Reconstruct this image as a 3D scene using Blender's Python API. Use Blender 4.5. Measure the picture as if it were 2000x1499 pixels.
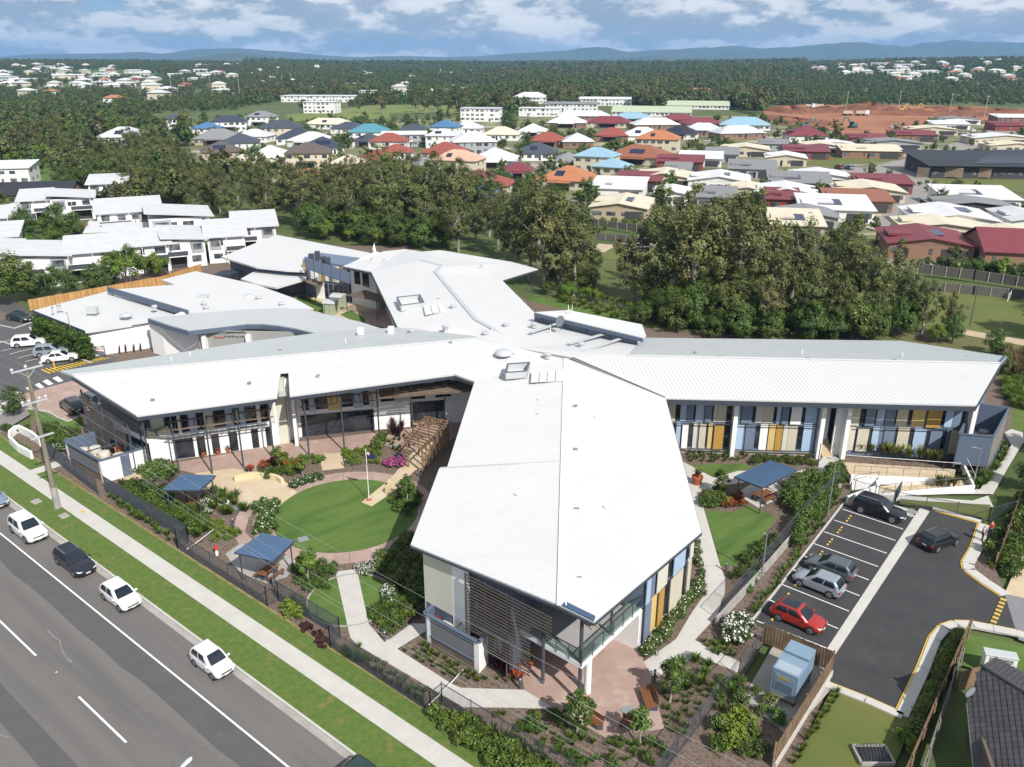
import bpy,bmesh,math,random
from mathutils import Vector,Matrix
R=math.radians
for o in list(bpy.data.objects):bpy.data.objects.remove(o)
scene=bpy.context.scene
COL=scene.collection
# ---------------------------------------------------------------- camera
CAM_H,F_PX,PITCH=40.0,1620.0,math.atan(634/1620.0)
cd=bpy.data.cameras.new('camera');cam=bpy.data.objects.new('camera',cd);COL.objects.link(cam)
cam.location=(0,0,CAM_H);cam.rotation_euler=(math.pi/2-PITCH,0,0)
cd.sensor_fit='HORIZONTAL';cd.sensor_width=36;cd.lens=F_PX/2000*36
cd.clip_start=0.5;cd.clip_end=40000
scene.camera=cam
# ---------------------------------------------------------------- sky + sun
SUN_AZ,SUN_EL=147.0,43.0
w=bpy.data.worlds.new('World');scene.world=w;w.use_nodes=True
def build_sky():
 nt=w.node_tree;N=nt.nodes;L=nt.links;N.clear()
 def nd(t,**k):
  n=N.new(t)
  for a,b in k.items():setattr(n,a,b)
  return n
 def math_(op,a,b=None,clamp=False):
  n=nd('ShaderNodeMath',operation=op,use_clamp=clamp)
  for i,v in enumerate((a,b)):
   if v is None:continue
   if isinstance(v,(int,float)):n.inputs[i].default_value=v
   else:L.new(v,n.inputs[i])
  return n.outputs[0]
 out=nd('ShaderNodeOutputWorld');bg=nd('ShaderNodeBackground')
 sky=nd('ShaderNodeTexSky',sky_type='NISHITA',sun_disc=False)
 sky.sun_elevation=R(SUN_EL);sky.sun_rotation=R(SUN_AZ)
 sky.altitude=0;sky.air_density=1.0;sky.dust_density=0.3;sky.ozone_density=4.0
 tc=nd('ShaderNodeTexCoord')
 sep=nd('ShaderNodeSeparateXYZ');L.new(tc.outputs['Generated'],sep.inputs[0])
 # cumulus field: flattened noise over the whole dome
 mp=nd('ShaderNodeMapping');mp.inputs['Scale'].default_value=(1,1,2.7);mp.inputs['Location'].default_value=(3.1,0.4,1.7)
 L.new(tc.outputs['Generated'],mp.inputs[0])
 def noise(scale,detail,rough,off,dist=0.0):
  m=nd('ShaderNodeMapping');m.inputs['Location'].default_value=off;L.new(mp.outputs[0],m.inputs[0])
  n=nd('ShaderNodeTexNoise');n.inputs['Scale'].default_value=scale;n.inputs['Detail'].default_value=detail
  n.inputs['Roughness'].default_value=rough;n.inputs['Distortion'].default_value=dist
  L.new(m.outputs[0],n.inputs['Vector']);return n.outputs[0]
 def ramp(src,a,b):
  r=nd('ShaderNodeMapRange',interpolation_type='SMOOTHSTEP');L.new(src,r.inputs[0])
  r.inputs[1].default_value=a;r.inputs[2].default_value=b;return r.outputs[0]
 cov=noise(9.5,11,0.6,(0,0,0),0.05)
 cov2=noise(9.5,11,0.6,(0,0,0.04),0.05)
 big=noise(3.2,3,0.5,(5,2,1))
 dens=math_('ADD',cov,math_('MULTIPLY',math_('SUBTRACT',big,0.5),0.35))
 mask=ramp(dens,0.29,0.43)
 top=ramp(math_('SUBTRACT',cov,cov2),-0.055,0.075)
 core=ramp(dens,0.44,0.70)
 bright=math_('ADD',math_('MULTIPLY',top,0.75),math_('MULTIPLY',core,0.35),True)
 cc=nd('ShaderNodeMix',data_type='RGBA');cc.inputs[6].default_value=(0.38,0.48,0.61,1);cc.inputs[7].default_value=(1.05,1.06,1.08,1)
 L.new(bright,cc.inputs[0])
 sk=nd('ShaderNodeMix',data_type='RGBA',blend_type='MULTIPLY');sk.inputs[0].default_value=1
 L.new(sky.outputs[0],sk.inputs[6]);sk.inputs[7].default_value=(0.055,0.072,0.100,1)
 mx=nd('ShaderNodeMix',data_type='RGBA')
 L.new(math_('MULTIPLY',mask,0.92),mx.inputs[0]);L.new(sk.outputs[2],mx.inputs[6]);L.new(cc.outputs[2],mx.inputs[7])
 bg.inputs[1].default_value=0.76
 L.new(mx.outputs[2],bg.inputs[0]);L.new(bg.outputs[0],out.inputs[0])
build_sky()
sd=bpy.data.lights.new('sun','SUN');sun=bpy.data.objects.new('sun',sd);COL.objects.link(sun)
sd.energy=5.0;sd.angle=R(0.5);sd.color=(1.0,0.95,0.88)
a,e=R(SUN_AZ),R(SUN_EL)
sdir=Vector((math.sin(a)*math.cos(e),math.cos(a)*math.cos(e),math.sin(e)))
sun.rotation_euler=sdir.to_track_quat('Z','Y').to_euler();sun.location=(60,-60,120)
vs=scene.view_settings;vs.view_transform='Standard';vs.look='None';vs.exposure=0.25;vs.gamma=1.0;vs.use_curve_mapping=False
scene.render.engine='CYCLES'
cy=scene.cycles;cy.max_bounces=6;cy.diffuse_bounces=3;cy.glossy_bounces=3;cy.transmission_bounces=4;cy.transparent_max_bounces=10;cy.volume_bounces=0
# ---------------------------------------------------------------- plan helpers
CP,SP=math.cos(PITCH),math.sin(PITCH)
def ray(u,v):
 a_=(u-1000.0)/F_PX;d=(v-749.5)/F_PX
 return Vector((a_,CP-d*SP,-SP-d*CP))
def G(u,v,z=0.0):
 """survey point: the spot at height z that the photograph shows at (u, v)"""
 r=ray(u,v);t=(z-CAM_H)/r.z
 return Vector((r.x*t,r.y*t,z))
def Gs(pts,z=0.0):return[G(p[0],p[1],p[2]if len(p)>2 else z)for p in pts]
def W(u,v,p,q):
 """point on the vertical plane through ground points p, q"""
 n=Vector((q[1]-p[1],p[0]-q[0],0));r=ray(u,v);o=Vector((0,0,CAM_H))
 t=(Vector((p[0],p[1],0))-o).dot(n)/r.dot(n)
 return o+r*t
def lerp(a,b,t):return a+(b-a)*t
# ---------------------------------------------------------------- mesh builder
class MB:
 def __init__(s):s.v=[];s.f=[];s.t=[];s.m=[]
 def add(s,vs_,fs,tint=0.5,mi=0):
  o=len(s.v);s.v+=[tuple(x)for x in vs_]
  for f in fs:s.f.append(tuple(i+o for i in f));s.t.append(tint);s.m.append(mi)
  return s
 def box(s,c,size,rz=0.0,tint=0.5,mi=0):
  x,y,z=size[0]/2,size[1]/2,size[2]/2;ca,sa=math.cos(rz),math.sin(rz)
  vs_=[(c[0]+px*ca-py*sa,c[1]+px*sa+py*ca,c[2]+pz)for pz in(-z,z)for px,py in((-x,-y),(x,-y),(x,y),(-x,y))]
  return s.add(vs_,[(3,2,1,0),(4,5,6,7),(0,1,5,4),(1,2,6,5),(2,3,7,6),(3,0,4,7)],tint,mi)
 def beam(s,p,q,wd,ht,up=(0,0,1),mi=0):
  p,q=Vector(p),Vector(q);d=(q-p)
  if d.length<1e-6:return s
  d.normalize();up=Vector(up)
  if abs(d.dot(up))>0.98:up=Vector((1,0,0))
  sx=d.cross(up).normalized();sz=sx.cross(d)
  vs_=[e_+sx*(a_*wd/2)+sz*(b_*ht/2)for e_ in(p,q)for a_,b_ in((-1,-1),(1,-1),(1,1),(-1,1))]
  return s.add(vs_,[(0,1,2,3),(7,6,5,4),(0,4,5,1),(1,5,6,2),(2,6,7,3),(3,7,4,0)],0.5,mi)
 def prism(s,pts,z0,z1,mi=0):
  """pts CCW or CW list; z0/z1 numbers or lists"""
  n=len(pts);a_=0
  for i in range(n):a_+=pts[i][0]*pts[(i+1)%n][1]-pts[(i+1)%n][0]*pts[i][1]
  if a_<0:pts=pts[::-1];z0=z0[::-1]if isinstance(z0,list)else z0;z1=z1[::-1]if isinstance(z1,list)else z1
  Z0=z0 if isinstance(z0,list)else[z0]*n;Z1=z1 if isinstance(z1,list)else[z1]*n
  vs_=[(p[0],p[1],z)for p,z in zip(pts,Z0)]+[(p[0],p[1],z)for p,z in zip(pts,Z1)]
  fs=[tuple(range(n))[::-1],tuple(range(n,2*n))]+[(i,(i+1)%n,n+(i+1)%n,n+i)for i in range(n)]
  return s.add(vs_,fs,0.5,mi)
 def sheet(s,pts,z=None,mi=0):
  P_=[(p[0],p[1],z if z is not None else p[2])for p in pts];n=len(P_)
  a_=sum(P_[i][0]*P_[(i+1)%n][1]-P_[(i+1)%n][0]*P_[i][1]for i in range(n))
  if a_<0:P_=P_[::-1]
  return s.add(P_,[tuple(range(n))],0.5,mi)
 def slab(s,pts,th,mi=0):
  """pts: 3D polygon (top); thickened down by th"""
  n=len(pts);a_=sum(pts[i][0]*pts[(i+1)%n][1]-pts[(i+1)%n][0]*pts[i][1]for i in range(n))
  if a_<0:pts=pts[::-1]
  return s.prism([p for p in pts],[p[2]-th for p in pts],[p[2]for p in pts],mi)
 def tube(s,p,q,r0,r1=None,n=8,caps=True,mi=0):
  r1=r0 if r1 is None else r1;p,q=Vector(p),Vector(q);d=(q-p).normalized()
  up=Vector((0,0,1))if abs(d.z)<0.95 else Vector((1,0,0));x=d.cross(up).normalized();y=x.cross(d)
  vs_=[c+(x*math.cos(2*math.pi*i/n)+y*math.sin(2*math.pi*i/n))*r for c,r in((p,r0),(q,r1))for i in range(n)]
  fs=[(i,(i+1)%n,n+(i+1)%n,n+i)for i in range(n)]
  if caps:fs+=[tuple(range(n))[::-1],tuple(range(n,2*n))]
  return s.add(vs_,[f[::-1]for f in fs],0.5,mi)
 def path(s,pts,rad,n=6,mi=0):
  for i in range(len(pts)-1):
   r0=rad[i]if isinstance(rad,list)else rad;r1=rad[i+1]if isinstance(rad,list)else rad
   s.tube(pts[i],pts[i+1],r0,r1,n,True,mi)
  return s
 def lathe(s,c,prof,n=16,mi=0):
  vs_=[(c[0]+r*math.cos(2*math.pi*i/n),c[1]+r*math.sin(2*math.pi*i/n),c[2]+z)for r,z in prof for i in range(n)]
  m=len(prof);fs=[(j*n+i,j*n+(i+1)%n,(j+1)*n+(i+1)%n,(j+1)*n+i)for j in range(m-1)for i in range(n)]
  fs+=[tuple(range(n))[::-1],tuple((m-1)*n+i for i in range(n))]
  return s.add(vs_,fs,0.5,mi)
 def loft(s,rings,mi=0,caps=True):
  n=len(rings[0]);vs_=[p for r in rings for p in r]
  fs=[(j*n+i,j*n+(i+1)%n,(j+1)*n+(i+1)%n,(j+1)*n+i)for j in range(len(rings)-1)for i in range(n)]
  if caps:fs+=[tuple(range(n))[::-1],tuple((len(rings)-1)*n+i for i in range(n))]
  return s.add(vs_,fs,0.5,mi)
 def mesh(s,name,mat,smooth=False,org=(0,0,0)):
  me=bpy.data.meshes.new(name)
  me.from_pydata([(p[0]-org[0],p[1]-org[1],p[2]-org[2])for p in s.v],[],s.f);me.update()
  for m_ in(mat if isinstance(mat,(list,tuple))else[mat]):me.materials.append(m_)
  if any(s.m):me.polygons.foreach_set('material_index',s.m)
  if any(abs(t-0.5)>1e-6 for t in s.t):
   at=me.attributes.new('tint','FLOAT','FACE');at.data.foreach_set('value',s.t)
  if smooth:me.polygons.foreach_set('use_smooth',[True]*len(s.f))
  return me
 def build(s,name,mat,parent=None,smooth=False,kind=None,label=None,bevel=0):
  org=parent.matrix_world_org if False else(world_loc(parent)if parent else(0,0,0))
  o=bpy.data.objects.new(name,s.mesh(name,mat,smooth,org));COL.objects.link(o);o.parent=parent
  if kind:o['kind']=kind
  if label:o['label']=label
  if bevel:
   b=o.modifiers.new('bevel','BEVEL');b.width=bevel;b.segments=1;b.limit_method='ANGLE'
  return o
def world_loc(o):
 v=Vector((0,0,0))
 while o:v+=o.location;o=o.parent
 return v
def thing(name,label,cat,loc=(0,0,0),rz=0.0,group=None):
 o=bpy.data.objects.new(name,None);COL.objects.link(o);o.empty_display_size=0.2
 o.location=loc;o.rotation_euler=(0,0,rz);o['label']=label;o['category']=cat
 if group:o['group']=group
 return o
def tag(o,label,cat,group=None):
 o['label']=label;o['category']=cat
 if group:o['group']=group
 return o
def struct(mb,name,mat,parent=None):
 o=mb.build(name,mat,parent);
 if not parent:o['kind']='structure'
 return o
def place(name,mesh,parent=None,loc=(0,0,0),rz=0.0,sc=1.0):
 o=bpy.data.objects.new(name,mesh);COL.objects.link(o);o.parent=parent
 o.location=loc;o.rotation_euler=(0,0,rz);o.scale=(sc,)*3 if isinstance(sc,(int,float))else sc
 return o
def copy_tree(o,parent=None):
 c=o.copy();COL.objects.link(c);c.parent=parent
 for ch in list(o.children):copy_tree(ch,c)
 return c
class Stamp:
 """build a thing once, then copy it"""
 def __init__(s,maker):s.maker=maker;s.proto=None;s.used=False
 def put(s,label,loc,rz=0.0,sc=1.0,group=None):
  if s.proto is None:s.proto=s.maker()
  o=s.proto if not s.used else copy_tree(s.proto);s.used=True
  o.location=loc;o.rotation_euler=(0,0,rz);o.scale=(sc,)*3 if isinstance(sc,(int,float))else sc
  o['label']=label
  if group:o['group']=group
  elif 'group' in o:del o['group']
  return o
  # ---------------------------------------------------------------- materials
MATS={}
def mat(name,col,rough=0.7,col2=None,scale=1.0,amt=0.5,detail=4,bump=0.0,bscale=None,metal=0.0,coat=0.0,spec=0.5,col3=None,scale3=0.1,lo3=0.5,hi3=0.7,stretch=None,voro=0.0,vscale=3.0,rnd=0.0,coords='Object'):
 if name in MATS:return MATS[name]
 m=bpy.data.materials.new(name);m.use_nodes=True;nt=m.node_tree;N=nt.nodes;L=nt.links
 b=N['Principled BSDF'];b.inputs['Roughness'].default_value=rough;b.inputs['Metallic'].default_value=metal
 b.inputs['Coat Weight'].default_value=coat;b.inputs['Specular IOR Level'].default_value=spec
 tc=N.new('ShaderNodeTexCoord');vec=tc.outputs['Object']
 if coords=='World':vec=N.new('ShaderNodeNewGeometry').outputs['Position']
 if stretch:
  mp=N.new('ShaderNodeMapping');mp.vector_type='TEXTURE';mp.inputs['Scale'].default_value=tuple(1/x for x in stretch[:3])
  if len(stretch)>3:mp.inputs['Rotation'].default_value=(0,0,stretch[3])
  L.new(vec,mp.inputs[0]);vec=mp.outputs[0]
 cur=None
 def nz(sc,det=detail):
  n=N.new('ShaderNodeTexNoise');n.inputs['Scale'].default_value=sc;n.inputs['Detail'].default_value=det;n.inputs['Roughness'].default_value=0.62
  L.new(vec,n.inputs['Vector']);return n.outputs[0]
 def mixc(fac,A,B):
  x=N.new('ShaderNodeMix');x.data_type='RGBA';L.new(fac,x.inputs[0])
  for i,c in((6,A),(7,B)):
   if isinstance(c,tuple):x.inputs[i].default_value=(*c,1)
   else:L.new(c,x.inputs[i])
  return x.outputs[2]
 def rng(src,a_,b_):
  r=N.new('ShaderNodeMapRange');r.interpolation_type='SMOOTHSTEP';L.new(src,r.inputs[0]);r.inputs[1].default_value=a_;r.inputs[2].default_value=b_;return r.outputs[0]
 cur=col
 if col2:cur=mixc(rng(nz(scale),0.5-0.25/max(amt,.05)*.5,0.5+0.25/max(amt,.05)*.5),col,col2)
 if col3:cur=mixc(rng(nz(scale3,5),lo3,hi3),cur,col3)
 if voro:
  v=N.new('ShaderNodeTexVoronoi');v.inputs['Scale'].default_value=vscale;L.new(vec,v.inputs['Vector'])
  h=N.new('ShaderNodeHueSaturation');
  mr=N.new('ShaderNodeMapRange');L.new(v.outputs['Color'],mr.inputs[0]);mr.inputs[3].default_value=1-voro;mr.inputs[4].default_value=1+voro
  L.new(mr.outputs[0],h.inputs['Value'])
  if isinstance(cur,tuple):h.inputs['Color'].default_value=(*cur,1)
  else:L.new(cur,h.inputs['Color'])
  cur=h.outputs[0]
 if rnd:
  oi=N.new('ShaderNodeObjectInfo');h=N.new('ShaderNodeHueSaturation');mr=N.new('ShaderNodeMapRange')
  L.new(oi.outputs['Random'],mr.inputs[0]);mr.inputs[3].default_value=1-rnd;mr.inputs[4].default_value=1+rnd;L.new(mr.outputs[0],h.inputs['Value'])
  if isinstance(cur,tuple):h.inputs['Color'].default_value=(*cur,1)
  else:L.new(cur,h.inputs['Color'])
  cur=h.outputs[0]
 if isinstance(cur,tuple):b.inputs['Base Color'].default_value=(*cur,1)
 else:L.new(cur,b.inputs['Base Color'])
 if bump:
  bp=N.new('ShaderNodeBump');bp.inputs['Strength'].default_value=bump;bp.inputs['Distance'].default_value=0.05
  L.new(nz(bscale or scale*4,6),bp.inputs['Height']);L.new(bp.outputs[0],b.inputs['Normal'])
 MATS[name]=m;return m
def leafmat(name,dark,light,flower=None,trans=0.25,rnd=0.18):
 """leaf cards: colour from the per-face tint, per-plant variation; tint above 1 = petals"""
 if name in MATS:return MATS[name]
 m=bpy.data.materials.new(name);m.use_nodes=True;nt=m.node_tree;N=nt.nodes;L=nt.links
 N.remove(N['Principled BSDF']);out=N['Material Output']
 at=N.new('ShaderNodeAttribute');at.attribute_name='tint'
 x=N.new('ShaderNodeMix');x.data_type='RGBA';L.new(at.outputs['Fac'],x.inputs[0]);x.inputs[6].default_value=(*dark,1);x.inputs[7].default_value=(*light,1)
 oi=N.new('ShaderNodeObjectInfo');h=N.new('ShaderNodeHueSaturation')
 mr=N.new('ShaderNodeMapRange');L.new(oi.outputs['Random'],mr.inputs[0]);mr.inputs[3].default_value=1-rnd;mr.inputs[4].default_value=1+rnd;L.new(mr.outputs[0],h.inputs['Value'])
 ml=N.new('ShaderNodeMath');ml.operation='MULTIPLY';L.new(oi.outputs['Random'],ml.inputs[0]);ml.inputs[1].default_value=7.31
 fr=N.new('ShaderNodeMath');fr.operation='FRACT';L.new(ml.outputs[0],fr.inputs[0])
 mh=N.new('ShaderNodeMapRange');L.new(fr.outputs[0],mh.inputs[0]);mh.inputs[3].default_value=0.48;mh.inputs[4].default_value=0.515;L.new(mh.outputs[0],h.inputs['Hue'])
 L.new(x.outputs[2],h.inputs['Color']);colr=h.outputs[0]
 if flower:
  gt=N.new('ShaderNodeMath');gt.operation='GREATER_THAN';L.new(at.outputs['Fac'],gt.inputs[0]);gt.inputs[1].default_value=1.5
  y=N.new('ShaderNodeMix');y.data_type='RGBA';L.new(gt.outputs[0],y.inputs[0]);L.new(colr,y.inputs[6]);y.inputs[7].default_value=(*flower,1);colr=y.outputs[2]
 pb=N.new('ShaderNodeBsdfPrincipled');pb.inputs['Roughness'].default_value=0.5;pb.inputs['Specular IOR Level'].default_value=0.35;L.new(colr,pb.inputs['Base Color'])
 tr=N.new('ShaderNodeBsdfTranslucent');L.new(colr,tr.inputs['Color'])
 ms=N.new('ShaderNodeMixShader');ms.inputs[0].default_value=trans;L.new(pb.outputs[0],ms.inputs[1]);L.new(tr.outputs[0],ms.inputs[2]);L.new(ms.outputs[0],out.inputs[0])
 MATS[name]=m;return m
def glassmat(name,tint=(0.75,0.85,0.83),fac=0.55):
 if name in MATS:return MATS[name]
 m=bpy.data.materials.new(name);m.use_nodes=True;nt=m.node_tree;N=nt.nodes;L=nt.links
 N.remove(N['Principled BSDF']);out=N['Material Output']
 t=N.new('ShaderNodeBsdfTransparent');t.inputs[0].default_value=(*tint,1)
 g_=N.new('ShaderNodeBsdfGlossy');g_.inputs['Roughness'].default_value=0.03
 ms=N.new('ShaderNodeMixShader');ms.inputs[0].default_value=0.14;L.new(t.outputs[0],ms.inputs[1]);L.new(g_.outputs[0],ms.inputs[2]);L.new(ms.outputs[0],out.inputs[0])
 MATS[name]=m;return m
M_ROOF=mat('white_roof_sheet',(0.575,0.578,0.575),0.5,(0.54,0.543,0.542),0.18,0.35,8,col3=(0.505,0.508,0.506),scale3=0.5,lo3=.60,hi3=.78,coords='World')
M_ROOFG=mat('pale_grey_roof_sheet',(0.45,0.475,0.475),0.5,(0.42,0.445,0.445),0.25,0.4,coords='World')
M_FASC=mat('dark_grey_fascia',(0.045,0.055,0.072),0.5)
M_STEEL=mat('slate_painted_steel',(0.055,0.065,0.085),0.45)
M_SLATE=mat('slate_blue_cladding',(0.10,0.13,0.185),0.6,(0.085,0.115,0.17),3,0.5)
M_WHITE=mat('white_render',(0.78,0.78,0.77),0.8,(0.72,0.72,0.71),0.6,0.4,bump=0.05,bscale=30)
M_CREAM=mat('cream_render',(0.56,0.55,0.47),0.8,(0.52,0.51,0.43),0.6,0.4)
M_LBLUE=mat('pale_blue_panel',(0.36,0.47,0.62),0.55,(0.33,0.44,0.59),1.5,0.5)
M_GBLUE=mat('grey_blue_panel',(0.145,0.19,0.265),0.55,(0.13,0.17,0.24),1.5,0.5)
M_TAN=mat('tan_panel',(0.52,0.48,0.38),0.6,(0.48,0.445,0.35),1.5,0.5)
M_OCHRE=mat('ochre_mesh_panel',(0.42,0.25,0.055),0.6,(0.36,0.21,0.05),3,0.5)
M_YELLOW=mat('mustard_panel',(0.58,0.43,0.17),0.6,(0.54,0.40,0.155),1.5,0.5)
M_GLASS=mat('dark_window_glass',(0.012,0.016,0.022),0.06,(0.035,0.04,0.05),0.7,0.9,spec=0.6)
M_FRAME=mat('dark_window_frame',(0.03,0.033,0.04),0.5)
M_BROWN=mat('brown_timber',(0.14,0.10,0.075),0.75,(0.19,0.145,0.11),2,0.7,stretch=(1,1,1))
M_CLEAR=glassmat('clear_balustrade_glass')
# ================================================================ SETTING
M_GROUND=mat('rough_grass_ground',(0.085,0.115,0.03),0.95,(0.055,0.085,0.02),0.06,0.9,8,col3=(0.15,0.125,0.06),scale3=0.012,lo3=0.55,hi3=0.72,bump=0.4,bscale=1.5,coords='World')
M_LAWN=mat('mown_lawn',(0.066,0.130,0.019),0.95,(0.102,0.160,0.030),1.6,0.8,12,col3=(0.046,0.095,0.014),scale3=0.4,lo3=0.45,hi3=0.7,bump=0.5,bscale=14,coords='World',stretch=(.35,1.4,1,R(38)))
M_VERGE=mat('verge_grass',(0.066,0.122,0.018),0.95,(0.105,0.150,0.027),2.2,0.9,12,col3=(0.19,0.155,0.05),scale3=0.6,lo3=0.56,hi3=0.74,bump=1.0,bscale=10,coords='World')
M_DRY=mat('dry_lawn',(0.125,0.13,0.032),0.95,(0.085,0.115,0.022),0.12,0.6,10,col3=(0.20,0.165,0.065),scale3=0.05,lo3=0.52,hi3=0.75,bump=0.4,bscale=8,coords='World')
M_MULCH=mat('bark_mulch',(0.115,0.080,0.058),0.95,(0.19,0.145,0.115),6.0,0.9,8,col3=(0.055,0.035,0.025),scale3=3.5,lo3=0.5,hi3=0.7,bump=1.0,bscale=12,coords='World')
M_ASPH=mat('worn_road_asphalt',(0.116,0.111,0.107),0.9,(0.146,0.135,0.126),0.45,0.6,10,col3=(0.086,0.085,0.086),scale3=0.12,lo3=0.5,hi3=0.68,bump=0.25,bscale=25,voro=0.0,coords='World',stretch=(0.10,1.3,1.0,R(-39.1)))
M_ASPHD=mat('dark_asphalt_strip',(0.078,0.078,0.082),0.9,(0.092,0.090,0.091),0.5,0.5,8,bump=0.25,bscale=25,voro=0.1,vscale=18,coords='World')
M_ASPHN=mat('new_car_park_asphalt',(0.034,0.034,0.037),0.85,(0.046,0.045,0.046),0.5,0.6,9,bump=0.3,bscale=25,voro=0.14,vscale=14,col3=(0.062,0.060,0.058),scale3=0.10,lo3=0.55,hi3=0.8,coords='World')
M_ASPHL=mat('grey_car_park_asphalt',(0.075,0.075,0.08),0.9,(0.09,0.088,0.09),0.5,0.6,8,coords='World')
M_CONC=mat('pale_concrete',(0.50,0.485,0.455),0.85,(0.44,0.425,0.395),0.8,0.5,9,bump=0.1,bscale=20,coords='World')
M_CONCW=mat('weathered_concrete',(0.36,0.345,0.315),0.9,(0.28,0.265,0.24),0.9,0.6,10,bump=0.1,bscale=20,coords='World')
M_PINK=mat('pink_exposed_concrete',(0.37,0.265,0.225),0.85,(0.31,0.215,0.18),0.35,0.6,10,col3=(0.43,0.335,0.285),scale3=0.6,lo3=0.5,hi3=0.75,coords='World')
M_SAND=mat('sandy_concrete',(0.52,0.42,0.29),0.85,(0.46,0.365,0.245),0.5,0.6,10,col3=(0.57,0.50,0.40),scale3=0.4,lo3=0.5,hi3=0.75,coords='World')
M_LINE=mat('white_line_paint',(0.74,0.74,0.73),0.7,(0.62,0.62,0.61),3,0.6,8)
M_YLINE=mat('yellow_line_paint',(0.62,0.40,0.03),0.7,(0.52,0.34,0.04),3,0.6,8)
M_DIRT=mat('red_earth',(0.20,0.075,0.034),0.95,(0.135,0.048,0.022),0.08,0.8,10,col3=(0.29,0.125,0.06),scale3=0.06,lo3=0.5,hi3=0.68,bump=1.0,bscale=0.4,coords='World')
M_DIRTP=mat('pale_graded_earth',(0.33,0.145,0.07),0.95,(0.25,0.095,0.042),0.03,0.9,10,col3=(0.19,0.07,0.032),scale3=0.035,lo3=0.55,hi3=0.7,coords='World')
M_STREET=mat('street_paving',(0.27,0.25,0.235),0.9,(0.235,0.22,0.205),0.2,0.5,8,coords='World')
M_GRAVEL=mat('gravel_path',(0.46,0.37,0.26),0.95,(0.40,0.31,0.21),0.6,0.6,8,coords='World')
M_RWALL=mat('grey_retaining_block',(0.125,0.115,0.105),0.9,(0.095,0.088,0.08),1.5,0.6,8,bump=0.3,bscale=5,rnd=0.12)
M_HILL=mat('forested_hill',(0.035,0.055,0.03),0.95,(0.055,0.075,0.04),0.006,0.8,10,bump=0.6,bscale=0.02,coords='World')
def smooth(t):t=max(0.0,min(1.0,t));return t*t*(3-2*t)
def pw(xs,x):
 if x<=xs[0][0]:return xs[0][1]
 for(a_,b_),(c_,d_)in zip(xs,xs[1:]):
  if x<=c_:return b_+(d_-b_)*(x-a_)/(c_-a_)
 return xs[-1][1]
RISE=[(-0.75,27),(-0.45,26),(-0.33,21),(-0.2,13),(0.0,9),(0.18,11),(0.3,17),(0.42,29),(0.55,34),(0.75,34)]
def terr(x,y):
 if y<850:return 0.0
 return pw(RISE,x/y)*smooth((y-850)/1450.0)*(1-0.55*smooth((y-2500)/2500.0))
 # ground sheet: fan-shaped grid from behind the camera out past the hills
mb=MB()
ys=[-400,-60,0,60,150,300,450,550,650,760,880,1000,1150,1300,1500,1700,1950,2200,2500,2900,3400,4000,5000,7000,10000,14000]
gv=[];NX=40
for y in ys:
 for i in range(NX+1):
  hw=500+max(y,0)*1.1
  x=-hw+2*hw*i/NX
  gv.append((x,y,terr(x,y)-0.30))
mb.add(gv,[(j*(NX+1)+i,j*(NX+1)+i+1,(j+1)*(NX+1)+i+1,(j+1)*(NX+1)+i)for j in range(len(ys)-1)for i in range(NX)])
struct(mb,'ground',M_GROUND)
# distant hill ranges (real terrain ridges, several km away)
def hills(name,D,depth,prof,seed,rough,ext=1.5):
 rn=random.Random(seed);ph=[rn.uniform(0,6.28)for _ in range(24)]
 m=MB();nx,ny=220,14;vv=[]
 for j in range(ny+1):
  y=D+depth*(j/ny)
  for i in range(nx+1):
   s_=-ext+2*ext*i/nx;x=s_*0.62*D
   u=1000+x/(D+depth*0.45)*F_PX/CP
   vpx=pw(prof,u if 0<=u<=2000 else(-u if u<0 else 4000-u))
   top=CAM_H+1.12*(115.5-vpx)/F_PX*CP*CP*(D+depth*0.45)
   t=j/ny;bell=math.sin(math.pi*min(1,t/0.9))**1.2 if t<0.45 else math.cos((t-0.45)/0.55*math.pi/2)
   wob=sum(math.sin(x*(0.0025*(k+1))+ph[k]+y*0.0021*(k%5))/(k+1)for k in range(12))
   bell2=math.exp(-((t-0.45-0.06*wob)/0.24)**2)
   vv.append((x,y,max(-5,top*bell2+rough*wob*bell2*(1-bell2))))
 m.add(vv,[(j*(nx+1)+i,j*(nx+1)+i+1,(j+1)*(nx+1)+i+1,(j+1)*(nx+1)+i)for j in range(ny)for i in range(nx)])
 o=m.build(name,M_HILL,smooth=True);o['kind']='structure'
FAR=[(0,113),(60,107),(150,106),(250,105),(285,103),(330,107),(365,103),(420,97),(460,96),(500,99),(560,103),(620,109),(700,112),(790,110),(850,112),(930,111),(1000,106),(1060,103),(1110,100),(1140,96),(1170,94),(1200,100),(1220,103),(1300,99),(1400,94),(1440,92),(1500,97),(1560,93),(1620,88),(1660,86),(1700,92),(1770,93),(1830,84),(1870,82),(1920,85),(2000,86)]
NEAR=[(0,121),(300,120),(400,110),(450,104),(500,107),(600,117),(700,119),(800,121),(950,121),(1040,117),(1150,117),(1250,112),(1275,109),(1310,114),(1400,111),(1500,115),(1600,114),(1800,112),(2000,112)]
hills('hills',8600,3000,FAR,3,26)
hills('hills',5600,1900,NEAR,8,14)
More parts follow.
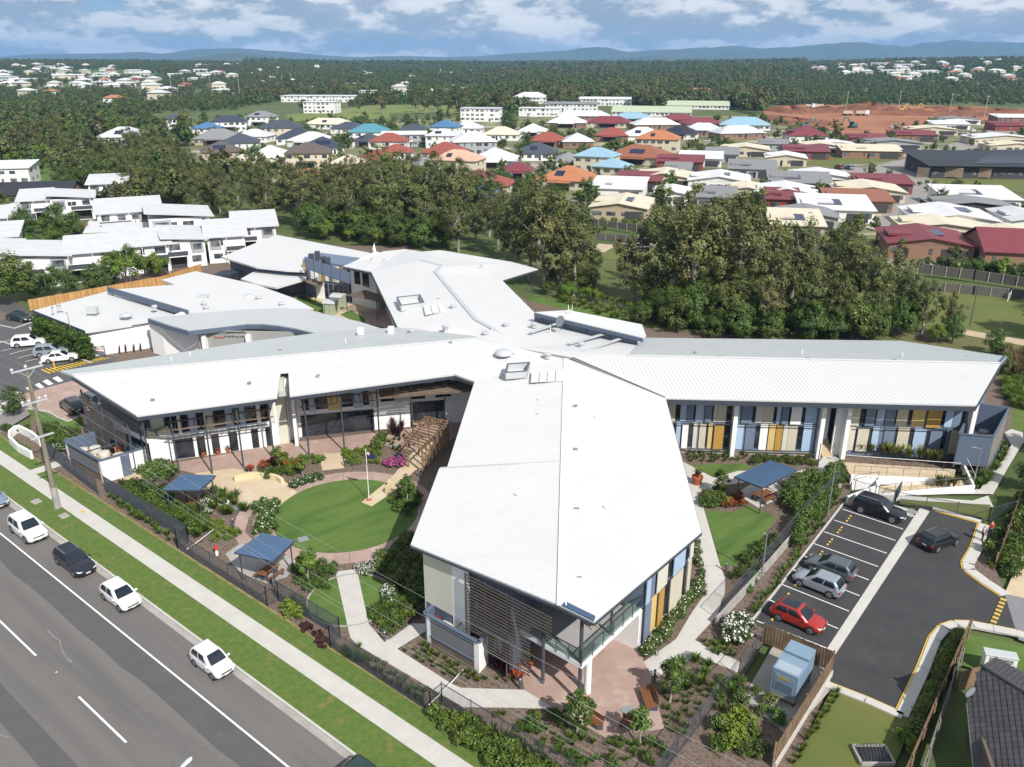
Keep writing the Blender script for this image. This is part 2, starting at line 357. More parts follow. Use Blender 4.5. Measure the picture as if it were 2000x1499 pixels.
# ---- road frame: s along the kerb (towards the camera), n towards the building
K0=G(0,967);K1=G(700,1489);RDIR=(K1-K0).normalized();RN=Vector((-RDIR.y,RDIR.x,0))
def RD(s,n,z=0.0):p=K0+RDIR*s+RN*n;return Vector((p.x,p.y,z))
def strip(m,s0,s1,n0,n1,z):m.sheet([RD(s0,n0),RD(s1,n0),RD(s1,n1),RD(s0,n1)],z);return m
S0,S1=-90,130
road=struct(strip(MB(),S0,S1,-26,-0.25,-0.13),'road',M_ASPH)
m=MB();rn=random.Random(4);top=[];
for i in range(60):s=-60+i*3.0;top.append(RD(s,-4.75+rn.uniform(-.12,.12)))
m.sheet([RD(117,-2.9),RD(-60,-2.9)]+top,-0.126);m.build('resurfaced_strip',M_ASPHD,road)
strip(MB(),-60,120,-12.4,-10.9,-0.126).build('resurfaced_strip',M_ASPHD,road)
strip(MB(),S0,S1,-2.93,-2.80,-0.121).build('edge_line',M_LINE,road)
for k in range(-3,5):strip(MB(),20.9+12.95*k,27.3+12.95*k,-8.17,-8.03,-0.121).build('lane_dash',M_LINE,road)
m=MB();m.lathe(RD(30.2,-7.95,-0.128),[(0.09,0),(0.07,0.018),(0.0,0.02)],10);m.build('road_stud',mat('yellow_stud',(0.6,0.45,0.1),0.4),road)
m=MB();m.lathe(RD(21.0,-12.0,-0.128),[(0.36,0),(0.36,0.012),(0.0,0.013)],20);m.build('manhole_cover',M_CONCW,road)
M_CRACK=mat('pale_scuff',(0.24,0.23,0.22),0.95)
rn=random.Random(12)
for s,n,ln,dr in[(25,-6.3,5,0),(26,-6.9,2.4,1),(36,-6.2,3.4,1),(38.5,-6.0,2.5,1),(30,-10.4,2.4,1),(41,-7,2.4,1),(44,-6.2,2.4,1),(45.5,-10.5,5,0),(31,-12.8,3,0),(48,-12,5,0)]:
 m=MB();p=[(s,n)]
 for k in range(8):p.append((p[-1][0]+(ln/8 if dr==0 else rn.uniform(-.06,.12)),p[-1][1]+(rn.uniform(-.22,.16)if dr==0 else ln/8)))
 for(a1,b1),(a2,b2)in zip(p,p[1:]):
  wv=rn.uniform(0.015,0.05);m.sheet([RD(a1,b1-wv),RD(a2+.02,b2-wv),RD(a2+.02,b2+wv),RD(a1,b1+wv)],-0.122)
 m.build('crack',M_CRACK,road)
 # kerb: gutter pan + kerb stones cast in lengths
kerb=bpy.data.objects.new('kerb',None);COL.objects.link(kerb);kerb['kind']='structure'
for k in range(-26,34):
 s=k*3.0
 m=MB();m.prism([RD(s,-0.25),RD(s+2.985,-0.25),RD(s+2.985,0.20),RD(s,0.20)],-0.2,-0.112);m.build('gutter_slab',M_CONCW,kerb)
 m=MB();m.prism([RD(s,0.20),RD(s+2.985,0.20),RD(s+2.985,0.36),RD(s,0.36)],-0.2,0.02);m.build('kerb_stone',M_CONC,kerb)
m=MB();strip(m,S0,S1,0.36,2.80,0.0);struct(m,'verge',M_VERGE)
m=MB();strip(m,S0,S1,4.10,5.78,0.0);struct(m,'verge',M_VERGE)
m=MB();strip(m,S0,S1,5.62,5.84,0.004);struct(m,'dry_edge',mat('dry_grass_edge',(.26,.20,.09),.95,(.15,.14,.04),1.5,.8,8,coords='World'))
# footpath of cast slabs
fp=bpy.data.objects.new('footpath',None);COL.objects.link(fp);fp['kind']='structure'
for k in range(-20,46):
 s=k*2.0;m=MB();m.prism([RD(s,2.75),RD(s+1.985,2.75),RD(s+1.985,4.16),RD(s,4.16)],-0.12,0.012);m.build('slab',M_CONC,fp)
m=MB();m.prism([RD(-3.2,4.16),RD(-1.8,4.16),RD(-1.8,7.2),RD(-3.2,7.2)],-0.1,0.01);m.build('slab',M_CONC,fp)
# service pit lids in the verge
for(u,v,lb)in[(71,980,'concrete pit lid in the verge left of the power pole'),(125,1008,'concrete pit lid in the verge just below the power pole')]:
 p=G(u,v);m=MB();m.box((p.x,p.y,0.015),(1.0,0.75,0.05),math.atan2(RDIR.y,RDIR.x));tag(m.build('pit_lid',M_CONCW,bevel=0.01),lb,'pit lid','verge pit lids')
p=G(161,1000);m=MB();m.box((p.x,p.y,0.014),(0.55,0.3,0.012),math.atan2(RDIR.y,RDIR.x));tag(m.build('tactile_plate',M_YLINE),'small yellow plate set in the footpath below the pole','plate')
# ---- site ground: mulch beds, then lawns and paving on top
def area(name,px,z,material,th=None):
 m=MB();P_=Gs(px,0)
 if th:m.prism(P_,z-th,z)
 else:m.sheet(P_,z)
 return struct(m,name,material)
m=MB();m.sheet([RD(-18,5.78),RD(75,5.78)]+Gs([(1330,1490),(1445,1330),(1530,1200),(1560,1090),(1650,975),(1700,905),(1960,930),(1985,760),(1960,700),(1260,640),(1040,590),(800,480),(420,480),(60,610),(160,690),(150,790),(60,800),(60,850)]),-0.02)
struct(m,'garden_bed',M_MULCH)
m=MB();m.sheet([RD(70,5.78)]+Gs([(1322,1492),(1440,1330),(1620,1340),(1545,1499),(1500,1600),(1300,1800)]),-0.03);struct(m,'garden_bed',M_MULCH)
LC=G(676,1003);LR=6.75
def arc(c,r,a0,a1,n,z=0):return[Vector((c.x+r*math.cos(R(a0+(a1-a0)*i/n)),c.y+r*math.sin(R(a0+(a1-a0)*i/n)),z))for i in range(n+1)]
m=MB();m.sheet(arc(LC,LR,0,360,72)[:-1],0.025);struct(m,'lawn',M_LAWN)
ring=bpy.data.objects.new('ring_path',None);COL.objects.link(ring);ring['kind']='structure'
for i in range(14):
 a0,a1=i*360/14,(i+1)*360/14-0.25
 if 118<a0<250 and False:continue
 m=MB();m.prism(arc(LC,LR+0.02,a0,a1,6)+arc(LC,LR+1.75,a1,a0,6),-0.1,0.012);m.build('slab',M_PINK,ring)
area('terrace',[(330,907),(545,868),(735,845),(800,838),(905,790),(900,850),(828,885),(735,868),(668,886),(625,893),(535,905),(500,925),(430,937),(345,917)],0.006,M_PINK)
area('terrace',[(230,937),(262,918),(330,940),(305,952)],0.006,M_SAND)
area('plaza',[(380,925),(455,915),(545,930),(580,962),(548,994),(510,985),(478,990),(415,962)],0.016,M_SAND)
area('path',[(622,889),(668,885),(673,915),(630,920)],0.018,M_SAND)
area('path',[(706,982),(726,990),(768,962),(812,918),(836,898),(830,880),(790,905),(760,938)],0.034,M_SAND)
area('path',[(790,925),(835,912),(865,870),(838,855),(800,890)],0.019,M_SAND)
area('path',[(478,985),(508,985),(486,1012),(478,1040),(500,1062),(465,1063),(455,1040),(462,1010)],0.014,M_PINK)
area('path',[(440,1082),(470,1062),(545,1080),(585,1100),(560,1128),(520,1140),(465,1118)],0.0135,M_CONCW)
area('path',[(655,1117),(697,1112),(720,1219),(747,1250),(760,1250),(805,1218),(832,1219),(832,1233),(776,1268),(882,1336),(900,1344),(1024,1348),(1085,1386),(998,1383),(905,1382),(700,1262),(684,1246)],0.0145,M_CONC)
m=MB();c2=G(685,1170);m.sheet(arc(c2,3.35,0,360,48)[:-1],0.004);struct(m,'lawn',M_LAWN)
m=MB()
for q0,q1 in zip(arc(c2,3.42,0,360,48),arc(c2,3.42,0,360,48)[1:]):m.beam((q0.x,q0.y,0.0),(q1.x,q1.y,0.0),0.14,0.06)
struct(m,'lawn_edging',M_CONCW)
area('patio',[(1005,1230),(1024,1348),(1085,1387),(1182,1441),(1298,1424),(1287,1385),(1271,1318),(1259,1294),(1247,1269),(1195,1200)],0.012,M_PINK)
area('path',[(1258,1293),(1277,1279),(1320,1249),(1350,1199),(1372,1167),(1377,1144),(1375,1124),(1352,1045),(1330,900),(1345,908),(1395,934),(1442,920),(1554,922),(1592,912),(1617,882),(1640,897),(1607,932),(1555,940),(1480,940),(1397,950),(1377,968),(1374,992),(1405,1100),(1416,1130),(1416,1158),(1400,1204),(1357,1251),(1447,1294),(1440,1314),(1340,1271),(1322,1290),(1288,1322),(1272,1320)],0.0145,M_CONC)
area('shelter_pad',[(1437,965),(1482,993),(1548,962),(1492,930)],0.02,M_CONC)
area('lawn',[(1347,909),(1448,905),(1470,915),(1395,932)],0.004,M_LAWN)
area('lawn',[(1377,997),(1434,1001),(1462,988),(1490,998),(1517,1013),(1490,1050),(1450,1103),(1408,1107)],0.004,M_LAWN)
area('path',[(1855,965),(1940,965),(1968,915),(2000,862),(1998,845),(1975,838),(1962,845),(1975,870),(1930,930),(1915,955)],-0.01,M_CONC)
area('path',[(1660,965),(1755,955),(1760,968),(1900,978),(1930,968),(1940,990),(1760,975),(1740,985),(1790,998),(1780,1010)],-0.008,M_CONC)
area('lawn',[(1752,976),(1935,986),(1925,1013),(1808,990),(1760,985)],-0.004,M_DRY)
# right-hand car park
cp=area('car_park',[(1648,985),(1790,1010),(1802,990),(1918,1025),(1905,1070),(1885,1100),(1890,1117),(1960,1165),(2300,1240),(2300,1340),(1985,1245),(1900,1225),(1850,1230),(1822,1255),(1800,1310),(1756,1392),(1620,1340),(1612,1278),(1470,1218),(1530,1140)],-0.015,M_ASPHN)
BL=[(1646,995),(1629,1016),(1610,1039),(1590,1062),(1571,1087),(1549,1113),(1525,1141),(1500,1171),(1478,1213)]
BR=[(1764,1034),(1749,1056),(1732,1081),(1715,1107),(1697,1133),(1679,1164),(1658,1194),(1637,1228),(1614,1266)]
for a_,b_ in zip(BL,BR):
 m=MB();m.beam(G(*a_,-0.012),G(*b_,-0.012),0.1,0.008);m.build('bay_line',M_LINE,cp)
for i in range(8):
 a_=G(*BL[i]);b_=G(*BL[i+1]);d_=(G(*BR[i])-a_).normalized();c_=(a_+b_)/2+d_*1.0;e_=(b_-a_).normalized()
 t=thing('wheel_stop',['rubber wheel stop in front of the black off-road car'][0]if i==0 else 'striped wheel stop, %s from the far end of the car park'%['','second','third','fourth','fifth','sixth','seventh','eighth'][i],'wheel stop',c_,0,'car park wheel stops')
 for k in range(6):
  m=MB();m.beam(c_+e_*(-0.8+k*0.27),c_+e_*(-0.8+k*0.27+0.262),0.15,0.1);m.build('stop_block',M_YLINE if k%2 else M_FASC,t)
area('drain_strip',[(1797,992),(1816,999),(1632,1278),(1612,1272)],-0.008,M_CONC)
m=MB();q=[G(1788,1003),G(1618,1268)]
# kerbs of the right car park
def kerbline(px,name='kerb',wd=0.16,h0=-0.1,h1=0.1,material=None,yellow=False):
 P_=Gs(px);m=MB()
 for a_,b_ in zip(P_,P_[1:]):
  d_=(b_-a_).normalized();m.beam(a_-d_*0.02+Vector((0,0,(h0+h1)/2)),b_+d_*0.02+Vector((0,0,(h0+h1)/2)),wd,h1-h0)
 o=m.build(name,material or M_CONC);o['kind']='structure'
 if yellow:
  m=MB()
  for a_,b_ in zip(P_,P_[1:]):
   sd_=Vector((-(b_-a_).y,(b_-a_).x,0)).normalized()*yellow;m.beam(a_+sd_+Vector((0,0,0.0)),b_+sd_+Vector((0,0,0.0)),0.12,0.1)
  m.build('yellow_line',M_YLINE,o)
kerbline([(1648,983),(1590,1058),(1530,1136),(1468,1214)])
kerbline([(1648,983),(1700,992),(1788,1010)])
kerbline([(1822,994),(1915,1020)],wd=0.5,yellow=-0.33)
kerbline([(1922,1026),(1908,1072),(1890,1102),(1893,1114),(1925,1138),(1962,1162)],wd=0.9,yellow=-0.52)
kerbline([(2010,1246),(1985,1238),(1940,1229),(1900,1221),(1868,1220),(1845,1228),(1826,1250),(1804,1308),(1762,1398)],wd=0.75,yellow=-0.45)
kerbline([(1762,1400),(1690,1368),(1615,1339)],wd=0.6,yellow=-0.37)
area('driveway',[(1962,1160),(2300,1230),(2300,1345),(1990,1250)],-0.010,mat('grey_driveway',(0.2,0.2,0.21),0.9,(0.17,0.17,0.18),1,0.5))
bump_=thing('speed_bump','yellow and black rubber speed bump across the car park exit','speed bump',G(1950,1198))
a_,b_=G(1960,1170),G(1935,1228)
for k in range(16):
 p0,p1=a_.lerp(b_,k/16),a_.lerp(b_,(k+0.96)/16);m=MB();m.beam(p0+Vector((0,0,.01)),p1+Vector((0,0,.01)),0.42,0.07);m.build('bump_block',M_YLINE if k%2==0 else M_FASC,bump_,bevel=0.02)
area('lawn',[(1545,1499),(1625,1345),(1690,1372),(1760,1402),(1820,1330),(1700,1600),(1500,1600)],-0.012,M_DRY)
area('lawn',[(1870,1235),(1990,1260),(2300,1340),(2300,1480),(1990,1330),(1860,1295)],-0.012,M_LAWN)
area('garden_bed',[(1918,1030),(1962,1160),(1895,1110),(1905,1075)],0.0,M_MULCH)
area('driveway',[(1962,1160),(2010,1050),(2300,1090),(2300,1230)],-0.006,M_SAND)
# left car park
cl=area('car_park',[(-300,560),(20,585),(62,612),(70,640),(170,692),(235,697),(160,742),(25,776),(-300,860)],-0.015,M_ASPHL)
area('driveway',[(152,741),(25,775),(28,792),(75,800),(105,835),(170,830),(190,745)],-0.01,M_PINK)
area('driveway',[(25,776),(75,800),(-40,870),(-300,960),(-300,860)],-0.011,mat('grey_drive',(0.23,0.215,0.21),0.9,(0.2,0.185,0.18),1,0.5))
for q in[[(102,739),(112,735),(124,744),(115,747)],[(83,745),(92,741),(105,750),(95,753)],[(68,752),(76,748),(87,757),(78,759)],[(50,758),(58,755),(66,762),(58,764)],[(27,765),(35,761),(45,768),(36,771)]]:
 m=MB();m.sheet(Gs(q),-0.005);m.build('crossing_bar',M_LINE,cl)
for q in[((18,692),(96,673)),((34,700),(112,680)),((49,707),(120,688)),((2,686),(80,667)),((-40,680),(55,655))]:
 m=MB();m.beam(G(*q[0],-0.009),G(*q[1],-0.009),0.1,0.008);m.build('bay_line',M_LINE,cl)
hat=MB();hp=[(79,722),(96,730),(132,719),(174,711),(220,697),(168,699)]
m=MB();m.sheet(Gs(hp),-0.009);m.build('no_parking_patch',mat('black_paint',(0.03,0.03,0.03),0.8),cl)
for k in range(15):
 t0=k/15;a_=G(79,722).lerp(G(200,698),t0);b_=G(96,730).lerp(G(222,698),t0);c_=G(79,722).lerp(G(200,698),t0+0.035);d_=G(96,730).lerp(G(222,698),t0+0.035)
 m=MB();m.sheet([a_,b_,d_,c_],-0.004);m.build('hatch_stripe',M_YLINE,cl)
kerbline([(58,640),(74,665),(118,687),(150,699),(178,709)],wd=0.25)
kerbline([(-60,640),(0,636),(28,642),(62,630)],wd=0.2)
kerbline([(-40,672),(4,668),(28,676)],wd=0.2)
area('garden_bed',[(62,640),(175,690),(180,708),(150,698),(118,686),(74,664)],0.0,M_MULCH)
area('garden_bed',[(-200,590),(0,607),(22,618),(0,628),(-200,620)],0.0,M_MULCH)
m=MB();m.prism(Gs([(4,790),(14,773),(24,778),(22,788),(0,812),(-40,830)]),-0.1,0.06);struct(m,'traffic_island',M_CONC)
area('lawn',[(52,800),(90,806),(130,822),(160,815),(166,835),(130,850),(100,855),(75,835)],0.003,M_LAWN)
area('verge',[(-300,800),(0,848),(40,872),(85,905),(60,930),(0,880),(-300,700)],0.002,M_VERGE)
kerbline([(52,799),(94,804),(112,816),(132,824),(160,813)],wd=0.15)
# grass and tracks behind the building
area('creek_bank',[(1040,560),(1100,600),(1260,640),(1400,670),(1700,660),(2000,720),(2300,760),(2300,640),(1980,610),(1800,560),(1500,520),(1200,480),(1000,470)],-0.2,mat('creek_bank_grass',(0.075,0.10,0.02),0.95,(0.105,0.12,0.035),0.1,0.8,10,col3=(0.15,0.12,0.05),scale3=0.04,lo3=0.5,hi3=0.7,bump=0.8,bscale=1.2,coords='World'))
area('lawn',[(1795,560),(2000,578),(2400,620),(2400,720),(2000,668),(1870,645),(1780,630)],-0.15,M_DRY)
area('lawn',[(1160,478),(1290,470),(1290,505),(1245,512),(1180,505)],-0.15,M_DRY)
area('path',[(1155,488),(1170,475),(1205,478),(1180,492)],-0.14,M_GRAVEL)
area('path',[(1215,475),(1265,470),(1300,476),(1255,484),(1245,505),(1228,490),(1232,478)],-0.14,M_CONC)
area('path',[(1870,640),(2000,662),(2400,720),(2400,740),(2000,674),(1868,650)],-0.14,M_GRAVEL)
area('rough_grass',[(1960,700),(2300,760),(2300,960),(1985,840),(1940,850),(1915,800)],-0.1,mat('bright_rough_grass',(0.10,0.14,0.025),0.95,(0.075,0.115,0.018),0.3,0.8,10,bump=0.8,bscale=2,coords='World'))
area('lawn',[(1030,590),(1260,655),(1500,662),(1960,700),(1975,690),(1420,655),(1250,630),(1045,575)],-0.05,M_LAWN)
# patchwork of yards under the suburb and the village
M_YARD=mat('yard_patchwork',(0.10,0.125,0.035),0.95,(0.17,0.155,0.085),0.05,0.7,6,col3=(0.33,0.29,0.24),scale3=0.045,lo3=0.53,hi3=0.60,voro=.35,vscale=.075,coords='World')
area('yards',[(380,325),(560,365),(900,425),(1150,440),(1500,475),(1745,520),(2400,560),(2400,216),(2000,212),(1500,210),(1480,226),(1000,226),(640,240),(360,242)],-0.22,M_YARD)
# village streets, school oval, earthworks
area('street',[(1700,440),(1745,450),(1790,420),(1830,385),(1835,360),(1800,340),(1870,312),(1935,280),(2010,250),(1985,235),(1905,262),(1850,285),(1760,312),(1690,328),(1640,325),(1590,340),(1500,370),(1505,378),(1560,365),(1640,350),(1720,342),(1755,352),(1775,372),(1735,410)],-0.1,M_STREET)
area('lawn',[(1700,340),(1780,338),(2000,352),(2100,370),(2100,385),(1960,372),(1760,352)],-0.12,M_DRY)
area('lawn',[(1560,322),(1640,322),(1760,312),(1720,300),(1640,296)],-0.12,M_DRY)
area('lawn',[(560,238),(760,232),(760,222),(900,222),(900,205),(740,205),(560,225)],-0.1,mat('bright_field',(0.15,0.18,0.04),0.95,(0.12,0.16,0.035),0.02,0.7,coords='World'))
area('lawn',[(500,285),(620,290),(640,300),(560,312),(480,300)],-0.12,M_DRY)
area('lawn',[(10,330),(75,320),(130,345),(130,372),(60,375)],-0.12,M_LAWN)
area('street',[(860,410),(1000,352),(1110,322),(1100,316),(985,345),(840,405)],-0.1,M_STREET)
area('street',[(-300,640),(-50,610),(0,585),(-300,560)],-0.03,M_ASPHL)
area('earthworks',[(1488,226),(1600,240),(1640,266),(1730,264),(1840,236),(1995,238),(2000,214),(1900,208),(1760,205),(1560,205),(1490,212)],-0.1,M_DIRTP)
area('courtyard',[(540,600),(560,560),(620,560),(760,590),(790,640),(700,632),(600,612)],0.0,M_SAND)
area('lawn',[(572,585),(590,578),(640,595),(632,612),(610,607)],0.02,M_LAWN)
area('lawn',[(664,615),(686,606),(712,622),(715,632),(690,628)],0.02,M_LAWN)
area('courtyard',[(704,608),(770,605),(775,645),(715,632)],0.012,M_PINK)
# ================================================================ MAIN BUILDING
class Plane:
 def __init__(s,a_,b_,c_):s.o=Vector(a_);s.n=(Vector(b_)-s.o).cross(Vector(c_)-s.o).normalized()
 def on(s,u,v):
  r=ray(u,v);o=Vector((0,0,CAM_H));return o+r*((s.o-o).dot(s.n)/r.dot(s.n))
HOME=thing('care_home','large white-roofed two-storey care home with radiating wings','building',(0,85,0))
M_LOUV=mat('dark_louvre',(.075,.062,.055),.7,(.10,.085,.075),2,.6)
def clip_ribs(poly,dirv,spacing,wd=0.05,ht=0.035,off=0.0):
 """lines across a (nearly) planar 3D polygon"""
 P_=[Vector(p)for p in poly];c=sum(P_,Vector())/len(P_)
 d2=Vector((dirv[0],dirv[1])).normalized();n2=Vector((-d2.y,d2.x))
 S_=[(p.x*n2.x+p.y*n2.y)for p in P_];lo,hi=min(S_),max(S_);m=MB();k=lo+spacing*0.5+off
 while k<hi:
  hits=[]
  for i in range(len(P_)):
   a_,b_=P_[i],P_[(i+1)%len(P_)];sa,sb=S_[i],S_[(i+1)%len(P_)]
   if(sa-k)*(sb-k)<0:hits.append(a_.lerp(b_,(k-sa)/(sb-sa)))
  hits.sort(key=lambda p:p.x*d2.x+p.y*d2.y)
  for a_,b_ in zip(hits[::2],hits[1::2]):
   if(b_-a_).length>0.1:m.beam(a_+Vector((0,0,ht*.4)),b_+Vector((0,0,ht*.4)),wd,ht)
  k+=spacing
 return m
def roof(name,poly,dirv=None,spacing=0.3,material=None,th=0.22,parent=HOME,ribmat=None):
 m=MB();m.slab(poly,th);o=m.build(name,material or M_ROOF,parent)
 if dirv is not None:
  r=clip_ribs(poly,dirv,spacing,.06,.032)
  if r.f:r.build('roof_rib',ribmat or material or M_ROOF,o,kind='stuff')
 return o
zB,zA,zC,zD=7.5,7.35,7.3,7.4
pBs=Plane(G(267,812,zB),G(887,731,zB),G(500,701,8.7));Bs=lambda pts:[pBs.on(*p)for p in pts]
dB=(G(887,731,zB)-G(267,812,zB));perpB=(-dB.y,dB.x)
R1,R2=pBs.on(140,733),pBs.on(927,662)
roof('roof',Bs([(140,733),(267,812),(541,776),(548,727),(563,726),(566,773),(887,731),(927,662)]),perpB,0.36)
pBn=Plane(R1,R2,G(500,666,7.7));Bn=lambda pts:[pBn.on(*p)for p in pts]
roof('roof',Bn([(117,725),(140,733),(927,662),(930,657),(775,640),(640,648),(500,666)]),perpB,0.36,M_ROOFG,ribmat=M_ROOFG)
pAl=Plane(G(802,1064,zA),G(926,742,zA),G(1100,950,8.25));
A1,A2=pAl.on(1106,700),pAl.on(1097,1184)
dA=A2-A1;perpA=(-dA.y,dA.x)
roof('roof',[pAl.on(*p)for p in[(1106,700),(1035,717),(927,745),(873,914),(858,915),(802,1064),(1097,1184)]],perpA,0.3)
pAr=Plane(A1,A2,G(1370,1039,zA))
roof('roof',[pAr.on(*p)for p in[(1106,700),(1097,1184),(1160,1215),(1370,1039),(1300,778),(1119,699)]],perpA,0.3)
pCs=Plane(G(1299,777,zC),G(1907,791,zC),G(1500,701,8.6));Cs=lambda pts:[pCs.on(*p)for p in pts]
C1,C2=pCs.on(1225,695),pCs.on(1954,710)
dirC=G(1500,782,zC)-G(1440,702,8.6)
roof('roof',Cs([(1119,699),(1300,778),(1907,791),(1954,710),(1225,695)]),dirC,0.42)
pCn=Plane(C1,C2,G(1500,662,7.4))
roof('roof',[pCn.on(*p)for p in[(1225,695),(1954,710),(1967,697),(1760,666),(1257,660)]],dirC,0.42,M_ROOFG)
Dz={'r':8.5,'e':7.4}
def Dp(lst):return[G(u,v,Dz[k])for u,v,k in lst]
roof('roof',Dp([(777,640,'e'),(725,531,'e'),(824,509,'r'),(862,519,'r'),(850,531,'r'),(930,625,'r'),(962,642,'r'),(930,657,'e')]))
roof('roof',Dp([(670,520,'e'),(725,531,'e'),(824,509,'r'),(792,487,'e'),(750,491,'e')]))
roof('roof',Dp([(824,509,'r'),(792,487,'e'),(825,492,'e'),(860,489,'e'),(1000,512,'e'),(1051,526,'e'),(980,547,'e'),(850,531,'r'),(862,519,'r')]))
roof('roof',Dp([(850,531,'r'),(980,547,'e'),(1042,609,'e'),(962,642,'r'),(930,625,'r')]))
# hub where the wings meet: facets fanned round a centre point
hub=[pBs.on(887,731),R2,pBn.on(930,657),G(962,642,8.5),G(1042,609,7.4),pCn.on(1257,660),C1,pCs.on(1119,699),A1,pAl.on(1035,717),pAl.on(927,745)]
hc=G(1010,680,8.45);m=MB()
for i in range(len(hub)):
 a_,b_=hub[i],hub[(i+1)%len(hub)];m.slab([a_,b_,hc],0.2)
o=m.build('roof',M_ROOF,HOME)
for q in[((962,642),(1010,680)),((1110,672),(1225,640)),((1130,690),(1240,652)),((1035,650),(1110,625))]:
 m=MB();m.beam(G(*q[0],8.48),G(*q[1],8.3),0.5,0.08);m.build('ridge_cap',M_ROOFG,o)
 # ridge and valley cappings
def cap(p,q,wd=0.55,material=None,lift=0.05):
 m=MB();m.beam(Vector(p)+Vector((0,0,lift)),Vector(q)+Vector((0,0,lift)),wd,0.06);m.build('ridge_cap',material or M_ROOF,HOME)
cap(A1,A2,0.62,mat('ridge_white',(.68,.70,.73),.45));cap(R1,R2,0.35);cap(C1,C2,0.35);cap(pCs.on(1119,699),pCs.on(1299,777),0.12,M_FASC,0.03)
cap(pAl.on(860,915),pAl.on(1098,902),0.10,M_ROOFG)
for q in[((862,519),(850,531)),((850,531),(930,625)),((930,625),(962,642)),((824,509),(862,519))]:cap(G(*q[0],8.5),G(*q[1],8.5),0.6,M_ROOFG)
# fascias (slate gutters) along the eaves
def fascia(pts,drop=0.34,wd=0.12,material=None):
 for a_,b_ in zip(pts,pts[1:]):
  m=MB();a_,b_=Vector(a_),Vector(b_);dz=Vector((0,0,-0.10-drop/2));m.beam(a_+dz,b_+dz,wd,drop);m.build('fascia',material or M_FASC,HOME)
fascia(Bs([(140,735),(267,814),(541,778)]));fascia(Bs([(567,775),(887,733),(927,747)]))
fascia([pAl.on(927,746),pAl.on(873,916)],0.2);fascia([pAl.on(858,917),pAl.on(802,1065),pAl.on(1097,1186)],0.14);fascia([pAr.on(1097,1186),pAr.on(1160,1216),pAr.on(1370,1040),pAr.on(1301,779)],0.14)
fascia(Cs([(1301,779),(1907,793)]),0.5);fascia([pCs.on(1907,793),pCs.on(1955,712),pCn.on(1967,698)],0.3)
fascia(Dp([(670,521,'e'),(725,532,'e'),(777,641,'e')]),0.3);fascia(Dp([(1051,526,'e'),(980,548,'e'),(1042,610,'e')]),0.25)
m=MB();m.slab([pAr.on(1097,1184)+Vector((0,0,.1)),pAr.on(1160,1215)+Vector((0,0,.1)),pAr.on(1163,1206)+Vector((0,0,.1)),pAr.on(1104,1177)+Vector((0,0,.1))],0.08);m.build('flashing',mat('navy_flashing',(0.05,0.09,0.16),0.4),HOME)
m=MB();m.slab([pCn.on(1954,709)+Vector((0,0,.06)),pCn.on(1966,697)+Vector((0,0,.06)),pCn.on(1959,696)+Vector((0,0,.06)),pCn.on(1948,709)+Vector((0,0,.06))],0.05);m.build('flashing',MATS['navy_flashing'],HOME)
# ---- wall bodies
V=lambda x,y,z=0.0:Vector((x,y,z))
def body(name,pts,z0,z1,material,bevel=0):m=MB();m.prism(pts,z0,z1);return m.build(name,material,HOME)
WB0,WB1,WB2=V(-36.9,79.5),V(-26.2,83.4),V(-24.0,85.6)
WB3,WB4=V(-15.7,87.6),V(-3.4,90.2)
body('wall',[WB0,WB1,WB2,WB3,WB4,V(-3.4,97),V(-14,100.6),V(-31,95.6),V(-46.3,86.0)],-0.1,7.15,M_WHITE)
WA_L0,WA_L1=V(-5.9,52.2),V(-3.2,86.0)
body('wall',[WA_L0,V(-0.6,48.4),V(2.4,51.4),V(7.3,50.9),V(9.3,49.4),V(14.0,55.8),V(14.8,80.5),V(12,90),V(-3.1,90)],-0.1,3.2,M_WHITE)
body('wall',[WA_L0,V(-0.6,48.4),V(2.4,51.4),V(7.3,50.9),V(9.35,49.5),V(13.9,55.8),V(14.7,80.5),V(12,90),V(-3.0,90)],3.2,7.05,M_GBLUE)
WC0,WC1,WC2,WC3=V(14.9,81.9),V(33.2,80.8),V(36.2,80.7),V(48.2,79.9)
body('wall',[WC0,WC1,V(33.3,84.5),V(36.1,84.5),WC2,WC3,V(56.2,91.2),V(48,96.5),V(12,98)],-0.1,6.95,M_GBLUE)
body('wall',[V(-3.6,88),V(14,88),V(14,99),V(2,110),V(-13,101),V(-4,97)],-0.1,7.2,M_WHITE)
body('wall',Gs([(775,655),(762,622),(732,560),(735,545)])+[V(-24,146),V(-14,148),V(-2,138),V(-2.5,128.5),V(1.5,111)],-0.1,7.1,M_WHITE)
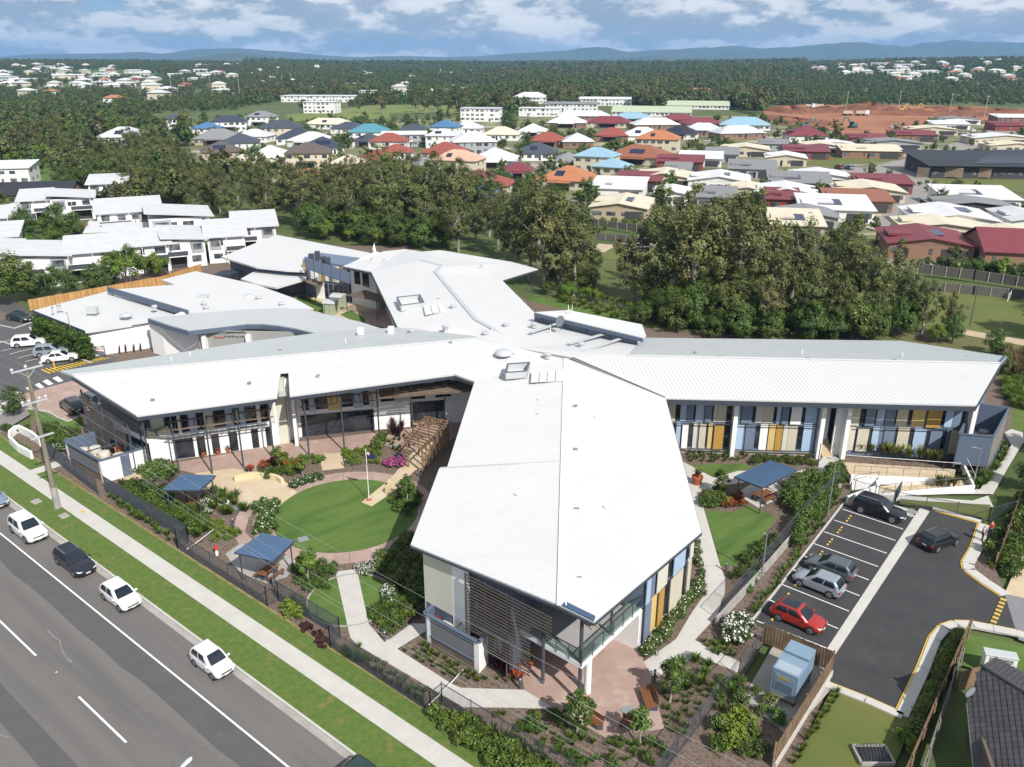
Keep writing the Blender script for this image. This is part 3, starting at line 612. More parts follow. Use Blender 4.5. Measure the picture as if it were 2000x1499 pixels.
# facade panels placed along a wall line
def wallt(P_,Q_,u,v):
 p=W(u,v,P_,Q_);d=(Q_-P_);return(p-P_).dot(d)/d.dot(d)*d.length
def panel(P_,Q_,t0,t1,z0,z1,material,out=0.25,th=0.06,name='facade_panel',parent=HOME):
 d=(Q_-P_).normalized();n_=V(d.y,-d.x);m=MB()
 a_=P_+d*t0+n_*(out-th);b_=P_+d*t1+n_*(out-th);c_=b_+n_*th;e_=a_+n_*th
 m.prism([a_,b_,c_,e_],z0,z1);return m.build(name,material,parent)
def window(P_,Q_,t0,t1,z0,z1,out=0.05,mull=1,rail=0.5,name='window',material=None):
 g_=panel(P_,Q_,t0,t1,z0,z1,material or M_GLASS,out,0.05,name)
 d=(Q_-P_).normalized();n_=V(d.y,-d.x);m=MB();w_=t1-t0
 def bar(a0,a1,b0,b1):
  a_=P_+d*a0+n_*out;b_=P_+d*a1+n_*out;m.prism([a_,b_,b_+n_*.04,a_+n_*.04],b0,b1)
 f=0.06
 bar(t0-f,t1+f,z1,z1+f);bar(t0-f,t1+f,z0-f,z0);bar(t0-f,t0,z0,z1);bar(t1,t1+f,z0,z1)
 for k in range(1,mull+1):bar(t0+w_*k/(mull+1)-.025,t0+w_*k/(mull+1)+.025,z0,z1)
 if rail:zz=z0+(z1-z0)*rail;bar(t0,t1,zz-.025,zz+.025)
 m.build('window_frame',M_FRAME,g_);return g_
CM={'t':M_TAN,'l':M_LBLUE,'g':M_GBLUE,'w':M_WHITE,'y':M_YELLOW,'o':M_OCHRE,'c':M_CREAM,'d':None}
def facade(P_,Q_,vref,z0,z1,items,outs=(0.12,0.34)):
 for i,(u0,u1,c)in enumerate(items):
  t0,t1=wallt(P_,Q_,u0,vref),wallt(P_,Q_,u1,vref)
  if c=='d':window(P_,Q_,t0,t1,z0+0.3,z1-0.1,0.06,0 if u1-u0<14 else 1)
  else:panel(P_,Q_,t0,t1-0.03,z0,z1,CM[c],outs[1]if c in 'togw' and i%2==0 else outs[0])
  # right wing, street front (C)
facade(WC0,WC1,815,3.75,6.55,[(1304,1318,'t'),(1319,1327,'d'),(1328,1340,'l'),(1341,1354,'g'),(1355,1357,'d'),(1358,1375,'l'),(1376,1389,'g'),(1390,1392,'d'),(1393,1400,'c'),(1400,1418,'t'),(1419,1427,'d'),(1437,1446,'l'),(1447,1468,'g'),(1469,1474,'d'),(1475,1490,'c'),(1490,1510,'t'),(1511,1515,'d'),(1516,1525,'l'),(1526,1539,'g'),(1540,1542,'d'),(1543,1564,'w'),(1565,1571,'d'),(1572,1595,'l')])
facade(WC0,WC1,862,0.55,3.6,[(1314,1318,'d'),(1319,1328,'l'),(1330,1342,'w'),(1343,1351,'d'),(1352,1360,'c'),(1364,1377,'t'),(1378,1380,'d'),(1381,1390,'y'),(1392,1411,'o'),(1412,1422,'d'),(1436,1450,'l'),(1454,1473,'g'),(1474,1481,'d'),(1482,1497,'w'),(1499,1512,'y'),(1513,1526,'o'),(1527,1537,'c'),(1537,1555,'t'),(1556,1565,'d'),(1566,1588,'l')])
facade(WC2,WC3,820,3.75,6.5,[(1655,1677,'t'),(1678,1687,'d'),(1688,1707,'g'),(1708,1710,'d'),(1711,1726,'l'),(1728,1747,'g'),(1748,1750,'d'),(1750,1772,'t'),(1773,1779,'d'),(1780,1806,'y'),(1808,1836,'o'),(1837,1844,'d'),(1845,1860,'l'),(1860,1876,'g'),(1877,1882,'d')])
facade(WC2,WC3,872,0.75,3.6,[(1643,1656,'t'),(1657,1666,'c'),(1669,1691,'t'),(1692,1698,'d'),(1699,1712,'l'),(1722,1743,'g'),(1744,1747,'d'),(1748,1771,'t'),(1772,1779,'d'),(1780,1803,'l'),(1810,1833,'g'),(1834,1842,'d'),(1850,1866,'t')])
for u,P_,Q_ in[(1431,WC0,WC1),(1600,WC0,WC1),(1649,WC2,WC3),(1889,WC2,WC3)]:
 t=wallt(P_,Q_,u,840);panel(P_,Q_,t-.22,t+.22,0,7.0,M_WHITE,0.9,0.9,'fin_wall')
for z in(3.62,0.6):
 panel(WC0,WC1,1.0,18.0,z,z+0.07,M_STEEL,0.55,0.08,'ledge');panel(WC2,WC3,0.2,11.6,z,z+0.07,M_STEEL,0.55,0.08,'ledge')
panel(WC0,WC1,0.6,18.2,-0.1,0.45,M_CONCW,0.15,0.1,'plinth')
# stair between the two halves of the right wing
panel(WC1,WC2,0.05,1.2,0,6.9,M_WHITE,-1.6,0.2,'wall');panel(WC1,WC2,1.3,2.95,0,6.9,M_WHITE,-0.1,0.3,'wall')
for k in range(9):
 m=MB();c_=WC1+V(0.85,-0.2+k*0.28);m.box((c_.x,c_.y,0.085+k*0.085),(1.2,0.28,0.17+k*0.17));m.build('stair_step',M_SAND,HOME)
m=MB();m.beam(WC1+V(1.5,-0.5,1.0),WC1+V(1.5,2.2,2.6),0.05,0.05);m.beam(WC1+V(1.5,-0.5,0),WC1+V(1.5,-0.5,1),.04,.04);m.beam(WC1+V(1.5,2.2,1),WC1+V(1.5,2.2,2.6),.04,.04);m.build('handrail',M_STEEL,HOME)
# left wing, courtyard front (B)
facade(WB0,WB1,835,2.85,5.9,[(296,322,'c'),(324,347,'d'),(348,355,'w'),(356,369,'d'),(370,386,'l'),(387,399,'d'),(400,420,'c'),(421,442,'d'),(443,458,'l'),(459,470,'d'),(471,482,'l'),(483,503,'d'),(504,512,'w'),(513,526,'d'),(528,540,'c')])
for u0,u1,mu in[(315,379,1),(388,402,0),(417,430,0),(452,466,0),(496,507,0),(524,531,0)]:
 t0,t1=wallt(WB0,WB1,u0,880),wallt(WB0,WB1,u1,880);window(WB0,WB1,t0,t1,0.15,2.25,0.05,mu,0.55,'glazed_door')
panel(WB0,WB1,0,11.2,2.5,2.72,M_ROOFG,0.3,0.3,'ledge')
facade(WB2,WB3,800,2.95,5.9,[(592,603,'d'),(604,617,'l'),(618,640,'d'),(641,668,'y'),(669,690,'d'),(691,710,'l'),(711,722,'d'),(722,731,'c')])
t0,t1=wallt(WB2,WB3,588,830),wallt(WB2,WB3,732,830);window(WB2,WB3,t0+.1,t1-.1,0.1,2.55,0.05,6,0.72,'glazed_door')
facade(WB3,WB4,790,3.2,5.9,[(745,770,'d'),(772,800,'c'),(803,830,'d'),(832,850,'w'),(852,880,'d')])
t0,t1=wallt(WB3,WB4,803,820),wallt(WB3,WB4,868,820);window(WB3,WB4,t0,t1,0.1,3.0,0.05,3,0.7,'glazed_door')
# fins and stair slot between the two courtyard bays
pA_=G(548,868);pB_=G(577,872)
m=MB();m.prism([pA_,pA_+V(.9,.3),pA_+V(.2,5),pA_+V(-.7,4.7)],0,7.4);m.build('fin_wall',M_CREAM,HOME)
m=MB();m.prism([pB_,pB_+V(.35,.1),pB_+V(-.6,4.6),pB_+V(-.95,4.5)],0,7.5);m.build('fin_wall',M_WHITE,HOME)
m=MB();m.box(pA_.lerp(pB_,.5)+V(0,3.4,4.2),(1.4,0.15,6.5),R(15));m.build('slot_panel',M_SLATE,HOME)
m=MB();m.slab(Gs([(544,774),(549,729),(562,728),(564,772)],6.4),.1);m.build('slot_floor',M_ROOFG,HOME)
# courtyard columns + brown pergola frames
COLS=[(285,910),(350,925),(415,926),(476,914),(536,898),(604,890),(673,882),(741,853),(807,854),(871,842)]
for u,v in COLS:
 p=G(u,v);m=MB();m.tube(p,p+V(0,0,7.3 if u<720 else 6.2),0.09,n=10);m.build('column',M_STEEL,HOME)
def ladder(P_,Q_,t0,t1,o0,o1,z,step,mid=True,name='pergola_batten',bw=0.09,drop=0.0):
 d=(Q_-P_).normalized();n_=V(d.y,-d.x)
 for o_ in((o0,(o0+o1)/2,o1)if mid else(o0,o1)):
  m=MB();m.beam(P_+d*t0+n_*o_+V(0,0,z-drop*(o_-o0)),P_+d*t1+n_*o_+V(0,0,z-drop*(o_-o0)),0.08,0.12);m.build('pergola_rail',M_BROWN,HOME)
 t=t0+step/2
 while t<t1:
  m=MB();m.beam(P_+d*t+n_*(o0-.1)+V(0,0,z+.1),P_+d*t+n_*(o1+.1)+V(0,0,z+.1-drop*(o1-o0)),bw,0.10);m.build(name,M_BROWN,HOME);t+=step
ladder(WB0,WB1,0.6,11.3,0.45,2.75,4.6,0.62,False,bw=.09)
ladder(WB2,WB3,0.3,8.9,0.45,2.75,4.75,0.62,False,bw=.09)
ladder(WB3,WB4,0.4,11.5,0.5,3.6,5.3,0.24,bw=0.12)
d_=(WB4-WB3).normalized();n_=V(d_.y,-d_.x)
for k in range(12):
 m=MB();o_=0.6+k*0.27;m.beam(WB3+d_*2.6+n_*o_+V(0,0,5.48),WB3+d_*11.5+n_*o_+V(0,0,5.48),0.13,0.05);m.build('pergola_batten',M_BROWN,HOME)
 # west end of the left wing: louvred screen, recessed balcony
WL0,WL1=pBs.on(267,812),pBs.on(140,735);WL0=V(WL0.x+.3,WL0.y+.4);WL1=V(WL1.x+.5,WL1.y+.2)
L_=(WL1-WL0).length;dW=(WL1-WL0).normalized();nW=V(-dW.y,dW.x)
for k in range(24):
 z=6.9-k*0.24
 t0=0.2 if z>5.6 else(4.0 if z>2.8 else 7.6);m=MB();m.beam(WL0+dW*t0+V(0,0,z),WL1+V(0,0,z),0.05,0.09);m.build('louvre_blade',M_LOUV,HOME)
for t in(0.1,3.2,6.2,9.0,L_-.1):
 m=MB();p=WL0+dW*t;m.tube(p,p+V(0,0,7.2),0.10,n=8);m.build('column',M_STEEL,HOME)
iw0,iw1=WL0-nW*0,WL1
m=MB();m.prism([V(-38.6,80.6),V(-46.2,85.9),V(-45.6,86.6),V(-38.0,81.3)],0,7.0);m.build('wall',M_SLATE,HOME)
WS=V(-37.7,77.9);WE=WB0+(WB1-WB0).normalized()*1.0
m=MB();m.prism([WS,WE,WE+V(-.15,.3),WS+V(-.15,.3)],0,2.78);m.build('wall',M_WHITE,HOME)
m=MB();m.beam(WS+V(0,0,3.75),WE+V(0,0,3.75),.03,.9);m.build('glass_balustrade',M_CLEAR,HOME)
m=MB();m.prism([WS,WS+dW*6.5,V(-42,84),WE],2.8,3.3);m.build('balcony_floor',M_WHITE,HOME)
m=MB();m.beam(WS+V(-.05,-.05,3.2),WS+dW*6.5+V(-.05,-.05,3.2),0.14,0.6);m.build('balcony_edge',M_WHITE,HOME)
m=MB();m.beam(WS+V(0,0,4.0),WS+dW*6.5+V(0,0,4.0),0.03,0.95);m.build('glass_balustrade',M_CLEAR,HOME)
window(V(-45.8,85.8),V(-38.9,81.0),0.5,7.6,3.6,6.0,0.1,4,0.6)
# ---- plant enclosures (louvred yards) at the two wing ends
def tank(parent,p,r=0.62,h=1.5):
 m=MB();m.lathe(p,[(r*.95,0),(r,.1),(r,h-.25),(r*.93,h-.06),(r*.35,h),(0,h)],18);m.build('water_tank',mat('off_white_tank',(0.58,0.55,0.47),0.5),parent,smooth=False)
def yard(label,F,Lp,Rp,h,doors,tanks,orange):
 Bk=Lp+(Rp-F);y=thing('plant_yard',label,'enclosure',F);dl=(Lp-F);dl.normalize();dr=(Rp-F).normalized();ll,lr=(Lp-F).length,(Rp-F).length
 m=MB();m.prism([F,Rp,Rp+dl*.18,F+dl*.18],0,h);m.build('wall',M_WHITE,y)
 m=MB();m.prism([F+dl*.18,F+dl*.45,F+dl*.45+dr*.2,F+dl*.18+dr*.2],0,h);m.build('pier',M_WHITE,y)
 m=MB();m.prism([Lp-dl*.5,Lp,Lp+dr*.2,Lp-dl*.5+dr*.2],0,h);m.build('pier',M_WHITE,y)
 m=MB();m.prism([Lp,Bk,Bk-dl*.15,Lp-dl*.15],0,h);m.build('wall',M_SLATE,y)
 m=MB();m.prism([Rp,Bk,Bk-dr*.15,Rp-dr*.15],0,h);m.build('wall',M_SLATE,y)
 k=0
 while 0.95+k*0.15<h-.12:
  m=MB();m.beam(F+dl*.46+dr*.06+V(0,0,.95+k*.15),Lp-dl*.5+dr*.06+V(0,0,.95+k*.15),.10,.06);m.build('louvre_blade',mat('mid_grey_blade',(.19,.195,.21),.6),y);k+=1
 m=MB();m.prism([F+dl*.46+dr*.14,Lp-dl*.5+dr*.14,Lp-dl*.5+dr*.17,F+dl*.46+dr*.17],.9,h-.1);m.build('mesh_backing',M_FASC,y)
 m=MB();m.prism([F+dl*.46-dr*.05,Lp-dl*.5-dr*.05,Lp-dl*.5+dr*.2,F+dl*.46+dr*.2],.82,.92);m.build('sill',M_SLATE,y)
 m=MB();m.prism([F+dl*.46+dr*.02,Lp-dl*.5+dr*.02,Lp-dl*.5+dr*.15,F+dl*.46+dr*.15],0,.82);m.build('base_wall',M_BROWN,y)
 for a_,b_ in((F,Lp),(F,Rp),(Lp,Bk)):
  m=MB();m.beam(a_+V(0,0,h+.05),b_+V(0,0,h+.05),0.28,0.1);m.build('capping',M_SLATE,y)
 m=MB();m.beam(F.lerp(Lp,.45)+V(0,0,h-.1),Rp.lerp(Bk,.45)+V(0,0,h-.1),0.08,0.12);m.build('cross_beam',M_STEEL,y)
 for t0,t1 in doors:
  m=MB();n2=-dl;m.prism([F+dr*t0+n2*.02,F+dr*t1+n2*.02,F+dr*t1-n2*.02,F+dr*t0-n2*.02],0,h-.15);m.build('door',M_SLATE,y)
 for a_,b_,hh in tanks:tank(y,F+dl*a_+dr*b_,0.6,hh)
 if orange:p=F+dl*orange[0]+dr*orange[1];m=MB();m.box(p+V(0,0,.9),(.7,.45,1.8),R(25));m.build('orange_cabinet',mat('orange_paint',(0.5,0.12,0.02),0.5),y)
 return y
FB,LB=G(204,944),G(134,903);RB=V(-38.0,77.6)
yB=yard('louvred plant yard with pale tanks at the left wing end',FB,LB,RB,2.5,[(1.9,2.8)],[(6.2,1.0,1.7),(5.3,1.9,1.9),(4.2,.9,1.5),(3.2,1.8,2.0),(2.0,1.2,1.6),(1.8,2.6,1.9)],(4.0,3.6))
FA,LA=G(936,1316),G(832,1256);RA=FA+(V(-1.27,48.3)-V(-2.3,46.5)).normalized()*3.2
yA=yard('louvred plant yard with white side wall at the front wing',FA,LA,RA,2.6,[],[(3.6,1.1,1.9),(2.4,1.0,1.8),(1.0,.9,1.7)],(2.8,2.6))
M_RED=mat('red_sign',(0.55,0.03,0.03),0.5)
# ---- front wing details
WA2,WA3=V(9.3,49.4),V(14.0,55.8)
LA_=(WA3-WA2).length
for z0,z1,items in[(3.75,6.7,[(0,.08,'l'),(.1,.2,'g'),(.21,.42,'c'),(.44,.54,'d'),(.55,.80,'l'),(.82,.9,'d'),(.91,.99,'c')]),(0.5,3.6,[(.0,.12,'g'),(.14,.26,'y'),(.27,.38,'o'),(.39,.5,'d'),(.51,.78,'t'),(.79,.88,'d'),(.89,.97,'t')])]:
 for i,(a_,b_,c)in enumerate(items):
  if c=='d':window(WA2,WA3,a_*LA_,b_*LA_,z0+.2,z1-.1,.06,0)
  else:panel(WA2,WA3,a_*LA_,b_*LA_-.02,z0,z1,CM[c],.16 if i%2 else.3)
WA4=V(14.8,80.5)
for i in range(9):
 for z0,z1 in((.5,3.5),(3.75,6.6)):panel(WA3,WA4,.6+i*2.7,2.0+i*2.7,z0,z1,[M_LBLUE,M_TAN,M_WHITE,M_OCHRE][(i+int(z0))%4],.25);
 window(WA3,WA4,2.15+i*2.7,3.1+i*2.7,3.9,6.4,.06,0);window(WA3,WA4,2.15+i*2.7,3.1+i*2.7,.7,3.4,.06,0)
for i in range(10):
 for z0,z1 in((.6,3.3),(3.8,6.4)):window(WA_L1,WA_L0,1.5+i*3.2,3.0+i*3.2,z0,z1,.06,1)
 # left front: cream wall over the yard, louvre screen
PF0,PF1=V(-5.9,52.0),V(-0.6,48.2)
pf0=pAl.on(806,1066);pf1=pAl.on(1097,1186);pf0=V(pf0.x+.3,pf0.y+.25);pf1=V(pf1.x,pf1.y+.35)
dF=(pf1-pf0).normalized();nF=V(dF.y,-dF.x);LF=(pf1-pf0).length
m=MB();m.prism([pf0+dF*.6,pf0+dF*3.4,pf0+dF*3.4+V(.1,.25),pf0+dF*.6+V(.1,.25)],2.7,7.2);m.build('wall',M_CREAM,HOME)
m=MB();m.prism([pf0+dF*.6-nF*.05,pf0+dF*3.4-nF*.05,pf0+dF*3.4+V(.1,.2),pf0+dF*.6+V(.1,.2)],0,2.7);m.build('wall',M_SLATE,HOME)
m=MB();m.prism([pf0+dF*3.42,pf0+dF*5.0,pf0+dF*5.0+V(.1,.25),pf0+dF*3.42+V(.1,.25)],0,7.3);m.build('wall',M_WHITE,HOME)
m=MB();m.prism([pf0+dF*.55,pf0+dF*.6,WA_L0+V(.05,0),WA_L0],0,7.2);m.build('wall',M_CREAM,HOME)
M_LOUV2=0
for k in range(22):
 z=7.25-k*0.26;t1=LF-(.4 if z>5.7 else 2.1);t0=5.05
 if z<2.7:t0=7.2 if z<2.3 else 6.4
 m=MB();m.beam(pf0+dF*t0+nF*.45+V(0,0,z),pf0+dF*t1+nF*.45+V(0,0,z),0.05,0.085);m.build('louvre_blade',M_LOUV,HOME)
for t,zz in((5.1,1.9),(6.9,2.2),(8.8,0)):
 m=MB();p=pf0+dF*t+nF*.38;m.beam(p+V(0,0,zz),p+V(0,0,7.3),.1,.1);m.build('screen_post',M_STEEL,HOME)
m=MB();m.prism([pf0+dF*5.0+V(.1,.4),pf0+dF*8.9+V(.1,.4),V(2.2,51),V(-.6,49.4)],.0,7.0);m.build('wall',M_SLATE,HOME)
for k in range(3):window(pf0+dF*5.0+V(.1,.4),pf0+dF*8.9+V(.1,.4),.3+k*1.2,1.3+k*1.2,3.8,6.2,.08,0);
window(pf0+dF*5.0+V(.1,.4),pf0+dF*8.9+V(.1,.4),.3,3.6,.2,2.8,.08,2)
# balcony on the tip of the front wing
bal=[G(1253,1188,3.3),G(1136,1299,3.3),G(1062,1258,3.3),V(-.3,48.0,3.3),V(2.4,51.6,3.3),V(7.5,51.1,3.3)]
m=MB();m.prism(bal,2.95,3.3);m.build('balcony_floor',M_WHITE,HOME)
m=MB();m.prism([bal[0].lerp(bal[4],.03),bal[1].lerp(bal[4],.03),bal[2].lerp(bal[4],.03),bal[3].lerp(bal[4],.03),bal[4],bal[5]],3.304,3.33);m.build('balcony_paving',mat('grey_tiles',(0.34,0.33,0.325),0.7,(0.29,0.28,0.28),1.2,.5),HOME)
for a_,b_,nseg in((bal[0],bal[1],6),(bal[1],bal[2],3)):
 for k in range(nseg):
  p,q=a_.lerp(b_,k/nseg+.012),a_.lerp(b_,(k+1)/nseg-.012);m=MB();m.beam(p+V(0,0,.55),q+V(0,0,.55),.02,.92);m.build('glass_balustrade',M_CLEAR,HOME)
  m=MB();m.beam(a_.lerp(b_,k/nseg)+V(0,0,-.1),a_.lerp(b_,k/nseg)+V(0,0,1.1),.06,.06);m.build('baluster',M_STEEL,HOME)
 m=MB();m.beam(a_+V(0,0,1.1),b_+V(0,0,1.1),.07,.06);m.build('handrail',M_STEEL,HOME)
for(u,v,z0,z1,r,mm)in[(1131,1372,0,7.25,.13,M_STEEL),(1060,1334,0,7.2,.13,M_STEEL),(1193,1240,3.3,7.2,.1,M_STEEL),(1147,1352,0,2.95,.24,M_WHITE)]:
 p=G(u,v)if z0==0 else G(u,v,3.3);p.z=z0;m=MB();m.tube(p,V(p.x,p.y,z1),r,n=14);m.build('column',mm,HOME,smooth=False)
m=MB();m.prism([V(7.2,50.9),V(9.25,49.35),V(9.1,49.1),V(7.0,50.6)],0,3.0);m.build('wall',M_WHITE,HOME)
window(V(-.2,48.8),V(2.4,51.4),.2,3.4,.1,2.7,.05,2,.75,'glazed_door');window(V(2.5,51.4),V(7.2,50.9),.2,4.4,.1,2.7,.05,3,.75,'glazed_door');window(V(2.5,51.4),V(7.2,50.9),.2,4.4,3.4,6.2,.05,3,.75,'glazed_door')
# ---- right wing end yard (raised slate box, open top)
e0,e1,e2,e3=V(45.7,77.0),V(48.9,76.4),V(54.6,83.8),V(51.4,85.2)
for a_,b_ in((e0,e1),(e1,e2),(e2,e3),(e3,e0)):
 d_=(b_-a_).normalized();n_=V(-d_.y,d_.x)*.14;m=MB();m.prism([a_,b_,b_+n_,a_+n_],1.0 if a_ is e0 else.6,4.3);m.build('yard_wall',M_SLATE if not a_ is e1 else mat('grey_brown_cladding',(.2,.18,.165),.7),HOME)
 m=MB();m.beam(a_+V(0,0,4.35),b_+V(0,0,4.35),.22,.08);m.build('capping',M_SLATE,HOME)
m=MB();m.prism([e0+V(.05,.1),e1+V(-.1,.12),e2+V(-.2,0),e3],.85,1.05);m.build('yard_floor',M_CONC,HOME)
m=MB();m.tube(G(1918,922),G(1918,922)+V(0,0,1),.2,n=10);m.build('column',M_WHITE,HOME)
m=MB();m.prism([e1,e2,e2+V(.12,-.1),e1+V(.12,-.1)],0.0,.62);m.build('base_wall',M_SLATE,HOME)
for a_,b_ in((.35,.5),(.55,.5),(.75,.5)):
 c_=e0.lerp(e3,a_).lerp(e1.lerp(e2,a_),b_);m=MB();m.box(c_+V(0,0,1.6),(.9,.9,1.1),.9);m.build('condenser',mat('dull_metal_box',(.28,.28,.28),.6),HOME)
 # ---- popup roof + rooftop fittings
pf=[G(1044,610,9.2),G(1110,606,9.6),G(1254,634,9.6),G(1262,656,9.2),G(1256,660,9.2)]
roof('roof',[pf[0],pf[1],pf[2],pf[3],pf[4]],th=.12);fascia([pf[0],pf[4]],.45,.15,M_SLATE)
for t in(.08,.3,.5,.72,.95):
 p=pf[0].lerp(pf[4],t);m=MB();m.beam(V(p.x,p.y+.5,8),V(p.x,p.y+.5,9.1),.12,.12);m.build('roof_post',M_STEEL,HOME)
m=MB();m.prism([pf[0]+V(0,.9),pf[4]+V(-.5,.9),pf[2]+V(-1,-.3),pf[1]+V(.5,-.3)],7.0,9.0);m.build('wall',M_SLATE,HOME)
def skylight(px,z,h):
 P_=Gs(px,z);m=MB()
 for a_,b_ in zip(P_,P_[1:]+P_[:1]):m.beam(a_+V(0,0,h/2),b_+V(0,0,h/2),.14,h)
 o=m.build('roof_well',M_ROOFG,HOME);m=MB();m.sheet([p+V(0,0,.06)for p in P_]);m.build('well_floor',M_ROOF,o)
 m=MB()
 for a_,b_ in zip(P_,P_[1:]+P_[:1]):m.beam(a_+V(0,0,h+.03),b_+V(0,0,h+.03),.22,.06)
 m.build('well_capping',M_SLATE,o)
skylight([(988,741),(1028,738),(1034,721),(992,724)],7.95,.75)
skylight([(784,608),(828,602),(820,587),(776,592)],7.7,.8)
def panels_row(px,n,z):
 P_=Gs(px,z)
 for k in range(n):
  a_=P_[0].lerp(P_[1],k/n+.01);b_=P_[0].lerp(P_[1],(k+.97)/n);c_=P_[3].lerp(P_[2],(k+.97)/n);d_=P_[3].lerp(P_[2],k/n+.01)
  m=MB();m.slab([a_+V(0,0,.06),b_+V(0,0,.06),c_+V(0,0,.06),d_+V(0,0,.06)],.05);m.build('translucent_sheet',mat('translucent_roof_sheet',(.62,.63,.63),.35),HOME)
panels_row([(1036,748),(1100,745),(1101,723),(1038,727)],4,8.2);panels_row([(830,616),(902,603),(892,588),(826,598)],5,8.15)
def vent(u,v,z,kind):
 p=G(u,v,z);m=MB()
 if kind=='dome':m.lathe(p,[(1.0,0),(1.0,.18),(.85,.36),(.5,.52),(0,.58)],20);m.build('roof_dome',mat('dome_plastic',(.45,.46,.48),.3),HOME,smooth=False);return
 if kind=='fan':m.lathe(p,[(.34,-.2),(.34,.22),(.45,.24),(.46,.38),(.22,.47),(0,.49)],12);m.build('roof_fan',mat('galvanised_cowl',(.42,.43,.45),.45),HOME);return
 if kind=='box':m.box(p+V(0,0,.3),(.7,.7,.8));m.build('roof_vent_box',M_WHITE,HOME);return
 if kind=='pipe':m.tube(p-V(0,0,.2),p+V(0,0,.55),.05,n=6);m.build('vent_pipe',M_WHITE,HOME);return
 m.box(p+V(0,0,.04),(.38,.22,.12));m.build('roof_anchor',mat('anchor_grey',(.22,.23,.24),.5),HOME)
for a_ in[(983,692,8.45,'dome'),(993,694,8.4,'x'),(870,642,8.3,'fan'),(948,655,8.4,'fan'),(988,638,8.3,'fan'),(1043,637,8.2,'fan'),(1136,676,8.4,'fan'),(885,602,8.3,'fan'),(705,652,8.0,'box'),(764,649,7.9,'box'),(804,650,7.9,'fan'),(1069,697,8.4,'fan'),(1075,646,8.3,'pipe'),(1124,793,8.25,'x'),(1124,878,8.2,'x'),(1126,995,8.15,'x'),(1130,1129,8.1,'x'),(1054,783,8.0,'pipe'),(1053,811,8.0,'pipe'),(1165,818,8.0,'pipe'),(1010,971,7.9,'pipe'),(1184,997,7.9,'pipe'),(298,781,8.0,'x'),(487,748,8.2,'x'),(621,734,8.2,'x'),(357,717,8.5,'x'),(547,684,8.4,'x'),(880,669,8.6,'x'),(335,706,8.4,'pipe'),(672,696,8.4,'pipe'),(372,697,8.2,'pipe'),(675,671,8.2,'pipe'),(1235,694,8.5,'x'),(1357,689,8.5,'x'),(1406,697,8.5,'x'),(1310,713,8.2,'x'),(1458,721,8.1,'x'),(1578,700,8.5,'x'),(1566,692,8.4,'pipe'),(1746,703,8.5,'x'),(1762,697,8.4,'pipe'),(1886,698,8.2,'x'),(1823,724,8.1,'x'),(725,507,8,'x'),(750,508,8,'x'),(870,545,8,'x'),(895,569,8,'x'),(925,590,8,'x'),(940,520,8,'x'),(830,526,8.2,'x'),(856,584,8.2,'x'),(1007,691,8.4,'pipe')]:vent(*a_)
# satellite dish + access ladder by the popup roof
dish=thing('satellite_dish','grey satellite dish on the roof below the raised strip roof','dish',G(1096,645,8.2));p=G(1096,645,8.2)
m=MB();m.tube(p,p+V(0,0,.9),.06);m.build('mast',M_STEEL,dish)
m=MB();c_=p+V(.05,-.15,1.1);ax=V(-.75,-.55,.45).normalized();x_=ax.cross(V(0,0,1)).normalized();y_=x_.cross(ax)
rings=[[c_+ax*(rr*rr*.35)+(x_*math.cos(2*math.pi*i/18)+y_*math.sin(2*math.pi*i/18))*rr*.75 for i in range(18)]for rr in(.02,.35,.7,1.0)]
m.loft(rings);m.build('reflector',mat('dish_grey',(.22,.23,.25),.4),dish)
lad=thing('roof_ladder','white access ladder against the raised strip roof','ladder',G(1111,632,8.2));p=G(1111,633,8.2)
for dx in(-.25,.25):
 m=MB();m.beam(p+V(dx,0,0),p+V(dx+.2,.5,2.4),.05,.05);m.build('stile',M_WHITE,lad)
for k in range(6):
 m=MB();m.beam(p+V(-.25+.03*k,.07*k,.3+.3*k),p+V(.25+.03*k,.07*k,.3+.3*k),.04,.04);m.build('rung',M_WHITE,lad)
 # ---- porch roof with curved edge, entry walls, sign (part of the home)
zH=5.4
H_=[(289,621),(330,635),(367,645),(430,638),(480,632),(510,632),(540,635),(575,641),(600,647),(627,653),(700,645),(745,642),(700,628),(640,615),(600,607),(560,602),(520,603),(460,606)]
roof('roof',Gs(H_,zH),perpB,.36,M_ROOFG);fascia(Gs([(289,622),(330,636),(367,646),(430,639),(480,633),(510,633),(540,636),(575,642),(600,648),(627,654)],zH),.6,.15,M_SLATE)
S0_,S1_=G(367,657,4.5),G(627,662,4.5);S0_.z=S1_.z=0;S0_+=V(.8,1.6);S1_+=V(0,1.6)
m=MB();m.prism([S0_,S1_,S1_+V(0,.3),S0_+V(0,.3)],0,4.8);sw=m.build('entry_wall',mat('mid_grey_render',(.30,.30,.29),.8),HOME)
for u in(401,487):
 t=wallt(S0_,S1_,u,660);panel(S0_,S1_,t-.3,t+.3,0,4.4,M_WHITE,.7,.7,'pier')
t=wallt(S0_,S1_,575,655);panel(S0_,S1_,t,t+4,0,4.4,M_FASC,.1,.1,'entry_door')
m=MB();q0=G(308,690);m.prism([G(300,690),G(325,690),G(367,668),S0_,S0_+V(.2,1),V(-50,113)],0,4.9);m.build('wall',M_WHITE,HOME)
def text(body_,loc,rot,size,material,parent,name='sign_lettering'):
 c=bpy.data.curves.new(name,'FONT');c.body=body_;c.size=size;c.extrude=0.01;c.align_x='CENTER'
 o=bpy.data.objects.new(name,c);COL.objects.link(o)
 bpy.context.view_layer.update();me=bpy.data.meshes.new_from_object(o);bpy.data.objects.remove(o)
 me.materials.clear();me.materials.append(material);o=bpy.data.objects.new(name,me);COL.objects.link(o);o.parent=parent
 o.location=Vector(loc)-world_loc(parent);o.rotation_euler=rot;return o
dS=(S1_-S0_).normalized();aS=math.atan2(dS.y,dS.x)
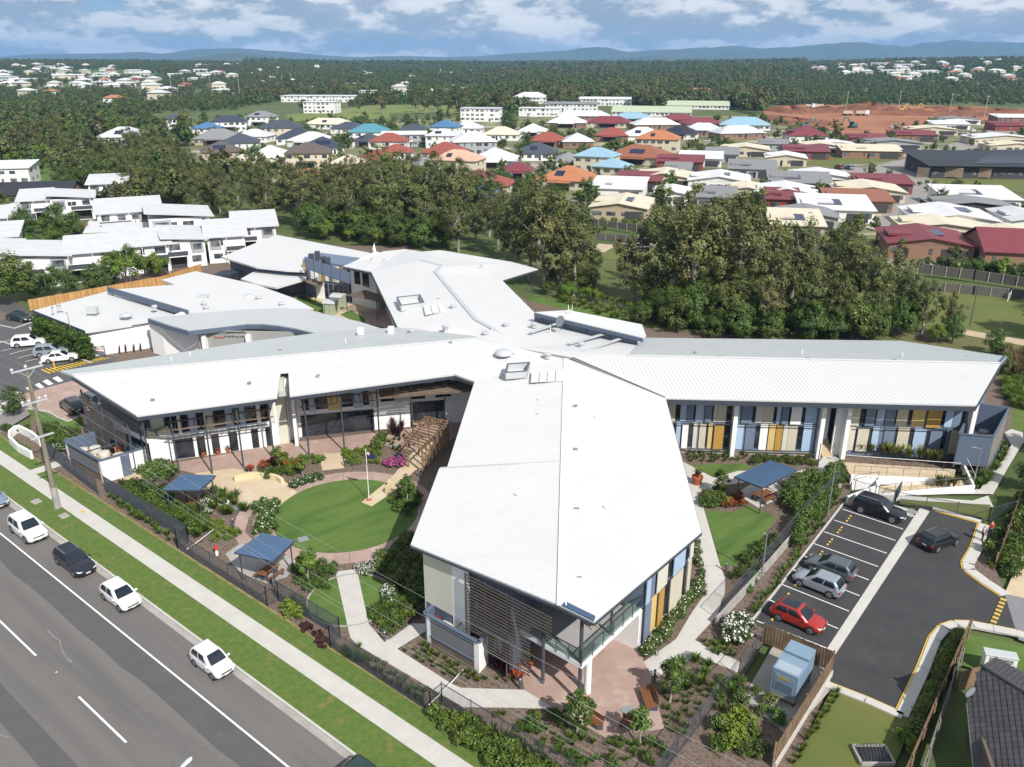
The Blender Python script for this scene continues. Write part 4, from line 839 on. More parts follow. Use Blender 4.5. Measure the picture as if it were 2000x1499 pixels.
def on_sign(u,v):p=W(u,v,S0_-V(0,.08),S1_-V(0,.08));return p
M_BLK=mat('black_lettering',(.02,.02,.02),.6)
sg=HOME
text('Sunnex Grove Residential Aged Care',on_sign(447,650),(R(90),0,aS),.33,M_BLK,sg)
text('Carefind',on_sign(427,661),(R(90),R(-0),aS),.42,M_RED,sg);text('for the life you want',on_sign(458,659),(R(90),0,aS),.36,M_BLK,sg)
p0,p1=on_sign(420,653),on_sign(477,649);m=MB();m.beam(p0,p1,.02,.03);m.build('sign_rule',M_BLK,HOME)
# ---- single-storey entry building (left) and rear pavilion
LOW=thing('day_centre','low white single-storey building with green creeper wall beside the left car park','building',(-60,122,0))
def roofL(px,z,th=.3,par=LOW,material=None):m=MB();m.slab(Gs(px,z),th);return m.build('roof',material or M_ROOF,par)
roofL([(64,607),(211,569),(367,612),(310,627),(167,648)],4.0)
roofL([(211,567),(342,556),(315,547),(382,530),(500,556),(572,582),(612,603),(560,604),(460,608),(367,612)],4.75)
m=MB();m.beam(G(211,566,4.9),G(367,612,4.9),.3,.9);m.build('parapet',M_SLATE,LOW)
m=MB();m.prism(Gs([(72,608),(170,646),(304,626),(362,611),(211,572)],3.7),0,3.7);m.build('wall',M_WHITE,LOW)
m=MB();P_=Gs([(222,574),(345,562),(330,552),(385,536),(495,560),(562,584),(595,603),(380,612)],4.4)
m.prism(P_,0,4.4);m.build('wall',M_WHITE,LOW)
m=MB();a_,b_=G(64,609,3.8),G(167,650,3.8);m.beam(a_,b_,.15,.45);m.beam(b_,G(310,629,3.85),.12,.16);m.build('fascia',M_FASC,LOW)
wl0,wl1=G(176,704),G(305,690)
m=MB();q0,q1=V(-60.0,110.2),V(-51.6,113.6)
m=MB();a_=G(169,650,3.7);b_=G(296,633,3.7);a_.z=b_.z=0;m.prism([a_+V(0,.2),b_+V(0,.2),b_+V(0,.6),a_+V(0,.6)],0,3.68);m.build('wall',M_WHITE,LOW)
m=MB();c_=G(66,609,3.7);c_.z=0;a2=a_+V(-.1,.4);m.prism([c_+V(.5,-.1),a2+V(-.3,-.2),a2+V(.2,.3),c_+V(1,.3)],0,3.6);m.build('wall',M_FASC,LOW)
for u,v in((103,611),(113,607),(118,606)):
 m=MB();p=G(u,v,4.5);m.tube(p,p+V(0,0,.8),.12);m.tube(p+V(0,0,.8),p+V(.3,-.1,.95),.15);m.build('exhaust_cowl',mat('galvanised_cowl',(.42,.43,.45),.45),LOW)
for u,v in((181,606),(398,582)):
 m=MB();m.box(G(u,v,4.8),(1.4,1.1,.9));m.build('roof_vent_box',M_ROOFG,LOW)
for u,v in((246,617),(486,580)):
 m=MB();m.lathe(G(u,v,4.6),[(.9,0),(.9,.15),(.5,.4),(0,.45)],16);m.build('roof_dome',M_ROOFG,LOW)
for u,v in((399,596),(403,604),(302,603),(505,585),(550,597)):
 m=MB();m.lathe(G(u,v,4.75),[(.35,0),(.35,.3),(.5,.32),(.4,.5),(0,.52)],10);m.build('roof_fan',MATS['galvanised_cowl'],LOW)
PAV=thing('rear_pavilion','white rear pavilion with slate screen roof behind the rear wing','building',(-45,155,0))
roofL([(432,502),(540,459),(732,496),(670,520),(600,500),(595,530),(560,528),(500,522)],5.2,.3,PAV)
roofL([(470,545),(515,520),(560,528),(600,520),(598,545),(540,562),(500,555)],4.0,.3,PAV)
m=MB();m.prism(Gs([(448,505),(540,466),(715,499),(662,518),(560,527),(500,519)],4.9),0,4.9);m.build('wall',M_SLATE,PAV)
m=MB();P_=Gs([(595,502),(682,527),(676,552),(600,528)],0);a_,b_=G(595,502,8.2),G(685,533,8.2)
b0=G(600,525,6.8);b1=G(684,555,6.8);m.slab([a_,b_,b1,b0],.12);m.build('screen_roof',M_SLATE,PAV)
for k in range(6):
 m=MB();q=a_.lerp(b_,k/5);r_=b0.lerp(b1,k/5-.03);m.beam(q+V(0,0,.05),r_+V(0,0,.05),.08,.08);m.build('screen_strut',M_FASC,PAV)
m=MB();w0,w1=G(598,578),G(684,592);m.prism([w0,w1,w1+V(1,6),w0+V(1,6)],0,6.7);m.build('wall',M_GBLUE,PAV)
for i,c in enumerate('ogwltowgtwog'):
 L2=(w1-w0).length;panel(w0,w1,L2*i/12,L2*(i+.85)/12,3.4,6.3,CM[c],.2,parent=PAV)
for i in range(5):
 L2=(w1-w0).length;panel(w0,w1,L2*(.45+i*.11),L2*(.52+i*.11),.2,2.8,M_GLASS,.05,.05,'glazed_door',PAV)
m=MB();p=G(640,583);m.box(p+V(-.4,1,2.9),(2.4,2.6,5.8),R(-18));m.build('bay',M_WHITE,PAV)
# rear wing end wall with two windows
rw0,rw1=G(688,592),G(738,606)
m=MB();m.prism([rw0,rw1,rw1+V(3,8),rw0+V(3,10)],0,7.0);m.build('wall',M_WHITE,HOME)
Lr=(rw1-rw0).length;window(rw0,rw1,Lr*.18,Lr*.38,3.8,6.1,.06,0);window(rw0,rw1,Lr*.5,Lr*.72,3.7,6.0,.06,0)
for u,v in((608,505),(620,500),(632,510),(640,512)):
 m=MB();m.box(G(u,v,7.9),(.8,.8,1.6));m.build('condenser',M_STEEL,PAV)
def pergola(name,label,px,z,posts,n,material=M_BROWN,gap=.5):
 P_=Gs(px,z);t=thing(name,label,'pergola',(P_[0].x,P_[0].y,0))
 for k in range(n):
  m=MB();m.beam(P_[0].lerp(P_[1],k/(n-1)),P_[3].lerp(P_[2],k/(n-1)),.14,.08);m.build('slat',material,t)
 for a_,b_ in((0,1),(3,2)):m=MB();m.beam(P_[a_]-V(0,0,.12),P_[b_]-V(0,0,.12),.12,.16);m.build('beam',material,t)
 for k in posts:m=MB();m.tube(V(P_[k].x,P_[k].y),P_[k],.07);m.build('post',M_STEEL,t)
pergola('pergola','dark slatted pergola over the rear courtyard tables',[(676,577),(712,567),(762,583),(735,588)],3.2,[0,3,2],14)
pergola('pergola','flat brown pergola roof beside the white bay of the rear pavilion',[(580,547),(594,541),(632,551),(614,557)],3.2,[0,3],16)
for i,(u,v,lb)in enumerate([(646,616,'pale green garden shed with double doors behind the porch roof'),(660,603,'second green garden shed with a curved roof beside the courtyard')]):
 p=G(u,v);t=thing('garden_shed',lb,'shed',p,0,'courtyard sheds');mm=mat('pale_green_steel',(.34,.38,.27),.6)
 m=MB();m.box(p+V(0,1,1.0),(2.0,2.0,2.0),R(-15));m.build('wall',mm,t)
 m=MB();rg=[]
 for s_ in(-1.1,1.1):rg.append([p+V(s_*math.cos(R(-15))+1.15*math.cos(a_)*math.sin(R(15)),1+s_*math.sin(R(-15))+1.15*math.cos(a_)*math.cos(R(15)),1.95+.45*math.sin(a_))for a_ in[math.pi*k/8 for k in range(9)]])
 m.loft(rg);m.build('roof',M_ROOFG,t)
 for s_ in(-.35,.35):m=MB();m.box(p+V(s_-.25,-.06,.95),(.62,.06,1.7),R(-15));m.build('door',mm,t)
 # ================================================================ VEGETATION
M_EUC=leafmat('eucalypt_leaves',(0.045,0.062,0.016),(0.175,0.215,0.058))
M_EUC2=leafmat('brownish_eucalypt_leaves',(0.055,0.062,0.020),(0.200,0.212,0.066))
M_BRD=leafmat('broadleaf_leaves',(0.034,0.066,0.015),(0.135,0.205,0.038))
M_BRT=leafmat('bright_leaves',(0.055,0.105,0.014),(0.18,0.26,0.03))
M_SHR=leafmat('shrub_leaves',(0.030,0.062,0.012),(0.125,0.195,0.028))
M_SHW=leafmat('white_flowering_shrub',(0.028,0.058,0.012),(0.105,0.170,0.026),(0.75,0.75,0.70))
M_SHR_R=leafmat('red_flowering_shrub',(0.025,0.05,0.012),(0.08,0.12,0.02),(0.55,0.06,0.025))
M_SHP=leafmat('pink_flowering_shrub',(0.025,0.05,0.012),(0.07,0.11,0.03),(0.52,0.08,0.32))
M_DKRED=leafmat('dark_red_leaves',(0.025,0.008,0.012),(0.09,0.025,0.03))
M_CYC=leafmat('yellow_green_fronds',(0.05,0.08,0.012),(0.22,0.24,0.05))
M_DRYG=leafmat('dry_reeds',(0.10,0.065,0.03),(0.26,0.18,0.08))
M_BARK=mat('pale_gum_bark',(0.36,0.32,0.27),0.9,(0.20,0.17,0.14),1.2,0.7,6,stretch=(1,1,.3))
M_BARKD=mat('dark_bark',(0.11,0.085,0.065),0.95,(0.07,0.055,0.045),2,0.7,6)
def rdir(rn):
 while True:
  v_=Vector((rn.uniform(-1,1),rn.uniform(-1,1),rn.uniform(-1,1)))
  if 0.05<v_.length<1:return v_.normalized()
def cards(mb,clumps,per,size,rn,asp=0.55,up=0.35,flower=0.0,fsz=1.0,out=0.8,ctr=None,tn=.2):
 for c,r,tt in clumps:
  for _ in range(per):
   d=rdir(rn);p=Vector(c)+d*(r*(rn.random()**0.45))*1.0
   n=d*out+rdir(rn)*0.8+Vector((0,0,up))
   if ctr:n+=(p-ctr).normalized()*1.1
   n.normalize();t=n.cross(rdir(rn)).normalized();b=n.cross(t)
   fl=rn.random()<flower and d.z>-.1
   l=size*rn.uniform(0.65,1.25)*(fsz if fl else 1);w_=l*(0.9 if fl else asp)
   tint=2.0 if fl else max(0.0,min(1.0,tt+rn.gauss(0,tn)))
   if abs(tint-.5)<1e-5:tint=.51
   mb.add([p-t*l/2,p-b*w_/2+t*l*.1,p+t*l/2,p+b*w_/2+t*l*.1],[(0,1,2,3)],tint)
def limb(mb,p,q,r0,r1,rn,seg=4,wob=0.06):
 pts=[p.lerp(q,i/seg)+(Vector((rn.uniform(-1,1),rn.uniform(-1,1),0))*(q-p).length*wob if 0<i<seg else Vector())for i in range(seg+1)]
 mb.path(pts,[r0+(r1-r0)*i/seg for i in range(seg+1)],6);return pts
def tree_proto(name,H,cw,base,nclump,per,size,lm,bm,seed,cr=(0.9,1.7),style='euc',limbs=7):
 """returns maker for a thing with trunk and crown; H height, cw crown half width, base = crown base fraction"""
 def mk():
  rn=random.Random(seed);tr=MB();cr_=MB();clumps=[]
  lean=Vector((rn.uniform(-.06,.06)*H,rn.uniform(-.06,.06)*H,0))
  topp=Vector((lean.x,lean.y,H*0.86));r0=H*0.018+.04
  tp=limb(tr,Vector((0,0,-.4)),topp*(0.62 if style=='euc' else.5),r0,r0*.55,rn,5,.03)
  fork=tp[-1]
  for i in range(nclump):
   for _t in range(30):
    d=rdir(rn);f=rn.random()**.5
    z=base+(1-base)*(0.5+0.5*d.z*f)
    # crown outline: eucalypts are ragged and widest two thirds up, broadleaf domes widest low down
    k=(z-base)/(1-base)
    prof=(math.sin(math.pi*min(1,max(0,.14+.70*k)))if style=='euc' else(math.sqrt(max(0,1-max(0,k-.3)**2/.49))*(.6+min(1,k*3)*.4)))
    x,y=d.x*f*cw*prof,d.y*f*cw*prof
    c=Vector((x+lean.x*k,y+lean.y*k,z*H));r=rn.uniform(*cr)*cw/5.0
    if all((c-q[0]).length>.55*(r+q[1])*.6 for q in clumps):break
   clumps.append((c,r,rn.uniform(.2,.75)))
  for i,(c,r,t)in enumerate(sorted(clumps,key=lambda q:rn.random())[:limbs]):
   st=tp[rn.choice((3,4,5))];limb(tr,st,st.lerp(c,.92),r0*.38,r0*.09,rn,3,.07)
  cards(cr_,clumps,per,size,rn,ctr=Vector((lean.x*.5,lean.y*.5,H*(base+.35*(1-base)))),tn=.13)
  root=thing(name,'tree','tree');tr.build('trunk',bm,root);cr_.build('crown',lm,root);return root
 return mk
EUC=[Stamp(tree_proto('eucalyptus_tree',18,5.5,.17,54,90,.52,M_EUC if i%2==0 else M_EUC2,M_BARK,100+i,cr=(.55,1.35),limbs=20))for i in range(5)]
BRD=[Stamp(tree_proto('broadleaf_tree',9,3.9,.10,64,80,.44,M_BRD,M_BARKD,200+i,style='brd'))for i in range(3)]
BRT=[Stamp(tree_proto('leafy_tree',7,3.4,.22,36,120,.42,M_BRT,M_BARKD,300+i,style='brd'))for i in range(2)]
SAP=[Stamp(tree_proto('young_tree',3.0,0.95,.34,22,60,.22,M_SHR if i else M_BRT,M_BARK,400+i,cr=(1.0,1.8),style='brd',limbs=6))for i in range(2)]
FRAN=Stamp(tree_proto('spreading_tree',3.4,2.1,.45,24,90,.26,M_BRD,M_BARK,450,style='brd',limbs=8))
def shrub_proto(name,lm,r,h,n,per,size,seed,flower=0.0,fsz=1.0):
 def mk(raw=False):
  rn=random.Random(seed);cr_=MB();cl=[]
  for i in range(n):
   d=rdir(rn);d.z=abs(d.z);cl.append((Vector((d.x*r*.7,d.y*r*.7,h*.25+d.z*h*.5)),r*rn.uniform(.3,.5),rn.uniform(.15,.8)))
  cards(cr_,cl,per,size,rn,.6,.5,flower,fsz)
  if raw:return cr_,lm
  root=thing(name,'shrub','shrub');cr_.build('foliage',lm,root)
  st=MB();
  for k in range(4):a_=k*1.57+.4;st.tube((0,0,-.05),(math.cos(a_)*r*.5,math.sin(a_)*r*.5,h*.55),.02,.01,5)
  st.build('stem',M_BARKD,root);return root
 return mk
def strappy_proto(name,lm,h,r,n,seed,wd=.06,arch=.7):
 def mk(raw=False):
  rn=random.Random(seed);b=MB()
  for i in range(n):
   a_=rn.uniform(0,6.283);L_=h*rn.uniform(.7,1.25);sp=r*rn.uniform(.25,1.0);t=rn.uniform(.1,.95)
   ca,sa=math.cos(a_),math.sin(a_);pts=[]
   for k in range(4):
    f=k/3;pts.append(Vector((ca*sp*f**1.3,sa*sp*f**1.3,L_*(f-arch*(sp/r)*.55*f*f)+.02)))
   for k in range(3):
    w0,w1=wd*(1-.8*(k/3)**2),wd*(1-.9*((k+1)/3)**2);s_=Vector((-sa,ca,0))
    b.add([pts[k]-s_*w0,pts[k]+s_*w0,pts[k+1]+s_*w1,pts[k+1]-s_*w1],[(0,1,2,3)],t if abs(t-.5)>.01 else.52)
  if raw:return b,lm
  root=thing(name,'plant','plant');b.build('leaves',lm,root);return root
 return mk
SH={'round':[Stamp(shrub_proto('shrub',M_SHR,.62,.95,16,34,.17,500+i))for i in range(3)],'dark':[Stamp(shrub_proto('shrub',M_BRD,.7,1.1,18,36,.17,520+i))for i in range(2)],'bright':[Stamp(shrub_proto('shrub',M_BRT,.55,.8,14,32,.15,530+i))for i in range(2)],'white':[Stamp(shrub_proto('flowering_shrub',M_SHW,.6,.95,16,36,.15,540+i,.10,.9))for i in range(2)],'whitebig':[Stamp(shrub_proto('flowering_shrub',M_SHW,.62,1.0,18,40,.15,545,.30,1.0))],'red':[Stamp(shrub_proto('flowering_shrub',M_SHR_R,.5,.75,14,34,.13,550+i,.42,1.0))for i in range(2)],'pink':[Stamp(shrub_proto('flowering_shrub',M_SHP,.5,.65,14,34,.13,560,.6,1.0))],'purple':[Stamp(shrub_proto('low_shrub',M_DKRED,.45,.4,10,36,.13,565))],'strap':[Stamp(strappy_proto('strappy_plant',M_SHR,.95,.75,70,570+i))for i in range(3)],'strapd':[Stamp(strappy_proto('grass_tuft',M_SHR,.55,.4,40,580,.035))],'cordy':[Stamp(strappy_proto('cordyline',M_DKRED,1.7,.75,60,590,.07,.5))],'cycad':[Stamp(strappy_proto('cycad',M_CYC,1.5,1.0,46,595,.09,.8))],'reed':[Stamp(strappy_proto('reed_clump',M_DRYG,1.5,.7,70,598,.05,.4))],'ggrass':[Stamp(strappy_proto('grass_clump',M_BRT,1.1,.8,70,599,.05,.5))]}
def inpoly(x,y,P_):
 c=False;j=len(P_)-1
 for i in range(len(P_)):
  if(P_[i][1]>y)!=(P_[j][1]>y)and x<(P_[j][0]-P_[i][0])*(y-P_[i][1])/(P_[j][1]-P_[i][1])+P_[i][0]:c=not c
  j=i
 return c
AVOID=[]
RNV=random.Random(77)
def spread(px,n,sep,world=None,avoid=False,rn=None,tries=60):
 rn=rn or RNV;P_=world or[(p.x,p.y)for p in Gs(px)];xs=[p[0]for p in P_];ys_=[p[1]for p in P_];out=[]
 for _ in range(n):
  for _t in range(tries):
   x,y=rn.uniform(min(xs),max(xs)),rn.uniform(min(ys_),max(ys_))
   if not inpoly(x,y,P_):continue
   if any((x-q[0])**2+(y-q[1])**2<sep*sep for q in out):continue
   if avoid and any((x-q[0])**2+(y-q[1])**2<q[2]*q[2]for q in AVOID):continue
   out.append((x,y));break
 return out
RAW={}
def mass(kind,pts,sc,name,label,stuff,z=0.0,cat='hedge'):
 big=MB();lm=None
 for x,y in pts:
  st=RNV.choice(SH[kind]);k=id(st)
  if k not in RAW:RAW[k]=st.maker(True)
  src,lm=RAW[k];s=RNV.uniform(*sc);a_=RNV.uniform(0,6.28);ca,sa=math.cos(a_)*s,math.sin(a_)*s
  o=len(big.v);big.v+=[(x+p[0]*ca-p[1]*sa,y+p[0]*sa+p[1]*ca,z+p[2]*s)for p in src.v]
  big.f+=[tuple(i+o for i in f)for f in src.f];dt=RNV.uniform(-.12,.12);big.t+=[t if t>1.5 else max(0,min(1,t+dt))for t in src.t];big.m+=[0]*len(src.f)
 if not big.f:return
 if stuff:o=big.build(name,lm);o['kind']='stuff';o['label']=label
 else:
  c=pts[len(pts)//2];t=thing(name,label,cat,(c[0],c[1],0));big.build('foliage',lm,t)
GRASSY={'strapd':'grass_tufts','ggrass':'long_grass','reed':'reeds'}
def bed(kind,px,n,label,sc=(.8,1.2),sep=.55,z=0.0,hedge=False):
 if kind in GRASSY or hedge:return mass(kind,spread(px,n,sep),sc,GRASSY.get(kind,hedge if isinstance(hedge,str)else 'hedge'),label,kind in GRASSY,z,'shrub' if isinstance(hedge,str)else 'hedge')
 for x,y in spread(px,n,sep):
  s=RNV.uniform(*sc);RNV.choice(SH[kind]).put(label,(x,y,z),RNV.uniform(0,6.28),s,label)
def row(kind,px,n,label,sc=(.8,1.2),jit=.15,z=0.0,hedge=False):
 mpts=[]
 P_=Gs(px);seg=[(P_[i+1]-P_[i]).length for i in range(len(P_)-1)];T_=sum(seg)
 for k in range(n):
  t=T_*(k+.5)/n;i=0
  while i<len(seg)-1 and t>seg[i]:t-=seg[i];i+=1
  p=P_[i].lerp(P_[i+1],t/seg[i]);s=RNV.uniform(*sc)
  if kind in GRASSY or hedge:mpts.append((p.x+RNV.uniform(-jit,jit),p.y+RNV.uniform(-jit,jit)));continue
  RNV.choice(SH[kind]).put(label,(p.x+RNV.uniform(-jit,jit),p.y+RNV.uniform(-jit,jit),z),RNV.uniform(0,6.28),s,label)
 if mpts:mass(kind,mpts,sc,GRASSY.get(kind,'hedge'),label,kind in GRASSY,z)
def tree(st,u,v,sc,label,group=None,z=0):st.put(label,G(u,v)+V(0,0,z),RNV.uniform(0,6.28),sc,group)
# ---- courtyard and street garden beds
bed('round',[(225,940),(300,952),(330,985),(400,1010),(385,1045),(330,1020),(260,975)],26,'leafy green shrub between the street fence and the first blue-roofed shelter',(1.0,1.5),.6)
bed('strap',[(235,945),(300,960),(345,1000),(392,1040),(360,1045),(270,985)],18,'strappy green plant between the street fence and the first shelter',(.8,1.2))
bed('strap',[(405,962),(470,972),(484,1000),(440,1012),(400,985)],22,'strappy plant in the bed right of the first shelter',(.8,1.1),.45)
bed('strap',[(345,1005),(395,1000),(410,1040),(385,1055)],12,'strappy plant in front of the first shelter',(.9,1.3))
bed('bright',[(400,1018),(462,1035),(466,1052),(425,1060)],10,'low bright shrub beside the pink curved path',(.8,1.2))
bed('whitebig',[(388,985),(412,992),(408,1012),(392,1008)],4,'white flowering shrub at the corner of the first shelter',(.8,1.1))
row('strapd',[(212,972),(350,1066)],16,'small tuft in the mulch outside the dark set-back fence',(.9,1.6),.25)
row('round',[(235,985),(310,1035)],5,'small shrub in the mulch outside the dark set-back fence',(.6,.9),.2)
tree(FRAN,310,962,1.0,'spreading tree with pale trunk beside the first blue-roofed shelter')
bed('white',[(255,915),(300,905),(340,915),(335,930),(280,935)],10,'white flowering shrub at the corner of the left wing',(1.0,1.4),.6)
bed('red',[(485,922),(535,903),(590,905),(588,915),(520,920),(490,930)],12,'red flowering shrub in the courtyard bed',(.9,1.3),.5)
bed('bright',[(540,905),(625,893),(630,918),(580,928),(545,925)],16,'bright green mound in the courtyard bed beside the red flowers',(.8,1.2),.5)
bed('round',[(500,925),(560,920),(575,930),(520,935)],8,'green shrub in front of the red flowering courtyard bed',(.7,1.0),.5)
tree(SAP[0],547,920,.95,'slim young tree among the red flowering shrubs');tree(SAP[0],592,930,.75,'small bright tree at the edge of the white flowering hedge')
bed('bright',[(672,884),(725,872),(740,880),(745,908),(680,912)],22,'clipped bright mound in the bed behind the flagpole',(.7,1.0),.5)
bed('pink',[(748,898),(790,892),(790,915),(750,912)],6,'magenta flowering shrub beside the black bowl',(1.0,1.4),.5)
bed('cordy',[(755,838),(785,842),(790,860),(765,860)],5,'dark red cordyline clump against the white courtyard wall',(.8,1.1),.5)
bed('dark',[(728,858),(748,855),(752,880),(735,885)],4,'large dark shrub in the bed behind the flagpole',(1.0,1.4))
bed('strapd',[(750,868),(800,850),(810,870),(760,890)],12,'grass tuft in the bed by the timber arbour')
row('white',[(567,955),(600,942),(628,935)],11,'white flowering hedge on the upper left rim of the round lawn',(.8,1.0),.2,hedge=True)
bed('white',[(498,990),(540,985),(535,1040),(505,1042)],16,'white flowering bush left of the round lawn',(.9,1.3),.5,hedge='flowering_shrub')
tree(SAP[1],796,985,1.05,'young tree in the bed on the right rim of the round lawn')
bed('dark',[(768,965),(805,950),(820,975),(812,1005),(778,1008)],16,'dark shrub in the bed on the right rim of the round lawn',(.7,1.0),.5)
tree(SAP[0],603,1140,1.1,'young tree right of the second blue-roofed shelter');bed('round',[(575,1118),(625,1100),(655,1112),(640,1150),(590,1160)],24,'green groundcover mass right of the second shelter',(.6,.95),.45,hedge=True)
bed('dark',[(735,1105),(800,1055),(818,1100),(818,1170),(770,1150)],34,'dark shaded shrub mass at the foot of the front wing',(1.0,1.4),.6,hedge=True)
bed('whitebig',[(700,1112),(740,1102),(738,1120),(705,1124)],9,'white flowering shrub where the concrete path meets the ring path',(.6,.8),.4)
bed('whitebig',[(755,1145),(770,1160),(768,1190),(756,1180)],7,'white flowering shrub beside the small round lawn',(.7,.9),.4)
bed('round',[(725,1200),(765,1180),(815,1170),(820,1200),(770,1235),(740,1232)],20,'green shrub between the small round lawn and the front wing',(.9,1.3),.55)
bed('bright',[(562,1190),(588,1180),(590,1205),(570,1210)],5,'bright green shrub outside the street fence',(1.2,1.6),.4)
row('purple',[(590,1222),(640,1262)],5,'low dark purple shrub outside the street fence',(.9,1.2),.2)
bed('strapd',[(700,1268),(830,1352),(838,1385),(660,1275)],36,'wispy grass tuft along the inside of the street fence',(.8,1.3),.4)
bed('strapd',[(785,1272),(830,1262),(925,1320),(985,1330),(900,1338)],30,'grass tuft in the mulch in front of the front wing plant yard',(.6,1.1),.4)
bed('bright',[(832,1238),(850,1236),(850,1248),(836,1250)],3,'bright shrub at the left corner of the front wing plant yard',(.6,.8),.3)
bed('cordy',[(955,1305),(985,1285),(995,1315),(975,1325)],4,'dark red cordyline beside the white yard wall of the front wing',(.8,1.0),.4)
bed('red',[(985,1305),(1010,1300),(1015,1335),(1000,1340)],5,'orange red flowering shrub at the left edge of the patio',(.8,1.1),.4)
bed('round',[(845,1400),(875,1395),(1000,1455),(1100,1535),(1000,1520),(900,1440)],44,'dense green hedge outside the street fence beside the patio path',(1.0,1.4),.6,hedge=True)
bed('strap',[(900,1410),(1060,1495),(1000,1490)],14,'strappy plant outside the street fence beside the patio path',(.8,1.2))
bed('round',[(960,1395),(1090,1400),(1180,1452),(1290,1450),(1310,1480),(1250,1520),(1120,1500),(1010,1430)],24,'small green shrub in the mulch below the patio',(.4,.8),.6)
bed('strapd',[(960,1395),(1090,1400),(1180,1452),(1290,1450),(1310,1480),(1250,1520),(1120,1500),(1010,1430)],36,'grass tuft in the mulch below the patio',(.6,1.2),.4)
tree(SAP[1],1126,1435,1.15,'young tree at the lower left edge of the patio');tree(SAP[1],1250,1452,.95,'young tree at the lower right edge of the patio');tree(SAP[1],1309,1372,1.15,'young tree right of the slatted benches')
row('white',[(1257,1282),(1300,1240),(1335,1190),(1372,1140)],30,'long white flowering hedge along the front wing panels',(.8,1.1),.3,hedge=True)
row('white',[(1372,1140),(1358,1080),(1350,1040)],8,'low hedge along the right side of the front wing',(.6,.9),.2,hedge=True)
bed('strap',[(1325,1305),(1365,1290),(1395,1310),(1390,1345),(1330,1370)],9,'strappy plant in the bed between patio and mesh fence',(.7,1.05),.9)
bed('strapd',[(1290,1350),(1400,1330),(1340,1440),(1300,1430)],26,'grass tuft in the bed between patio and mesh fence',(.6,1.2),.5)
bed('dark',[(1410,1330),(1500,1360),(1530,1420),(1470,1499),(1390,1470),(1400,1390)],15,'dark shrub in the bed below the generator',(.6,1.1),.9)
bed('strap',[(1400,1340),(1440,1335),(1440,1440),(1380,1470)],8,'strappy plant in the bed right of the mesh fence',(.7,1.0),.9)
bed('bright',[(1415,1400),(1460,1410),(1465,1460),(1420,1470)],6,'pale green rounded bush in the lower right bed',(1.1,1.6),.8,hedge='shrub')
bed('whitebig',[(1420,1230),(1450,1222),(1460,1250),(1430,1260)],7,'tall white flowering bush beside the wheel stops',(1.3,1.7),.5,hedge='flowering_shrub')
bed('strapd',[(1365,1250),(1420,1260),(1440,1285),(1390,1280)],16,'grass tuft in the bed below the white flowering bush',(.7,1.1),.4)
row('dark',[(1632,928),(1600,985),(1552,1048)],22,'dark climbing hedge along the car park retaining wall',(1.1,1.5),.3,.4,hedge=True)
row('round',[(1642,938),(1605,995),(1562,1052),(1545,1075)],20,'lighter leafy hedge overhanging the car park wall',(.9,1.2),.3,.3,hedge=True)
row('strapd',[(1640,972),(1585,1048),(1525,1128),(1468,1205)],34,'yellowish grass tuft along the car park kerb',(.9,1.4),.2)
bed('strapd',[(1338,884),(1460,890),(1470,900),(1345,905)],30,'low tuft in the bed below the right wing panels',(.7,1.1),.4)
bed('round',[(1465,893),(1580,896),(1590,910),(1470,908)],22,'low green groundcover hedge in the bed left of the ramp',(.5,.8),.5,hedge=True)
bed('red',[(1400,985),(1440,965),(1455,990),(1430,998)],9,'red flowering shrub beside the third shelter',(.8,1.1),.4);bed('dark',[(1376,970),(1400,955),(1415,985),(1380,992)],9,'dark shrub on the corner bed beside the third shelter',(.8,1.2),.5)
tree(SAP[1],1405,968,.95,'young tree on the corner bed left of the third shelter')
bed('dark',[(1530,960),(1580,930),(1610,950),(1570,1010),(1540,1005)],18,'dark shrub right of the third shelter',(1.0,1.6),.7)
row('cycad',[(1672,892),(1840,912)],9,'yellow green cycad along the top of the ramp',(.9,1.2),.2,.6);row('cycad',[(1822,955),(1866,955)],4,'yellow green cycad at the turn of the ramp',(.8,1.0),.1,.3)
bed('strap',[(1880,935),(1915,915),(1945,890),(1960,870),(1965,885),(1930,950),(1895,960)],26,'strappy plant below the raised slate yard',(.7,1.1),.45)
bed('round',[(1965,1010),(2010,960),(2060,980),(2040,1090),(1950,1140),(1920,1100)],34,'shrub along the right edge of the photo',(1.0,1.6),.7)
bed('round',[(1430,1130),(1470,1080),(1530,1050),(1490,1120),(1440,1180)],13,'shrub in the shade left of the car park retaining wall',(.7,1.2),.8)
row('dark',[(1872,1240),(1848,1288),(1818,1362),(1785,1436)],24,'dark hedge between the kerb and the long paling fence',(.7,1.0),.15,hedge=True)
bed('bright',[(1755,1440),(1785,1440),(1785,1470),(1760,1475)],4,'bright shrub beside the long paling fence',(.9,1.2),.4)
row('strapd',[(1640,1352),(1545,1499)],14,'grass tuft along the concrete edge of the paling fence',(.7,1.0),.15)
tree(BRD[0],28,812,.42,'small round tree beside the left driveway');bed('round',[(75,840),(120,830),(150,850),(120,885),(85,870)],14,'green shrub in the bed left of the plant yard',(1.0,1.5),.6)
bed('cycad',[(150,825),(160,822),(162,832),(152,835)],2,'yellow plant beside the left wing corner',(.7,.8),.3);bed('white',[(100,872),(128,868),(130,885),(108,890)],6,'white flowering shrub left of the plant yard',(.7,.9),.4)
row('round',[(0,838),(30,845),(60,840)],9,'low pale hedge beside the curved white entry wall',(.7,1.0),.3,hedge=True)
row('bright',[(30,866),(62,885)],4,'small plant inside the curved white planter',(.4,.5),.05,.3)
